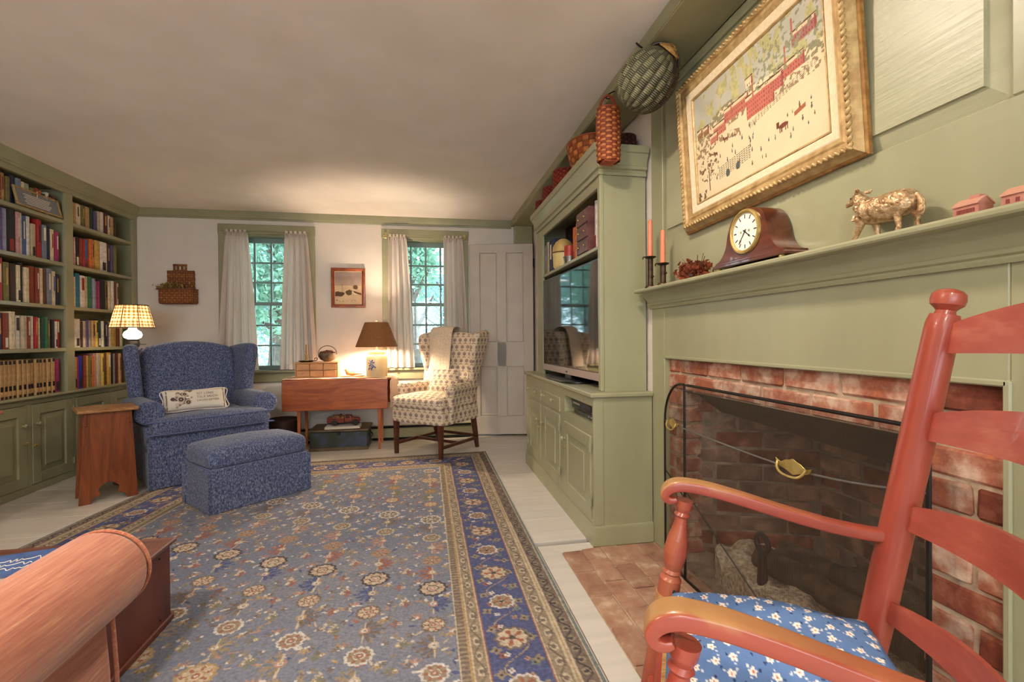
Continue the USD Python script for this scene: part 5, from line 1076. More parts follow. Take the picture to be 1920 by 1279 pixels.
# overmantel: stiles, rails and one large raised field, a second field beyond the right stile
fb('stile', XR, XP, 2.1405, PY1, 1.286, 2.254); fb('stile', XR, XP, .700, .744, 1.5175, 2.214)
fb('rail', XR, XP, PY0, 2.140, 1.286, 1.517); fb('rail', XR, XP, PY0, 2.140, 2.215, 2.254)
def field(y0, y1, z0, z1, bv=.044):
    v, f = [], []
    for i, dx in ((0, .022), (0, .014), (bv, .004), (bv + .001, -.003), (bv + .005, -.003)): v += [(XR + dx, y0 + i, z0 + i), (XR + dx, y1 - i, z0 + i), (XR + dx, y1 - i, z1 - i), (XR + dx, y0 + i, z1 - i)]
    for k in range(4):
        for j in range(4): q = (j + 1) % 4; f += [(k * 4 + j, k * 4 + q, k * 4 + 4 + q), (k * 4 + j, k * 4 + 4 + q, k * 4 + 4 + j)]
    f += [(16, 17, 18), (16, 18, 19)]; m = tm(v, f); m.fix_normals()
    if m.face_normals[-1][0] > 0: m.invert()
    return m
fp.part('raised_panel', field(.744, 2.139, 1.517, 2.215), mat('sage_panel_paint', (168, 166, 136), .40, (158, 156, 126), 3, stretch=(1, .5, 3), bump=.25, bscale=22, bstretch=(1, .25, 3)), world=True, smooth=False)
fp.part('raised_panel', field(PY0, .700, 1.517, 2.215), GREEN, world=True, smooth=False)
# brick face
XBK_ = XR + .020
rbk = random.Random(21)
_bv, _bf = None, None
def brick(y0, y1, x0, x1, z0, z1, m, parent=None, seed=0, amp=.0035):
    """one uneven brick: 20-vertex chamfered block, corners nudged, at most 44 triangles"""
    b = cbox(x0, x1, y0, y1, z0, z1, .006); r = np.random.default_rng(seed)
    b.vertices = b.vertices + r.normal(0, amp * .35, b.vertices.shape); b.vertices[:, 0] += r.uniform(-amp, amp)
    fp.part('brick', b, m, world=True, smooth=25)
fp.part('mortar', cat(cut(box(XBK_ + .008, XBK_ + .10, .70, 2.17, -.02, 1.0), box(0, 2, .925, 2.0, -.1, .800))), MORTAR, world=True, smooth=False)
BO = (.925, 2.0, .800)      # firebox opening
CH, sd_ = .076, 100
z = BO[2] + .004 - CH * 11
k = 0
while z < .955:
    z1 = min(z + CH - .010, .957)
    segs = []
    if z + .03 > BO[2]:                                   # courses above the opening
        y = .74 - (.11 if k % 2 else 0)
        while y < 2.14: segs.append((y, y + .205)); y += .215
    else:
        segs = [(1.994, 2.14), (.74, .82), (.83, .931)] if k % 2 else [(1.994, 2.06), (2.07, 2.14), (.74, .931)]
    for a, b in segs:
        a, b = max(a, .738), min(b, 2.14)
        if b - a < .03 or z < -.02: continue
        sd_ += 1; dark = (a < 1.0 and z > .82 and rbk.random() < .75)
        brick(a, b, XBK_, XBK_ + .10, max(z, .001), z1, BRICKD if dark or rbk.random() < .12 else BRICKM, seed=sd_)
    z += CH; k += 1
# firebox: splayed sides, back, hearth, lintel bar
def wall_bricks(p0, p1, z0, z1, m_, seed, inward, bl=.205):
    p0, p1 = np.array(p0), np.array(p1); L = np.linalg.norm(p1 - p0); d = (p1 - p0) / L; ang = math.degrees(math.atan2(d[1], d[0])); k = 0; z = z0; r = random.Random(seed)
    while z < z1:
        s = -(.1 if k % 2 else 0)
        while s < L:
            a, b = max(s, 0), min(s + bl - .009, L)
            if b - a > .03:
                bx = cbox(a, b, 0, .05, z, min(z + CH - .009, z1), .005); rr_ = np.random.default_rng(seed * 1000 + k * 50 + int(s * 20) + 10)
                bx.vertices = bx.vertices + rr_.normal(0, .0014, bx.vertices.shape); bx.vertices[:, 1] += rr_.uniform(-.003, .003)
                bx = rot(bx, ang, (0, 0, 1)); bx = mv(bx, p0[0], p0[1], 0)
                lit = m_ if r.random() < .72 else BRICKD
                fp.part('brick', bx, lit, world=True, smooth=25)
            s += bl
        z += CH; k += 1
X0, X1 = XBK_ + .05, 1.70
wall_bricks((X0, 2.012), (X1, 1.80), .012, .98, BRICKS, 5, 1); wall_bricks((X1, 1.80), (X1, 1.12), .012, .98, BRICKS, 6, 1)
wall_bricks((X1, 1.12), (X0, .918), .012, .98, BRICKS, 7, 1)
fp.part('firebox_shell', cat(slab([(X0 - .02, 2.02), (X1 + .004, 1.808), (X1 + .004, 1.112), (X0 - .02, .91), (X0 - .02, .86), (X1 + .06, 1.06), (X1 + .06, 1.86), (X0 - .02, 2.08)], 0, 1.3, 'z'), box(X0 - .05, X1 + .06, .86, 2.08, 1.2, 1.3)), SOOTM, world=True, smooth=False)
fp.part('firebox_floor', box(X0 - .06, X1, .92, 2.01, -.03, .006), SOOTM, world=True)
fp.part('lintel', cbox(X0 - .035, X0 + .05, .90, 2.03, .792, .806, .003), IRON, world=True)
sh = fine(cbox(X0 + .0, X0 + .01, .93, 1.995, .70, .80, .002), .05); sh.vertices[:, 2] -= .06 * np.clip((1.9 - sh.vertices[:, 1]), 0, 1) * (sh.vertices[:, 2] < .75); sh.vertices[:, 0] += .12 * (0.80 - sh.vertices[:, 2]) / .1
fp.part('smoke_hood', sh, IRON, world=True, label='black sheet across the top of the firebox opening')  # black sheet filling the upper part of the opening
# hearth of old bricks, flush with the floor
ht = T('hearth', 'flat hearth of worn pinkish bricks before the fireplace', None, base=(.89, 1.3, 0), kind='structure')
ht.part('bed', box(.639, XR + .06, .15, 2.27, -.03, -.004), MORTAR, world=True)
c0 = .641; j = 0
for wdt in (.100, .100, .100, .100, .097, .04):
    y = 2.208 - (.095 if j % 2 else 0) + .0; first = True
    yy = 2.211 + .034 * min(1, (c0 + .05 - .64) / .2)
    ln = .2 if j % 2 == 0 else .115
    while yy > .16:
        a = max(yy - ln, .155); b = cbox(c0 + .003, c0 + wdt - .003, a + .003, yy - .003, -.028, .003, .005); r_ = np.random.default_rng(int(yy * 1000) + j * 77)
        b.vertices = b.vertices + r_.normal(0, .0011, b.vertices.shape); b.vertices[:, 2] += r_.uniform(-.0015, .0015)
        ht.part('brick', b, BRICKH, world=True, smooth=25); yy = a; ln = .205
    c0 += wdt; j += 1
# ashes, logs, andirons
as_ = fine(slab(spline([(1.22, 1.08), (1.22, 1.85), (1.6, 1.72), (1.62, 1.2)], 5, True), .006, .03, 'z'), .035)
as_.vertices[:, 2] += np.where(as_.vertices[:, 2] > .02, .16 * meshkit.fbm(as_.vertices * [8, 8, 0], 3, 2), 0)
solo('ash_bed', 'bed of pale ash on the firebox floor', 'ash', as_, ASH, base=(1.4, 1.45, .006), world=True, kind='stuff')
for i, (a, b, r, l) in enumerate((((1.36, 1.74, .135), (1.40, 1.10, .135), .050, 'charred log lying lowest across the andirons'), ((1.48, 1.75, .14), (1.52, 1.2, .13), .05, 'charred log lying at the back of the fire'), ((1.40, 1.42, .215), (1.50, 1.06, .21), .038, 'thin charred log lying on top of the others'))):
    lg = tube(spline([a, (np.array(a) + b) / 2 + [0, 0, .008], b], 6), r, 10); lg = wobble(lg, .008, 22, i)
    solo('log', l, 'log', lg, LOG, base=tuple((np.array(a) + b) / 2), world=True)
for i, yv in enumerate((1.575, 1.12)):
    an = T('andiron', ('black iron andiron with a ring top, left of the fire', 'black iron andiron at the right of the fire')[i], 'andiron', base=(1.235, yv, .006))
    an.part('post', tube([(0, 0, .03), (0, 0, .10), (0, 0, .20), (0, 0, .235)], [.016, .02, .015, .013], 10), IRON)
    an.part('ring_top', tube([(0, .032 * math.cos(a), (.264 + .030 * math.sin(a))) for a in np.linspace(0, 2 * np.pi, 20)], .010, 8), IRON)
    an.part('foot', cat(tube(spline([(-.02, -.09, .0), (-.01, -.05, .05), (0, 0, .06), (-.01, .05, .05), (-.02, .09, .0)], 5), .012, 8), cbox(0, .30, -.012, .012, .05, .074), cbox(.28, .304, -.012, .012, 0, .07)), IRON)

# ------------------------------------------------------------------ fire screen
fs = T('fire_screen', 'folding fire screen of black wire mesh with brass handles', 'fire screen', base=(1.075, 1.35, 0))
S0, S1, SW = np.array([1.085, 1.858]), np.array([1.085, .858]), np.array([1.112, 2.078])    # hinge, right end, wing end (plan)
def screen_panel(p0, p1, ztop, corner0, corner1, n=24):
    """upright mesh sheet from plan point p0 to p1 whose top corners are rounded"""
    s = np.linspace(0, 1, 40); L = np.linalg.norm(p1 - p0)
    def top(t):
        d0, d1 = t * L, (1 - t) * L; z = ztop
        if corner0 and d0 < corner0: z = ztop - corner0 + math.sqrt(max(0, corner0 ** 2 - (corner0 - d0) ** 2))
        if corner1 and d1 < corner1: z = ztop - corner1 + math.sqrt(max(0, corner1 ** 2 - (corner1 - d1) ** 2))
        return z
    return [(*(p0 + (p1 - p0) * t), top(t)) for t in s]
def sheet(topline, z0=.012):
    V = [(x, y, z0) for x, y, z in topline] + list(topline); n = len(topline); F = [(i, i + 1, n + i + 1) for i in range(n - 1)] + [(i, n + i + 1, n + i) for i in range(n - 1)]
    return tm(V, F)
front = screen_panel(S0, S1, .842, 0, .06); wing_ = screen_panel(S0, SW, .842, 0, .2)
fs.part('mesh', sheet(front), SCREEN, world=True, smooth=False); fs.part('mesh', sheet(wing_), SCREEN, world=True, smooth=False)
fr_ = lambda tl: tube([(tl[0][0], tl[0][1], .008)] + [tuple(p) for p in tl] + [(tl[-1][0], tl[-1][1], .008)], .0055, 8)
fs.part('frame', fr_(front), IRON, world=True); fs.part('frame', fr_(wing_), IRON, world=True)
fs.part('frame_foot', cat(rod((*S0, .008), (*S1, .008), .006, 8), rod((*S0, .008), (*SW, .008), .006, 8)), IRON, world=True)
fs.part('cross_rod', tube(spline([(S0[0] - .004, S0[1], .655), (1.076, 1.22, .652), (S1[0] - .004, S1[1], .70)], 8), .0035, 8), STEEL, world=True); fs.part('cross_rod', rod((S0[0], S0[1], .655), (SW[0], SW[1], .655), .003, 8), STEEL, world=True)
fs.part('brace_rod', rod((S0[0] - .004, S0[1] + .01, .40), (1.078, 1.33, .14), .0025, 6), IRON, world=True); fs.part('brace_rod', rod((SW[0], SW[1], .42), (S0[0] - .004, S0[1], .36), .0025, 6), IRON, world=True)
def bail(c, d, w):
    """brass plate with a swinging bail, at c along plan direction d"""
    d = np.array(d) / np.linalg.norm(d); c = np.array(c)
    P = lambda s, z, o=.0: (c[0] + d[0] * s - .006 - o, c[1] + d[1] * s, c[2] + z)
    pts = spline([(-w, .012), (-w * .72, .004), (-w * .45, .014), (-w * .2, .018), (0, .024), (w * .2, .018), (w * .45, .014), (w * .72, .004), (w, .012), (w * .86, -.006), (w * .55, -.012), (w * .25, -.018), (0, -.024), (-w * .25, -.018), (-w * .55, -.012), (-w * .86, -.006)], 2, True)
    a = slab(pts, -.0015, .0015, 'x', .0006, 1); q = a.vertices.copy(); a.vertices = np.c_[c[0] - .006 + q[:, 0] + d[0] * q[:, 1], c[1] + d[1] * q[:, 1], c[2] + q[:, 2]]
    return a, tube(spline([P(-w * .80, .006, .006), P(-w * .70, -.012, .014), P(-w * .35, -.025, .017), P(w * .35, -.025, .017), P(w * .70, -.012, .014), P(w * .80, .006, .006)], 6), .0038, 8)
for c, d, w in (((1.078, 1.235, .658), (0, 1), .070), ((1.098, 1.968, .658), (SW - S0), .062)):
    pa, ba = bail(c, d, w); h_ = fs.part('handle_plate', pa, BRASS, world=True, label='brass handle plate'); fs.part('bail', ba, BRASS, parent=h_, world=True)
# ------------------------------------------------------------------ mantel
ZM = 1.2865
for i, (x, y, hs, hc, lab, lab2) in enumerate(((1.066, 2.125, .150, .175, 'tall dark iron candlestick at the far end of the mantel', 'taller salmon candle, at the far end of the mantel'),
                                               (1.068, 2.005, .100, .150, 'shorter dark iron candlestick second on the mantel', 'shorter salmon candle, nearer the dried flowers'))):
    c = T('candlestick', lab, 'candlestick', base=(x, y, ZM))
    c.part('base', lathe([(0, 0), (.026, 0), (.024, .006), (.015, .010), (0, .010)], 20), PEWTER)
    c.part('tube', lathe([(.0135, .008), (.0135, hs - .003), (.011, hs), (0, hs)], 18), PEWTER)
    c.part('drip_lip', lathe([(.0135, hs - .012), (.026, hs - .006), (.028, hs - .002), (.0145, hs - .001)], 22), PEWTER)
    c.part('slide_knob', cat(rod((0, -.013, .05), (0, -.026, .05), .003, 6), mv(trimesh.creation.icosphere(1, .005), 0, -.028, .05)), PEWTER)
    c.part('hook', tube(spline([(-.026, 0, hs - .003), (-.036, 0, hs - .006), (-.038, 0, hs - .016)], 4), .003, 6), PEWTER)
    solo('candle', lab2, 'candle', lathe([(0, 0), (.0118, 0), (.0108, hc * .6), (.010, hc - .006), (.006, hc), (0, hc + .001)], 16), WAXP, base=(x, y, ZM + hs + .0003))
rg_ = np.random.default_rng(12)
df = T('dried_flowers', 'small bunch of reddish dried flowers lying on the mantel', 'dried flowers', base=(1.075, 1.76, ZM))
st_ = []
for k in range(26):
    a = rg_.uniform(-1.2, 1.2); L = rg_.uniform(.04, .10); s0 = np.array([rg_.uniform(-.012, .012), rg_.uniform(-.05, .05), .006])
    st_.append(tube(spline([s0, s0 + [0, L * .5 * math.sin(a), L * .45], s0 + [rg_.uniform(-.02, .02), L * math.sin(a), L * (.5 + .5 * math.cos(a)) * .9]], 4), .0014, 4))
df.part('stems', cat(*st_), mat('dried_stem', (96, 74, 44), .8))
pc = np.r_[rg_.normal(size=(260, 3)) * [.012, .030, .016] + [-.004, .045, .036], rg_.normal(size=(200, 3)) * [.012, .034, .014] + [0, -.03, .030]]; pc[:, 2] = np.maximum(pc[:, 2], .006); pc[:, 0] = np.clip(pc[:, 0], -.03, .038)
df.part('petals', leaf_cloud(pc, None, .011, rg_, .8), LEAFD, smooth=False)
df.part('pods', cat(*[mv(trimesh.creation.icosphere(1, .008), rg_.uniform(-.02, .02), rg_.uniform(-.06, .06), .009) for _ in range(14)]), mat('dark_pod', (58, 40, 28), .7))

ck_ = T('mantel_clock', 'dark mahogany humpback clock with a white dial on the mantel', 'clock', base=(1.088, 1.408, ZM), rz=0)
hump = [(-.170, .014), (.170, .014)] + [tuple(p) for p in spline([(.168, .026), (.140, .036), (.110, .070), (.096, .120), (.072, .163), (.035, .182), (0, .185), (-.035, .182), (-.072, .163), (-.096, .120), (-.110, .070), (-.140, .036), (-.168, .026)], 6)]
ck_.part('case', slab(hump, -.042, .046, 'x', .004, 2), WALNUT)
ck_.part('base', cbox(-.046, .048, -.176, .176, .006, .018, .003), WALNUT)
for a in (-.155, .155):
    for b in (-.034, .036): ck_.part('foot', mv(lathe([(0, 0), (.010, 0), (.008, .007), (0, .007)], 10), b, a, 0), BRASS)
def dial(m): return mv(rot(m, -90, (0, 1, 0)), -.042, 0, .110)
ck_.part('bezel', dial(lathe([(.062, 0), (.062, .006), (.067, .009), (.073, .007), (.074, 0)], 40)), BRASS)
fc_ = ck_.part('dial', dial(lathe([(0, 0), (.063, 0), (.063, .0015), (0, .0016)], 40)), CLOCKF)
INK = mat('clock_ink', (48, 38, 34), .6)
def on_dial(m): return mv(rot(rot(m, -90, (0, 0, 1)), -90, (0, 1, 0)), -.0438, 0, .110)
ck_.part('hour_marks', cat(*[rot(mv(box(-.0016, .0016, 0, .013, 0, .0006), 0, .043, 0), 30 * k, (0, 0, 1)) for k in range(12)]).apply_transform(rotm(90, (0, 0, 1))).apply_transform(rotm(-90, (0, 1, 0))).apply_transform(trimesh.transformations.translation_matrix((-.0437, 0, .110))), INK, parent=fc_)
def hand(deg, L, w):    # clockwise from twelve as seen from the room (towards -x the viewer sees +y on the left)
    m = slab([(-w, -.008), (w, -.008), (w * .5, L * .62), (w * 1.6, L * .74), (0, L), (-w * 1.6, L * .74), (-w * .5, L * .62)], 0, .0008, 'z')
    a = math.radians(deg); v = m.vertices; y_, z_ = v[:, 0] * math.cos(a) + v[:, 1] * math.sin(a), v[:, 1] * math.cos(a) - v[:, 0] * math.sin(a)
    return tm(np.c_[-.0448 - v[:, 2], -y_, z_ + .110], m.faces)
ck_.part('hand', hand(128, .034, .0022), INK, parent=fc_); ck_.part('hand', hand(218, .050, .0017), INK, parent=fc_)
ck_.part('winding_hole', dial(mv(cat(*[mv(lathe([(0, .0018), (.004, .0018), (.004, .0022), (0, .0022)], 12), 0, s, 0) for s in (-.02, .02)]), 0, 0, 0)), BRASS, parent=fc_)

sh_ = T('sheep_figure', 'antique gilt metal sheep standing on the mantel', 'figurine', base=(1.085, .962, ZM))
S_ = mf.Manifold.sphere
def hull(*pr): return mf.Manifold.batch_hull([S_(r, 20).translate(tuple(map(float, p))) for p, r in pr])
bodyS = hull(((0, .030, .066), .031), ((0, -.02, .065), .0335), ((0, -.050, .067), .031)) + hull(((0, .036, .072), .026), ((0, .056, .092), .018)) + hull(((0, .052, .088), .019), ((0, .064, .108), .0140))
headS = hull(((0, .064, .112), .0130), ((0, .080, .108), .0095)) + hull(((0, .078, .108), .0095), ((0, .097, .100), .0058))
earS = hull(((-.010, .062, .120), .004), ((-.020, .050, .126), .0028)) + hull(((.010, .062, .120), .004), ((.020, .050, .126), .0028))
legS = mf.Manifold()
for x, pts in ((-.012, ((.046, .05), (.052, .03), (.062, .010), (.068, .003))), (.012, ((.03, .05), (.026, .03), (.024, .012), (.022, .003))), (-.012, ((-.052, .055), (-.046, .034), (-.05, .014), (-.046, .003))), (.013, ((-.06, .055), (-.072, .034), (-.07, .014), (-.076, .003)))):
    rr_ = (.013, .0075, .0052, .0060)
    for i in range(3): legS = legS + hull(((x, pts[i][0], pts[i][1]), rr_[i]), ((x, pts[i + 1][0], pts[i + 1][1]), rr_[i + 1]))
m_ = (bodyS + headS + earS + legS).trim_by_plane((0, 0, 1), 0.0).refine_to_length(.0035).to_mesh(); sm = tm(m_.vert_properties[:, :3], m_.tri_verts); sm = trimesh.smoothing.filter_taubin(sm, iterations=8)
fl_ = np.clip((sm.vertices[:, 2] - .042) / .015, 0, 1) * (sm.vertices[:, 1] < .062); sm.vertices += sm.vertex_normals * (fl_ * .0050 * (meshkit.noise(sm.vertices * 210, 3) - .3))[:, None]
sm.vertices[:, 2] -= sm.vertices[:, 2].min()
sh_.part('body', sm, SHEEPB)
sh_.part('collar', tube([(.0205 * math.cos(a), .055 + .0165 * math.sin(a) * .8, .092 - .0135 * math.sin(a)) for a in np.linspace(0, 2 * np.pi, 26)], .0032, 6), SHEEPB)
sh_.part('bell', mv(lathe([(.008, -.012), (.0065, 0), (.002, .004), (0, .004)], 12), 0, .076, .068), SHEEPB)
sh_.part('tail', tube(spline([(0, -.080, .080), (0, -.090, .06), (0, -.089, .04), (0, -.085, .032)], 5), [.006] * 5 + [.0075] * 5 + [.008] * 5 + [.006], 8), SHEEPB)
for s in (-1, 1): sh_.part('eye', mv(trimesh.creation.icosphere(1, .0022), s * .0098, .078, .1125), IRON)
HR = mat('little_house_red', (186, 126, 108), .6, (170, 104, 90), 40); HRT = mat('little_house_roof', (196, 140, 118), .6); HRD = mat('little_house_window', (120, 48, 40), .6)
for i, (y, L, lab) in enumerate(((.772, .046, 'tiny red brick house model between the sheep and the other house'), (.672, .080, 'tiny pinkish house model at the near end of the mantel'))):
    h = T('house_model', lab, 'house model', base=(1.085, y, ZM))
    h.part('wall', slab([(-.018, 0), (.018, 0), (.018, .022), (0, .034), (-.018, .022)], -L / 2, L / 2, 'y'), HR, smooth=False)
    h.part('roof', cat(slab([(-.021, .0205), (0, .0345), (0, .0375), (-.021, .0235)], -L / 2 - .001, L / 2 + .001, 'y'), slab([(.021, .0205), (.021, .0235), (0, .0375), (0, .0345)], -L / 2 - .001, L / 2 + .001, 'y')), HRT, smooth=False)
    if i == 0: h.part('tower', cbox(-.004, .014, -.014, .004, .02, .042, .001), HR)
    h.part('windows', cat(*[box(-.0186, -.018, a - .003, a + .003, .006, .014) for a in np.linspace(-L / 2 + .01, L / 2 - .01, 5)]), HRD)

# ------------------------------------------------------------------ large painting over the mantel
PW, PH = .850, .628
pt = T('framed_painting', 'large naive winter village painting in a gilt frame over the mantel', 'painting', base=(XR - .016, 1.474, 1.824))
ptm = rotm(-1.6, (1, 0, 0)) @ rotm(-2.4, (0, 1, 0))
def onwall(m):     # from xz plane facing -y to the right wall facing -x (left edge of the picture = far end)
    v = m.vertices; q = tm(np.c_[v[:, 1], -v[:, 0], v[:, 2]], m.faces)
    if abs(m.volume) > 1e-12 and q.volume * m.volume < 0: q.invert()
    q.apply_transform(ptm); return q
def pf(w, h, prof): return onwall(mv(picture_frame(w, h, 0, 0, None, 0, prof), -w / 2, 0, -h / 2))
pt.part('frame', pf(PW, PH, [(0, .0), (.0, .018), (.008, .030), (.020, .040), (.032, .038), (.036, .030), (.044, .028), (.050, .031), (.056, .026), (.066, .024), (.066, .0)]), GOLD)
pt.part('frame_back_edge', pf(PW + .012, PH + .012, [(0, .0), (0, .012), (.006, .016), (.012, .012), (.012, 0)]), GOLDD)
rp = []
for k, (a, b, L, vert) in enumerate(((-1, 0, PH, 1), (1, 0, PH, 1), (0, -1, PW, 0), (0, 1, PW, 0))):
    n_ = int(L / .0195)
    for i in range(n_):
        t = (i + .5) / n_ - .5; p = (a * (PW / 2 - .0215), t * (PH - .03)) if vert else (t * (PW - .03), b * (PH / 2 - .0215))
        l_ = trimesh.creation.icosphere(1, 1.0); l_.apply_scale((.0062, .0065, .0115)); l_ = rot(l_, 90 * (1 - vert) + 38, (0, 1, 0)); rp.append(mv(l_, p[0], -.039, p[1]))
pt.part('rope_carving', onwall(cat(*rp)), GOLD)
pt.part('liner', pf(PW - .128, PH - .128, [(0, 0), (0, .024), (.004, .026), (.030, .019), (.030, 0)]), LINEN)
pt.part('inner_fillet', pf(PW - .19, PH - .19, [(0, 0), (0, .021), (.004, .021), (.008, .016), (.008, 0)]), GOLD)
cw_, chh = PW - .200, PH - .200
gm = grid_xz(-cw_ / 2, cw_ / 2, -chh / 2, chh / 2, 380, 240, -.014)
u = gm.vertices[:, 0] / cw_ + .5; v = gm.vertices[:, 2] / chh + .5
N1, N2, N3 = meshkit.fbm(np.c_[u * 7, v * 6, u * 0], 4, 1), meshkit.fbm(np.c_[u * 60, v * 40, u * 0], 3, 2), meshkit.fbm(np.c_[u * 26, v * 9, u * 0 + 3], 3, 4)
sky_ = np.array(lin((176, 172, 156))); snow = np.array(lin((214, 196, 160)))
hill = .66 + .06 * np.sin(u * 5) + .05 * (N1 - .5) + .10 * (u - .5)
C_ = np.where((v > hill)[:, None], sky_ * (.85 + .3 * N1[:, None]), snow * (.93 + .14 * N1[:, None]))
C_ = np.where(((v > hill) & (N3 > .52))[:, None], np.array(lin((176, 168, 118))) * (.7 + .6 * N2[:, None]), C_)
def paint(mask, c, var=.35): C_[mask] = np.array(lin(c)) * (1 - var + 2 * var * N2[mask][:, None])
paint((np.abs(v - hill + .03) < .05) & (N2 > .50), (128, 120, 92)); paint((np.abs(v - hill + .11 + .05 * N1) < .045) & (N2 > .56), (136, 112, 86))
paint((np.abs(v - .40 - .06 * np.sin(u * 7)) < .03) & (u < .42) & (N2 > .5), (136, 114, 84))
def building(x, z, w, h, c, roof=(92, 62, 46), rows=3, slant=.045, rz=.035):
    zz = z + (u - x) * slant; ins = (np.abs(u - x) < w / 2) & (v > zz) & (v < zz + h); paint(ins, c, .15)
    for r in range(rows):
        rowz = zz + h * (r + .55) / (rows + .3); paint(ins & (np.abs(v - rowz) < h / rows * .2) & (((u - x) * 62) % 1 < .34), (128, 66, 58), .2)
    rf_ = (np.abs(u - x) < w / 2 + .006) & (v >= zz + h) & (v < zz + h + rz); paint(rf_, (208, 188, 152), .1); paint(rf_ & (v > zz + h + rz * .7), roof, .2); paint((np.abs(u - x - w / 2) < .006) & (v > zz) & (v < zz + h + rz * .6), (140, 76, 64), .2)
building(.40, .56, .20, .09, (178, 108, 92), rows=2); building(.245, .50, .11, .08, (184, 116, 96), rows=2); building(.19, .465, .07, .055, (186, 120, 100), rows=2); building(.115, .58, .05, .055, (140, 112, 78), rows=1); building(.05, .585, .045, .06, (150, 118, 80), rows=1)
building(.885, .735, .14, .075, (160, 104, 98), rows=2); building(.80, .56, .16, .075, (176, 102, 88), rows=2); building(.585, .455, .20, .155, (184, 106, 90), rows=4); building(.70, .52, .09, .09, (178, 104, 90), rows=3); building(.515, .71, .05, .045, (212, 196, 160), rows=1)
for x, z, h in ((.77, .60, .19), (.82, .80, .14), (.36, .58, .10), (.54, .60, .12), (.30, .52, .10)): paint((np.abs(u - x) < .005) & (v > z) & (v < z + h), (172, 98, 84), .15)
paint((u > .50) & (u < .95) & (np.abs(v - (.395 + (u - .5) * .30)) < .026) & ((((u * 46) % 1 < .7) & ((v * 74 - u * 20) % 1 < .45))), (124, 106, 86))
paint((u > .22) & (u < .50) & (np.abs(v - (.165 + (u - .2) * .12)) < .055) & (((u * 50) % 1 < .72) & ((v * 62 - u * 8) % 1 < .5)) & ~((((u - .30) / .02) ** 2 + ((v - .13) / .04) ** 2 < 1) | (((u - .39) / .02) ** 2 + ((v - .14) / .04) ** 2 < 1)), (116, 106, 92))
for x, z in ((.30, .13), (.39, .14)): paint((((u - x) / .018) ** 2 + ((v - z) / .036) ** 2 < 1) & (v > z - .03), (84, 88, 86))
paint((np.abs(u - .125) < .004) & (v > .06) & (v < .27), (92, 70, 48)); paint((((u - .125) / .10) ** 2 + ((v - .28) / .13) ** 2 < 1) & (N2 > .60), (112, 86, 58)); paint((u < .09) & (v < .09) & (N2 > .52), (92, 80, 58))
paint((v > .62) & (u > .55) & (N2 > .60), (126, 126, 98))
rgp = np.random.default_rng(4)
def folk(x, z, s=1., c=(88, 76, 70)):
    paint((((u - x) / (.006 * s)) ** 2 + ((v - z) / (.018 * s)) ** 2 < 1), c, .1); paint((((u - x) / (.0035 * s)) ** 2 + ((v - z - .024 * s) / (.007 * s)) ** 2 < 1), (70, 58, 52), .1)
for k in range(42): folk(rgp.uniform(.04, .96), rgp.uniform(.06, .42), rgp.uniform(.55, .9), [(96, 84, 74), (120, 70, 58), (110, 116, 110), (84, 82, 92)][k % 4])
def horse(x, z, s=1.):
    paint((((u - x) / (.032 * s)) ** 2 + ((v - z) / (.018 * s)) ** 2 < 1), (112, 66, 46), .1); paint((np.abs(u - x + .036 * s) < .010 * s) & (np.abs(v - z - .020 * s) < .022 * s), (106, 60, 42), .1)
    for d in (-.024, -.012, .014, .026): paint((np.abs(u - x - d * s) < .0028) & (v < z) & (v > z - .045 * s), (100, 60, 44), .1)
horse(.735, .235); paint((np.abs(u - .84) < .035) & (np.abs(v - .272 - (u - .84) * .3) < .016), (156, 92, 66), .1); folk(.84, .30, 1.0, (120, 84, 66)); horse(.30, .43, .55); horse(.20, .36, .5)
pt.part('canvas', onwall(gm), PRINT, Cd=C_, smooth=True)
pt.part('backing', onwall(box(-PW / 2 + .03, PW / 2 - .03, -.012, -.004, -PH / 2 + .03, PH / 2 - .03)), mat('kraft_backing', (150, 116, 80), .9))

# ------------------------------------------------------------------ ladder-back rocking chair (frame A = fireside, B = nearer the camera)
rc = T('rocking_chair', 'worn red ladder-back rocking chair with a blue flowered seat pad', 'rocking chair', base=(.54, .64, 0))
LAT = np.array([-.5, -.866, 0]) * .478                       # from the fireside frame to the near one
BK_, UPV = np.array([.866, -.5, 0]), np.array([0, 0, 1.])
PB, PT = np.array([.835, .760, .49]), np.array([.929, .706, 1.085]); FT, FBm = np.array([.534, .917, .700]), np.array([.481, .948, .34])
dB = (PT - PB) / (PT - PB)[2]; dF = (FT - FBm) / (FT - FBm)[2]
at_b = lambda z: PB + dB * (z - .49); at_f = lambda z: FT + dF * (z - .70)
def turned(p0, p1, prof, sides=18):
    """lathe-turned post between two points, prof [(t along, radius)]"""
    p0, p1 = np.array(p0), np.array(p1); t = np.array([q[0] for q in prof]); r = np.array([q[1] for q in prof]); tt_ = np.unique(np.r_[t, np.linspace(0, 1, 40)])
    return tube(p0 + (p1 - p0) * tt_[:, None], np.interp(tt_, t, r), sides)
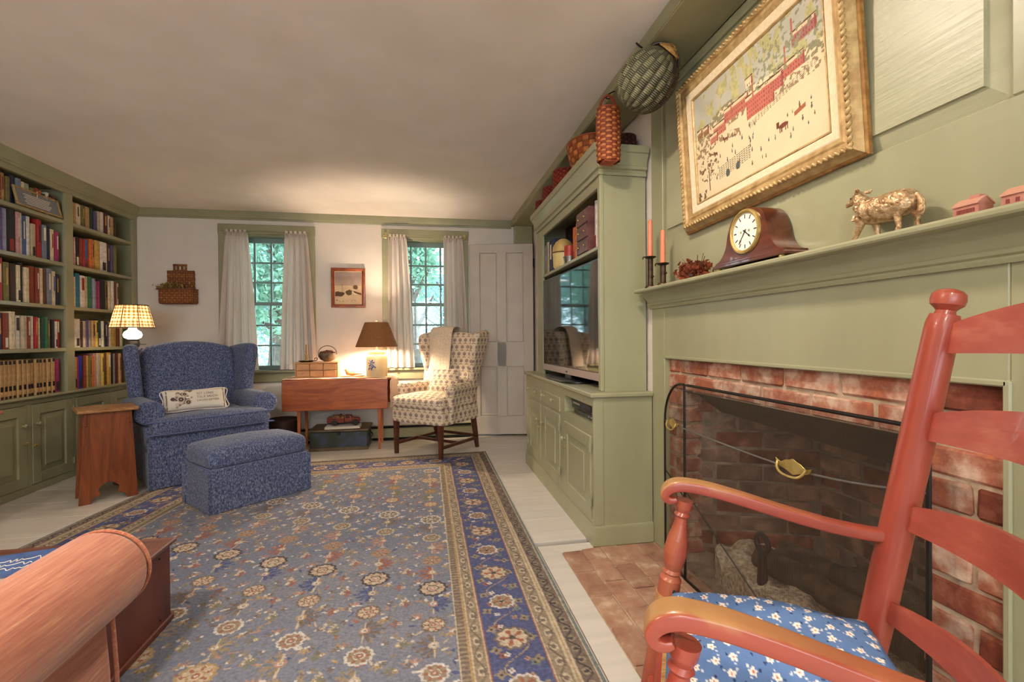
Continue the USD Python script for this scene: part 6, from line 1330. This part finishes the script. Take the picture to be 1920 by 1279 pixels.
for o in (np.zeros(3), LAT):
    zb0 = .085
    rc.part('back_post', turned(at_b(zb0) + o, at_b(1.085) + o, [(0, .020), (.25, .024), (.42, .0275), (.72, .0275), (.97, .0262), (.985, .0255), (1, .022)]), REDPAINT, world=True)
    top_ = at_b(1.085) + o; fin = lathe([(0, 0), (.016, 0), (.0145, .008), (.018, .012), (.0245, .018), (.0262, .028), (.0245, .038), (.018, .044), (.008, .0475), (0, .048)], 22)
    ang_ = math.degrees(math.atan2(np.linalg.norm(dB[:2]), 1)); fin.apply_transform(rotm(ang_, (-dB[1], dB[0], 0))); rc.part('finial', mv(fin, *top_), REDPAINT, world=True)
    a = .06; zf = lambda t: at_f(a + (.704 - (.010 if o.any() else 0) - a) * t) + o
    rc.part('front_post', turned(zf(0), zf(1.0), [(0, .017), (.3, .022), (.70, .0225), (.735, .0225), (.743, .019), (.750, .0150), (.758, .0195), (.768, .016), (.79, .0215), (.828, .0238), (.87, .0205), (.92, .0132), (.942, .0115), (.951, .0160), (.961, .0125), (.975, .0165), (1, .018)]), REDPAINT, world=True)
    # arm: scrolled board, worn on top, from before the front post to the back post
    A0_, A1_ = at_f(.722) + o, at_b(.678) + o; fw = (A0_ - A1_) / np.linalg.norm((A0_ - A1_)[:2]) * np.array([1, 1, 0])
    fwd = np.array([fw[0], fw[1], 0]) / np.linalg.norm(fw[:2]); L = np.linalg.norm((A0_ - A1_)[:2]); side = np.array([-fwd[1], fwd[0], 0])
    prof_t = [(-.0, .672, .015, .0105), (.12 * L, .672, .016, .0115), (.30 * L, .681, .0165, .012), (.52 * L, .699, .017, .0125), (.72 * L, .718, .018, .0125), (.88 * L, .731, .020, .0125), (1.0 * L, .736, .0215, .012), (L + .020, .7345, .0225, .012), (L + .034, .728, .0225, .0115), (L + .042, .7165, .022, .010), (L + .038, .7065, .021, .009), (L + .027, .7045, .020, .0075), (L + .018, .7085, .018, .005)]
    drop = UPV * (.010 if o.any() else 0)
    P = np.array([A1_ * [1, 1, 0] - drop + fwd * s_ + UPV * z_ for s_, z_, w_, t_ in prof_t]); Wd, Td = np.array([q[2] for q in prof_t]), np.array([q[3] for q in prof_t])
    P = spline(P, 6); k_ = np.linspace(0, 1, len(P)); Wd, Td = np.interp(k_, np.linspace(0, 1, len(prof_t)), Wd), np.interp(k_, np.linspace(0, 1, len(prof_t)), Td)
    tg = np.gradient(P, axis=0); tg /= np.linalg.norm(tg, axis=1, keepdims=True); nn = np.cross(side, tg); nn /= np.linalg.norm(nn, axis=1, keepdims=True)
    if nn[0, 2] < 0: nn = -nn
    aa = np.arange(20) * 2 * np.pi / 20; ca, sa = np.sign(np.cos(aa)) * np.abs(np.cos(aa)) ** .42, np.sign(np.sin(aa)) * np.abs(np.sin(aa)) ** .42
    V = (P[:, None] + side * (Wd[:, None] * ca)[..., None] + nn[:, None] * (Td[:, None] * sa)[..., None]); n_, s_ = V.shape[:2]
    F = [(i * s_ + j, i * s_ + (j + 1) % s_, (i + 1) * s_ + (j + 1) % s_, (i + 1) * s_ + j) for i in range(n_ - 1) for j in range(s_)]
    V2 = np.r_[V.reshape(-1, 3), P[:1], P[-1:]]; F3 = [t for q in F for t in ((q[0], q[1], q[2]), (q[0], q[2], q[3]))] + [(n_ * s_, (j + 1) % s_, j) for j in range(s_)] + [(n_ * s_ + 1, (n_ - 1) * s_ + j, (n_ - 1) * s_ + (j + 1) % s_) for j in range(s_)]
    arm_ = tm(V2, F3)
    if arm_.volume < 0: arm_.invert()
    # bare wood shows along the worn upper face
    q = V2; edge_n = meshkit.fbm(q * 26, 3, 4); ii = np.r_[np.repeat(np.arange(n_), s_), 0, n_ - 1]
    top_amt = np.r_[np.tile(np.sin(aa), n_), 0, 0]; front_amt = np.clip((ii / n_ - .12) / .35, 0, 1)
    wear = np.clip((top_amt - .48 + (edge_n - .5) * 1.1) * 3, 0, 1) * front_amt * np.where(ii / n_ > .80, .5, 1)
    red, wood = np.array(lin((154, 67, 50))), np.array(lin((166, 122, 76)))
    ca_ = (red * (.85 + .3 * edge_n[:, None])) * (1 - wear[:, None]) + wood * (.85 + .3 * edge_n[:, None]) * wear[:, None]
    rc.part('arm', arm_, ARMM if 'ARMM' in globals() else globals().setdefault('ARMM', mat('worn_arm_paint', (255, 255, 255), .32, attr=True, coat=.2, bump=.1, bscale=60)), world=True, smooth=True, Cd=ca_)
    # rocker below
    fz, bz = at_f(.06) + o, at_b(.06) + o; dr_ = (bz - fz) / np.linalg.norm(bz - fz)
    rk = [fz - dr_ * .20 + UPV * .055, fz - dr_ * .10 + UPV * .012, fz + dr_ * .05 - UPV * .022, (fz + bz) / 2 - UPV * .040, bz - dr_ * .05 - UPV * .022, bz + dr_ * .10 + UPV * .010, bz + dr_ * .24 + UPV * .07]
    rk = [r_ + UPV * .006 for r_ in rk]
    rc.part('rocker', tube(spline(rk, 6), [.02] * 37, 10, flat=1.0, up=UPV), REDPAINT, world=True)
    for z_ in (.20, .31): rc.part('stretcher', rod(at_f(z_) + o, at_b(z_) + o, .0095, 10), REDPAINT, world=True)
for z_ in (.22, .32): rc.part('stretcher', rod(at_f(z_), at_f(z_) + LAT, .0105, 10), REDPAINT, world=True)
rc.part('stretcher', rod(at_b(.25), at_b(.25) + LAT, .0095, 10), REDPAINT, world=True)
# four bowed slats
for z0, z1, rise in ((1.015, 1.058, .046), (.858, .898, .040), (.692, .728, .036), (.520, .549, .030)):
    n_ = 28; t = np.linspace(.01, .99, n_); V = []
    for tt__ in t:
        bow = .048 * math.sin(np.pi * tt__); c = LAT * tt__ + BK_ * bow
        e = math.sin(np.pi * min(tt__ / .78, (1 - tt__) / .78, .5) if False else np.pi * tt__) ** .75
        lo, hi = z0 + .006 * math.sin(np.pi * tt__), z1 + rise * e
        for z_, dx in ((lo, -.0045), (hi, -.0045), (hi, .0045), (lo, .0045)):
            V.append(at_b(z_) + c + BK_ * dx)
    F = [f for i in range(n_ - 1) for j in range(4) for f in ((i * 4 + j, i * 4 + 4 + j, i * 4 + 4 + (j + 1) % 4), (i * 4 + j, i * 4 + 4 + (j + 1) % 4, i * 4 + (j + 1) % 4))] + [(0, 1, 2), (0, 2, 3), (n_ * 4 - 4, n_ * 4 - 2, n_ * 4 - 3), (n_ * 4 - 4, n_ * 4 - 1, n_ * 4 - 2)]
    s_ = tm(V, F)
    if s_.volume < 0: s_.invert()
    rc.part('back_slat', s_, SLATM if 'SLATM' in globals() else globals().setdefault('SLATM', mat('red_slat_paint', (160, 74, 60), .36, ramp=[(.3, (148, 64, 52)), (.55, (164, 78, 63)), (.7, (176, 98, 80))], scale=9, stretch=(1, 1, 3), bump=.12, bscale=40, coat=.15)), world=True, smooth=35)
# seat: rush frame and rails
zs_ = .47
cor = [at_f(zs_) * [1, 1, 0], at_b(zs_) * [1, 1, 0], (at_b(zs_) + LAT) * [1, 1, 0], (at_f(zs_) + LAT) * [1, 1, 0]]
for i in range(4): rc.part('seat_rail', rod(cor[i] + UPV * (zs_ - .01), cor[(i + 1) % 4] + UPV * (zs_ - .01), .012, 10), REDPAINT, world=True)
rc.part('rush_seat', slab([tuple(c[:2]) for c in cor], .466, .476, 'z'), mat('tan_splint_seat', (190, 148, 92), .7, (150, 108, 62), 30, stretch=(1, 8, 1)), world=True)
WRAPM = mat('pale_splint_wrap', (196, 148, 96), .7, (160, 110, 66), 40)
for o in (np.zeros(3), LAT): rc.part('corner_wrap', turned(at_f(.455) + o, at_f(.50) + o, [(0, .0245), (1, .0245)]), WRAPM, world=True)
# seat pad: soft, puckered, printed with little flowers; own coordinates s (front-back) t (fireside-near)
ns, nt = 190, 190
s = np.linspace(0, 1, ns); t = np.linspace(0, 1, nt); Sg, Tg = np.meshgrid(s, t, indexing='ij')
c0_, c1_, c2_, c3_ = [np.array([*c[:2], 0]) for c in cor]
ins = lambda a: np.clip(a, 0, 1)
base_ = ((c0_ * (1 - Sg[..., None]) + c1_ * Sg[..., None]) * (1 - Tg[..., None]) + (c3_ * (1 - Sg[..., None]) + c2_ * Sg[..., None]) * Tg[..., None])
ctr = base_.mean((0, 1)); base_ = ctr + (base_ - ctr) * .96
edge = np.minimum(np.minimum(Sg, 1 - Sg), np.minimum(Tg, 1 - Tg)); rnd = np.sqrt(np.clip(1 - (1 - np.clip(edge / .07, 0, 1)) ** 2, 0, 1))
puck = .017 * np.sin((Tg * 5.2 + .35 * np.sin(Sg * 5)) * np.pi) * np.sin(np.pi * Sg) * (1 - Sg * .3) + .006 * (meshkit.fbm(np.stack([Sg * 6, Tg * 6, Sg * 0], -1), 3, 8) - .5)
zt = .484 + .036 * rnd + (puck + .016 * np.sin(np.pi * Tg) * np.sin(np.pi * Sg)) * rnd
top = np.concatenate([base_[..., :2], zt[..., None]], -1).reshape(-1, 3); bot = np.concatenate([base_[..., :2], (.480 + 0 * zt)[..., None]], -1).reshape(-1, 3)
idx = np.arange(ns * nt).reshape(ns, nt); A, B, C, D = idx[:-1, :-1].ravel(), idx[1:, :-1].ravel(), idx[1:, 1:].ravel(), idx[:-1, 1:].ravel(); F = np.r_[np.c_[A, B, C], np.c_[A, C, D]]
pad = tm(np.r_[top, bot], np.r_[F, F[:, ::-1] + ns * nt])
U_, V_ = (Sg * .385).ravel(), (Tg * .50).ravel()
Cp = np.tile(np.array(lin((94, 122, 168))), (ns * nt, 1)) * (.9 + .2 * meshkit.fbm(np.c_[U_ * 40, V_ * 40, U_ * 0], 3, 6))[:, None]
g_ = .031; gi = np.floor(U_ / g_).astype(int); gj0 = V_ / g_ + .5 * (gi % 2); gj = np.floor(gj0).astype(int)
hx = ((gi * 73 + gj * 151) % 97) / 97.; hy = ((gi * 37 + gj * 59) % 89) / 89.
du, dv = U_ - (gi + .5 + (hx - .5) * .35) * g_, V_ - (gj + .5 - .5 * (gi % 2) + (hy - .5) * .35) * g_
th, rr_ = np.arctan2(dv, du) + hx * 6, np.hypot(du, dv)
petal = rr_ < .0064 + .0014 * np.cos(5 * th); Cp[petal] = lin((232, 224, 212)); Cp[rr_ < .0021] = lin((196, 120, 110))
for k in range(3):
    a = hy * 6.28 + k * 2.1; Cp[np.hypot(du - .0115 * np.cos(a), dv - .0115 * np.sin(a)) < .0023] = lin((206, 208, 214) if k else (50, 60, 92))
sp_ = T('seat_pad', 'blue cotton seat pad printed with white flowers on the rocking chair', 'cushion', base=(*ctr[:2], .48))
sp_.part('pad', pad, PAINTED, world=True, smooth=True, Cd=np.r_[Cp, Cp])
sp_.part('tie', cat(tube(spline([top[idx[6, 6]] + [0, 0, .004], top[idx[0, 0]] + [-.002, .012, -.01], top[idx[0, 0]] + [-.012, .022, -.03]], 6), .0022, 6)), mat('navy_tie', (36, 44, 70), .8), world=True)

# ------------------------------------------------------------------ the rug
RX1, RY0, RY1 = .527, .35, 4.318
def left_edge(y): return -2.06 + .20 * np.clip((y - 2.6) / 1.7, 0, 1)
nyr = 700; ty = np.linspace(0, 1, nyr); ry = RY0 + (RY1 - RY0) * (.72 * ty + .28 * ty ** 2); nxr = 560; tx = np.linspace(0, 1, nxr)
XX = RX1 + (left_edge(ry)[:, None] - RX1) * tx[None]; YY = np.repeat(ry[:, None], nxr, 1) - .085 * tx[None] * ((ry - RY0) / (RY1 - RY0))[:, None]
s_ = (RX1 - XX).ravel(); W_ = 2.55; yy_ = YY.ravel(); n1 = meshkit.fbm(np.c_[s_ * 1.2, yy_ * 2.2, s_ * 0], 3, 1); n2 = meshkit.fbm(np.c_[s_ * 90, yy_ * 90, s_ * 0], 2, 2)
dR = np.minimum(s_, np.minimum((tx[None] * 0 + (1 - tx[None])).repeat(nyr, 0).ravel() * 2.5, np.repeat((RY1 - ry)[:, None], nxr, 1).ravel()))
dFar = np.repeat((RY1 - ry)[:, None], nxr, 1).ravel(); alongv = np.where(dFar <= dR + 1e-6, s_, yy_)      # running coordinate along the border
pal = dict(field=(130, 132, 142), fieldb=(102, 112, 138), navy=(74, 84, 128), olive=(124, 120, 92), tan=(146, 132, 112), brown=(116, 102, 92), cream=(190, 176, 154), rust=(154, 96, 76), gold=(172, 146, 106), dk=(72, 64, 66), white=(204, 198, 194), teal=(112, 124, 124), rose=(172, 134, 116))
PL = {k: np.array(lin(c)) for k, c in pal.items()}
Cr = PL['field'] * (1 - n1[:, None]) * 1.05 + PL['fieldb'] * n1[:, None] * 1.0
XF_, YF_ = s_, yy_
def cells(mask, c, var=.12): Cr[mask] = PL[c] * (1 - var + 2 * var * n2[mask][:, None])
class Loc:
    """the rug's vertices near a centre, found on the grid"""
order = np.arange(nyr * nxr).reshape(nyr, nxr)
def near(cx, cy, r):
    i0, i1 = np.searchsorted(ry, [cy - r - .0, cy + r + .09]); i0 = max(0, i0)
    j0, j1 = int((cx - r) / 2.62 * nxr), int((cx + r) / 2.36 * nxr) + 2
    return order[i0:i1, max(0, j0):min(nxr, j1)].ravel()
def put_c(ix, m, c, var=.10): k = ix[m]; Cr[k] = PL[c] * (1 - var + 2 * var * n2[k][:, None])
def rosette(cx, cy, R, ring, body, heart, petals=12, squash=1.0):
    ix = near(cx, cy, R * 1.25)
    if len(ix) == 0: return
    du, dv = s_[ix] - cx, (yy_[ix] - cy) / squash; r, th = np.hypot(du, dv), np.arctan2(dv, du)
    e = R * (1 + .07 * np.cos(petals * th)); put_c(ix, r < e, ring); put_c(ix, r < e * .80, body); put_c(ix, (r < e * .72) & (r > R * .42) & (np.cos(petals * .5 * th) > .55), heart)
    put_c(ix, (r < R * .42) & (r > R * .34), ring); put_c(ix, r < R * .22, heart); put_c(ix, r < R * .10, 'white')
def starflower(cx, cy, R, c1, c2, d=1, n=7):
    ix = near(cx, cy, R * 1.3)
    if len(ix) == 0: return
    du, dv = (s_[ix] - cx) * d, yy_[ix] - cy
    for k in range(n):
        a = (k - (n - 1) / 2) * .42; l = R * (1.15 if k != (n - 1) / 2 else 1.3); p, q = du * math.cos(a) + dv * math.sin(a), -du * math.sin(a) + dv * math.cos(a)
        put_c(ix, ((p - l * .52) / (l * .52)) ** 2 + (q / (R * .155)) ** 2 < 1, c1); put_c(ix, ((p - l * .52) / (l * .36)) ** 2 + (q / (R * .08)) ** 2 < 1, 'fieldb' if k % 2 else c1)
    r = np.hypot(du, dv); put_c(ix, r < R * .34, c2); put_c(ix, r < R * .2, 'white'); put_c(ix, r < R * .09, c1)
def sprigs(cx, cy, R, c, a0):
    ix = near(cx, cy, R * 1.2)
    if len(ix) == 0: return
    du, dv = s_[ix] - cx, yy_[ix] - cy
    for k in range(3):
        a = a0 + (k - 1) * .7; p, q = du * math.cos(a) + dv * math.sin(a), -du * math.sin(a) + dv * math.cos(a)
        put_c(ix, ((p - R * .5) / (R * .5)) ** 2 + (q / (R * .13)) ** 2 < 1, c)
    put_c(ix, np.hypot(du, dv) < R * .2, 'white')
BW = .435
rr = np.random.default_rng(31); PX, PYv = .2435, .2535
kinds = [('white', 'brown', 'cream'), ('tan', 'rose', 'brown'), ('brown', 'cream', 'rust'), ('gold', 'cream', 'rust'), ('rust', 'cream', 'gold'), ('cream', 'tan', 'brown'), ('dk', 'cream', 'rose'), ('white', 'tan', 'rust'), ('olive', 'gold', 'rust')]
for k in range(2600):
    cx, cy = rr.uniform(BW, 2.2), rr.uniform(RY0, RY1 - BW); ix = near(cx, cy, .026)
    if len(ix):
        a = rr.uniform(0, 3.14); p, q = (s_[ix] - cx) * math.cos(a) + (yy_[ix] - cy) * math.sin(a), -(s_[ix] - cx) * math.sin(a) + (yy_[ix] - cy) * math.cos(a)
        put_c(ix, (p / rr.uniform(.006, .02)) ** 2 + (q / rr.uniform(.003, .007)) ** 2 < 1, ['tan', 'fieldb', 'rose', 'brown', 'cream', 'navy', 'gold', 'rust', 'olive', 'white', 'fieldb', 'tan'][k % 12])
for i in range(-1, 9):
    for j in range(0, 34):
        cx, cy = BW + .075 + i * PX, RY0 + .12 + j * PYv * .5
        if cx > 2.25 or cy > RY1 - BW - .02: continue
        h_ = (i * 7 + j * 11) % 9
        if (i + j) % 2 == 0:
            for d in (-1, 1): put_c((ix := near(cx, cy, .13)), (np.abs(s_[ix] - cx) < .003) & (np.abs(np.abs(yy_[ix] - cy) - .092) < .024), 'cream')
            rosette(cx, cy, .047 + .013 * (h_ % 3 == 0), *kinds[h_], petals=[12, 10, 14, 8][(i + j * 3) % 4])
            for a in (.6, 2.5, -.6, -2.5): sprigs(cx + .088 * math.cos(a), cy + .075 * math.sin(a), .026, ['white', 'fieldb', 'brown', 'tan', 'rust'][h_ % 5], a)
            for d in (-1, 1): starflower(cx + d * PX * .5, cy + .03, .030, ['brown', 'tan', 'rust', 'olive'][h_ % 4], ['cream', 'gold'][h_ % 2], d=d, n=5)
        else:
            starflower(cx, cy + .01, .056, ['brown', 'rust', 'fieldb', 'rose', 'navy', 'tan', 'olive'][h_ % 7], ['cream', 'gold', 'rose'][(i + j) % 3], d=1 if j % 4 < 2 else -1)
            sprigs(cx + .06, cy - .075, .034, 'rose', 1.57); sprigs(cx - .06, cy + .075, .034, 'gold', -1.57); sprigs(cx + .1, cy + .05, .03, 'cream', .4); sprigs(cx - .1, cy - .05, .03, 'tan', 2.6)
# border bands, from the selvage inwards
def band(a, b): return (dR >= a) & (dR < b)
cells(band(-1, BW), 'tan'); cells(band(-1, .012), 'teal', .1)
def leafband(a, b, per, base, lc, dk):
    m = band(a, b); cells(m, base); w = (b - a); c = (dR - (a + b) / 2) / w; t = (alongv / per) % 1 - .5; alt = np.where(np.floor(alongv / per).astype(int) % 2 == 0, 1, -1)
    cells(m & ((((t - .1 * c * alt) / .30) ** 2 + ((c - .05 * alt) / .30) ** 2) < 1), lc); cells(m & ((t / .14) ** 2 + (c / .15) ** 2 < 1), dk); cells(m & (np.abs(c - .25 * np.sin(2 * np.pi * alongv / per / 2)) < .07), dk); cells(m & (np.abs(np.abs(c) - .46) < .05), 'cream')
leafband(.012, .075, .055, 'brown', 'tan', 'dk'); leafband(.083, .145, .075, 'tan', 'cream', 'brown'); cells(band(.075, .083), 'gold'); cells(band(.145, .150), 'rust')
cells(band(.150, .335), 'navy', .14)
mb = band(.150, .335); c = dR - .2425
for per, off, R, ring, body, heart in ((.46, .0, .062, 'brown', 'cream', 'rust'), (.46, .23, .050, 'white', 'tan', 'rust')):
    t = ((alongv - off) / per) % 1; d = (t - .5) * per; r, th = np.hypot(d, c), np.arctan2(d, c); e = R * (1 + .08 * np.cos(10 * th))
    cells(mb & (r < e), ring); cells(mb & (r < e * .82), body); cells(mb & (r < e * .68) & (np.cos(5 * th) > .3), heart); cells(mb & (r < R * .22), ring)
for per, off, co, sc, cc in ((.115, .0, .065, 1., 'tan'), (.115, .05, -.065, 1., 'tan'), (.23, .115, .0, 1.5, 'gold'), (.0767, .03, .03, .6, 'white'), (.0767, .0, -.03, .6, 'rose'), (.153, .07, .045, .8, 'rust'), (.153, .02, -.05, .8, 'teal')):
    t = ((alongv - off) / per) % 1; d = (t - .5) * per; cell = np.floor((alongv - off) / per).astype(int)
    th = np.arctan2(d, c - co); r = np.hypot(d, c - co); cells(mb & (r < .017 * sc * (1 + .3 * np.cos(4 * th + cell))) & (Cr[:, 2] > Cr[:, 0] * 1.35), cc); cells(mb & (r < .006 * sc), 'dk')
cells(mb & (np.abs(c - .05 * np.sin(alongv * 27)) < .003) & (Cr[:, 2] > Cr[:, 0] * 1.35), 'gold')
cells(band(.335, .340), 'rust'); leafband(.340, .392, .075, 'tan', 'cream', 'brown'); cells(band(.392, .400), 'gold'); cells(band(.400, BW), 'brown'); cells(band(.400, BW) & (((alongv / .022) % 1) < .45), 'tan'); cells(band(BW - .008, BW), 'cream')
Cr = (Cr * .86 + np.array(lin((134, 130, 128))) * .14) * (.92 + .16 * n2[:, None])
rz = np.full(XX.shape, .0085) + .0012 * (n1.reshape(XX.shape) - .5)
V = np.stack([XX, YY, rz], -1).reshape(-1, 3); A, B, C, D = order[:-1, :-1].ravel(), order[:-1, 1:].ravel(), order[1:, 1:].ravel(), order[1:, :-1].ravel(); F = np.r_[np.c_[A, C, B], np.c_[A, D, C]]
rug = T('rug', 'large blue-grey oriental rug with a navy flowered border', 'rug', base=(-.75, 2.4, 0))
rug.part('pile', tm(V, F), RUGM, world=True, smooth=True, Cd=Cr)
per_ = np.r_[order[0, :], order[1:, -1], order[-1, -2::-1], order[-2:0:-1, 0]]; ring = V[per_][::4]; low_ = ring.copy(); low_[:, 2] = .0006; n_ = len(ring)
rug.part('binding', tm(np.r_[ring, low_], [f for i in range(n_) for f in ((i, (i + 1) % n_, n_ + (i + 1) % n_), (i, n_ + (i + 1) % n_, n_ + i))]), mat('rug_selvage', (126, 120, 110), .95), world=True, smooth=False)

# ------------------------------------------------------------------ sofa arm and trunk at the left
so = T('sofa', 'rust chenille sofa whose rolled arm enters at the lower left', 'sofa', base=(-1.3, .75, 0))
roll = [(-.90, .06), (-.90, .46), (-.84, .50)] + [(-.727 + .098 * math.cos(a), .528 + .094 * math.sin(a)) for a in np.linspace(np.pi * .95, -np.pi * .42, 24)] + [(-.715, .428), (-.706, .30), (-.700, .06)]
so.part('arm', slab(roll, .18, 1.225, 'y', .03, 5), RUST, world=True)
so.part('arm_piping', tube([(x, 1.222, z) for x, z in [(-.727 + .093 * math.cos(a), .528 + .089 * math.sin(a)) for a in np.linspace(np.pi * .95, -np.pi * .42, 30)] + [(-.712, .43), (-.704, .3), (-.70, .06)]], .0045, 8), RUST, world=True)
so.part('base', mv(rbox(1.30, .86, .26, .03, 8), -1.46, .72, .20), RUST, world=True)
so.part('seat_cushion', mv(rbox(.60, .72, .15, .05, 12, crown=.03), -1.19, .80, .40), RUST, world=True); so.part('seat_cushion', mv(rbox(.60, .72, .15, .05, 12, crown=.03), -1.79, .80, .40), RUST, world=True)
so.part('backrest', mv(rbox(1.40, .22, .55, .08, 12), -1.46, .27, .60), RUST, world=True)
so.part('foot', cat(*[mv(lathe([(0, 0), (.022, 0), (.03, .07), (0, .07)], 14), x, yv, .0095) for x in (-2.02, -.78) for yv in (.36, 1.10)]), DARKLEG, world=True)
tk = T('trunk_table', 'dark mahogany box trunk used as a coffee table behind the sofa arm', 'chest', base=(-1.42, 1.66, 0))
tk.part('body', cat(cbox(-1.88, -.945, 1.34, 1.955, .012, .292, .004)), TRUNKW, world=True)
tk.part('lid', cbox(-1.895, -.930, 1.325, 1.972, .294, .312, .005), TRUNKTOP, world=True)
tk.part('plinth', cat(cbox(-1.887, -.937, 1.333, 1.963, .0095, .034, .004)), TRUNKW, world=True)
tk.part('nail_heads', cat(*[mv(trimesh.creation.icosphere(1, .0035), -.944, yv, z) for yv in (1.42, 1.88) for z in (.05, .27)]), IRON, world=True)
mg = T('blue_book', 'blue softcover book with white lettering lying on the trunk', 'book', base=(-1.30, 1.78, .3125), rz=14)
mg.part('cover', cat(cbox(-.14, .14, -.10, .10, 0, .002, .0005), cbox(-.14, .14, -.10, .10, .020, .022, .0005), cbox(-.14, .14, .098, .10, 0, .022, .0005)), BOOKM['blue'])
mg.part('pages', box(-.138, .138, -.098, .098, .0022, .0198), WHITEP)
mg.part('lettering', cat(*[tube([(-.10 + .17 * t_ , y0_ + .007 * math.sin(t_ * 44 + k_ + 2.5 * math.sin(t_ * 13 + k_ * 2)) * (1 + .8 * math.sin(t_ * 17 + k_ * 3)), .0226) for t_ in np.linspace(0, L_, 70)], .0016, 4) for k_, (y0_, L_) in enumerate(((.03, 1.), (-.005, .8), (-.04, .9)))]), WHITEP)
pb = T('plum_book', 'dark plum covered book under the window end of the trunk', 'book', base=(-1.62, 1.76, .3125), rz=-8)
pb.part('cover', cat(cbox(-.12, .12, -.09, .09, 0, .003, .001), cbox(-.12, .12, -.09, .09, .027, .03, .001), cbox(-.12, -.117, -.09, .09, 0, .03, .001)), BOOKM['maroon']); pb.part('pages', box(-.116, .117, -.087, .087, .0032, .0268), WHITEP)
solo('navy_cloth', 'folded navy cloth on the trunk beside the plum book', 'cloth', wobble(fine(cbox(-.11, .11, -.08, .08, 0, .035, .012), .02), .008, 16, 9), mat('navy_knit', (44, 50, 84), .95, (60, 68, 110), 60), base=(-1.58, 1.50, .3165), smooth=True)

# ------------------------------------------------------------------ unseen ceiling lights: the hearth one placed for shadows, the others added as fill
def unseen_flush_light(label, x, y, power, r, col=(255, 238, 218)):
    t = T('ceiling_light', label, 'unseen ceiling light', base=(x, y, ZC - .045))
    e = power / (math.pi * math.pi * r * r)
    t.part('housing', cat(lathe([(r + .004, -.002), (r + .022, -.002), (r + .02, .045), (r + .002, .045), (r + .004, .002)], 40), lathe([(0, .03), (r + .01, .03), (r + .01, .045), (0, .045)], 40)), PLASTER)
    t.part('diffuser', lathe([(0, .0), (r, .0), (r, .012), (0, .012)], 40), mat('unseen_lit_diffuser_%d' % round(x * 100 + 900), col, .5, emit=e))
unseen_flush_light('unseen round ceiling light above the hearth side of the rug, lighting the fireplace wall', .30, 1.42, 22, .08)
unseen_flush_light('added round ceiling fill light over the sofa', -1.55, .75, 38, .14)
unseen_flush_light('added round ceiling fill light in the middle of the room behind the viewer', -.4, -1.1, 42, .16)
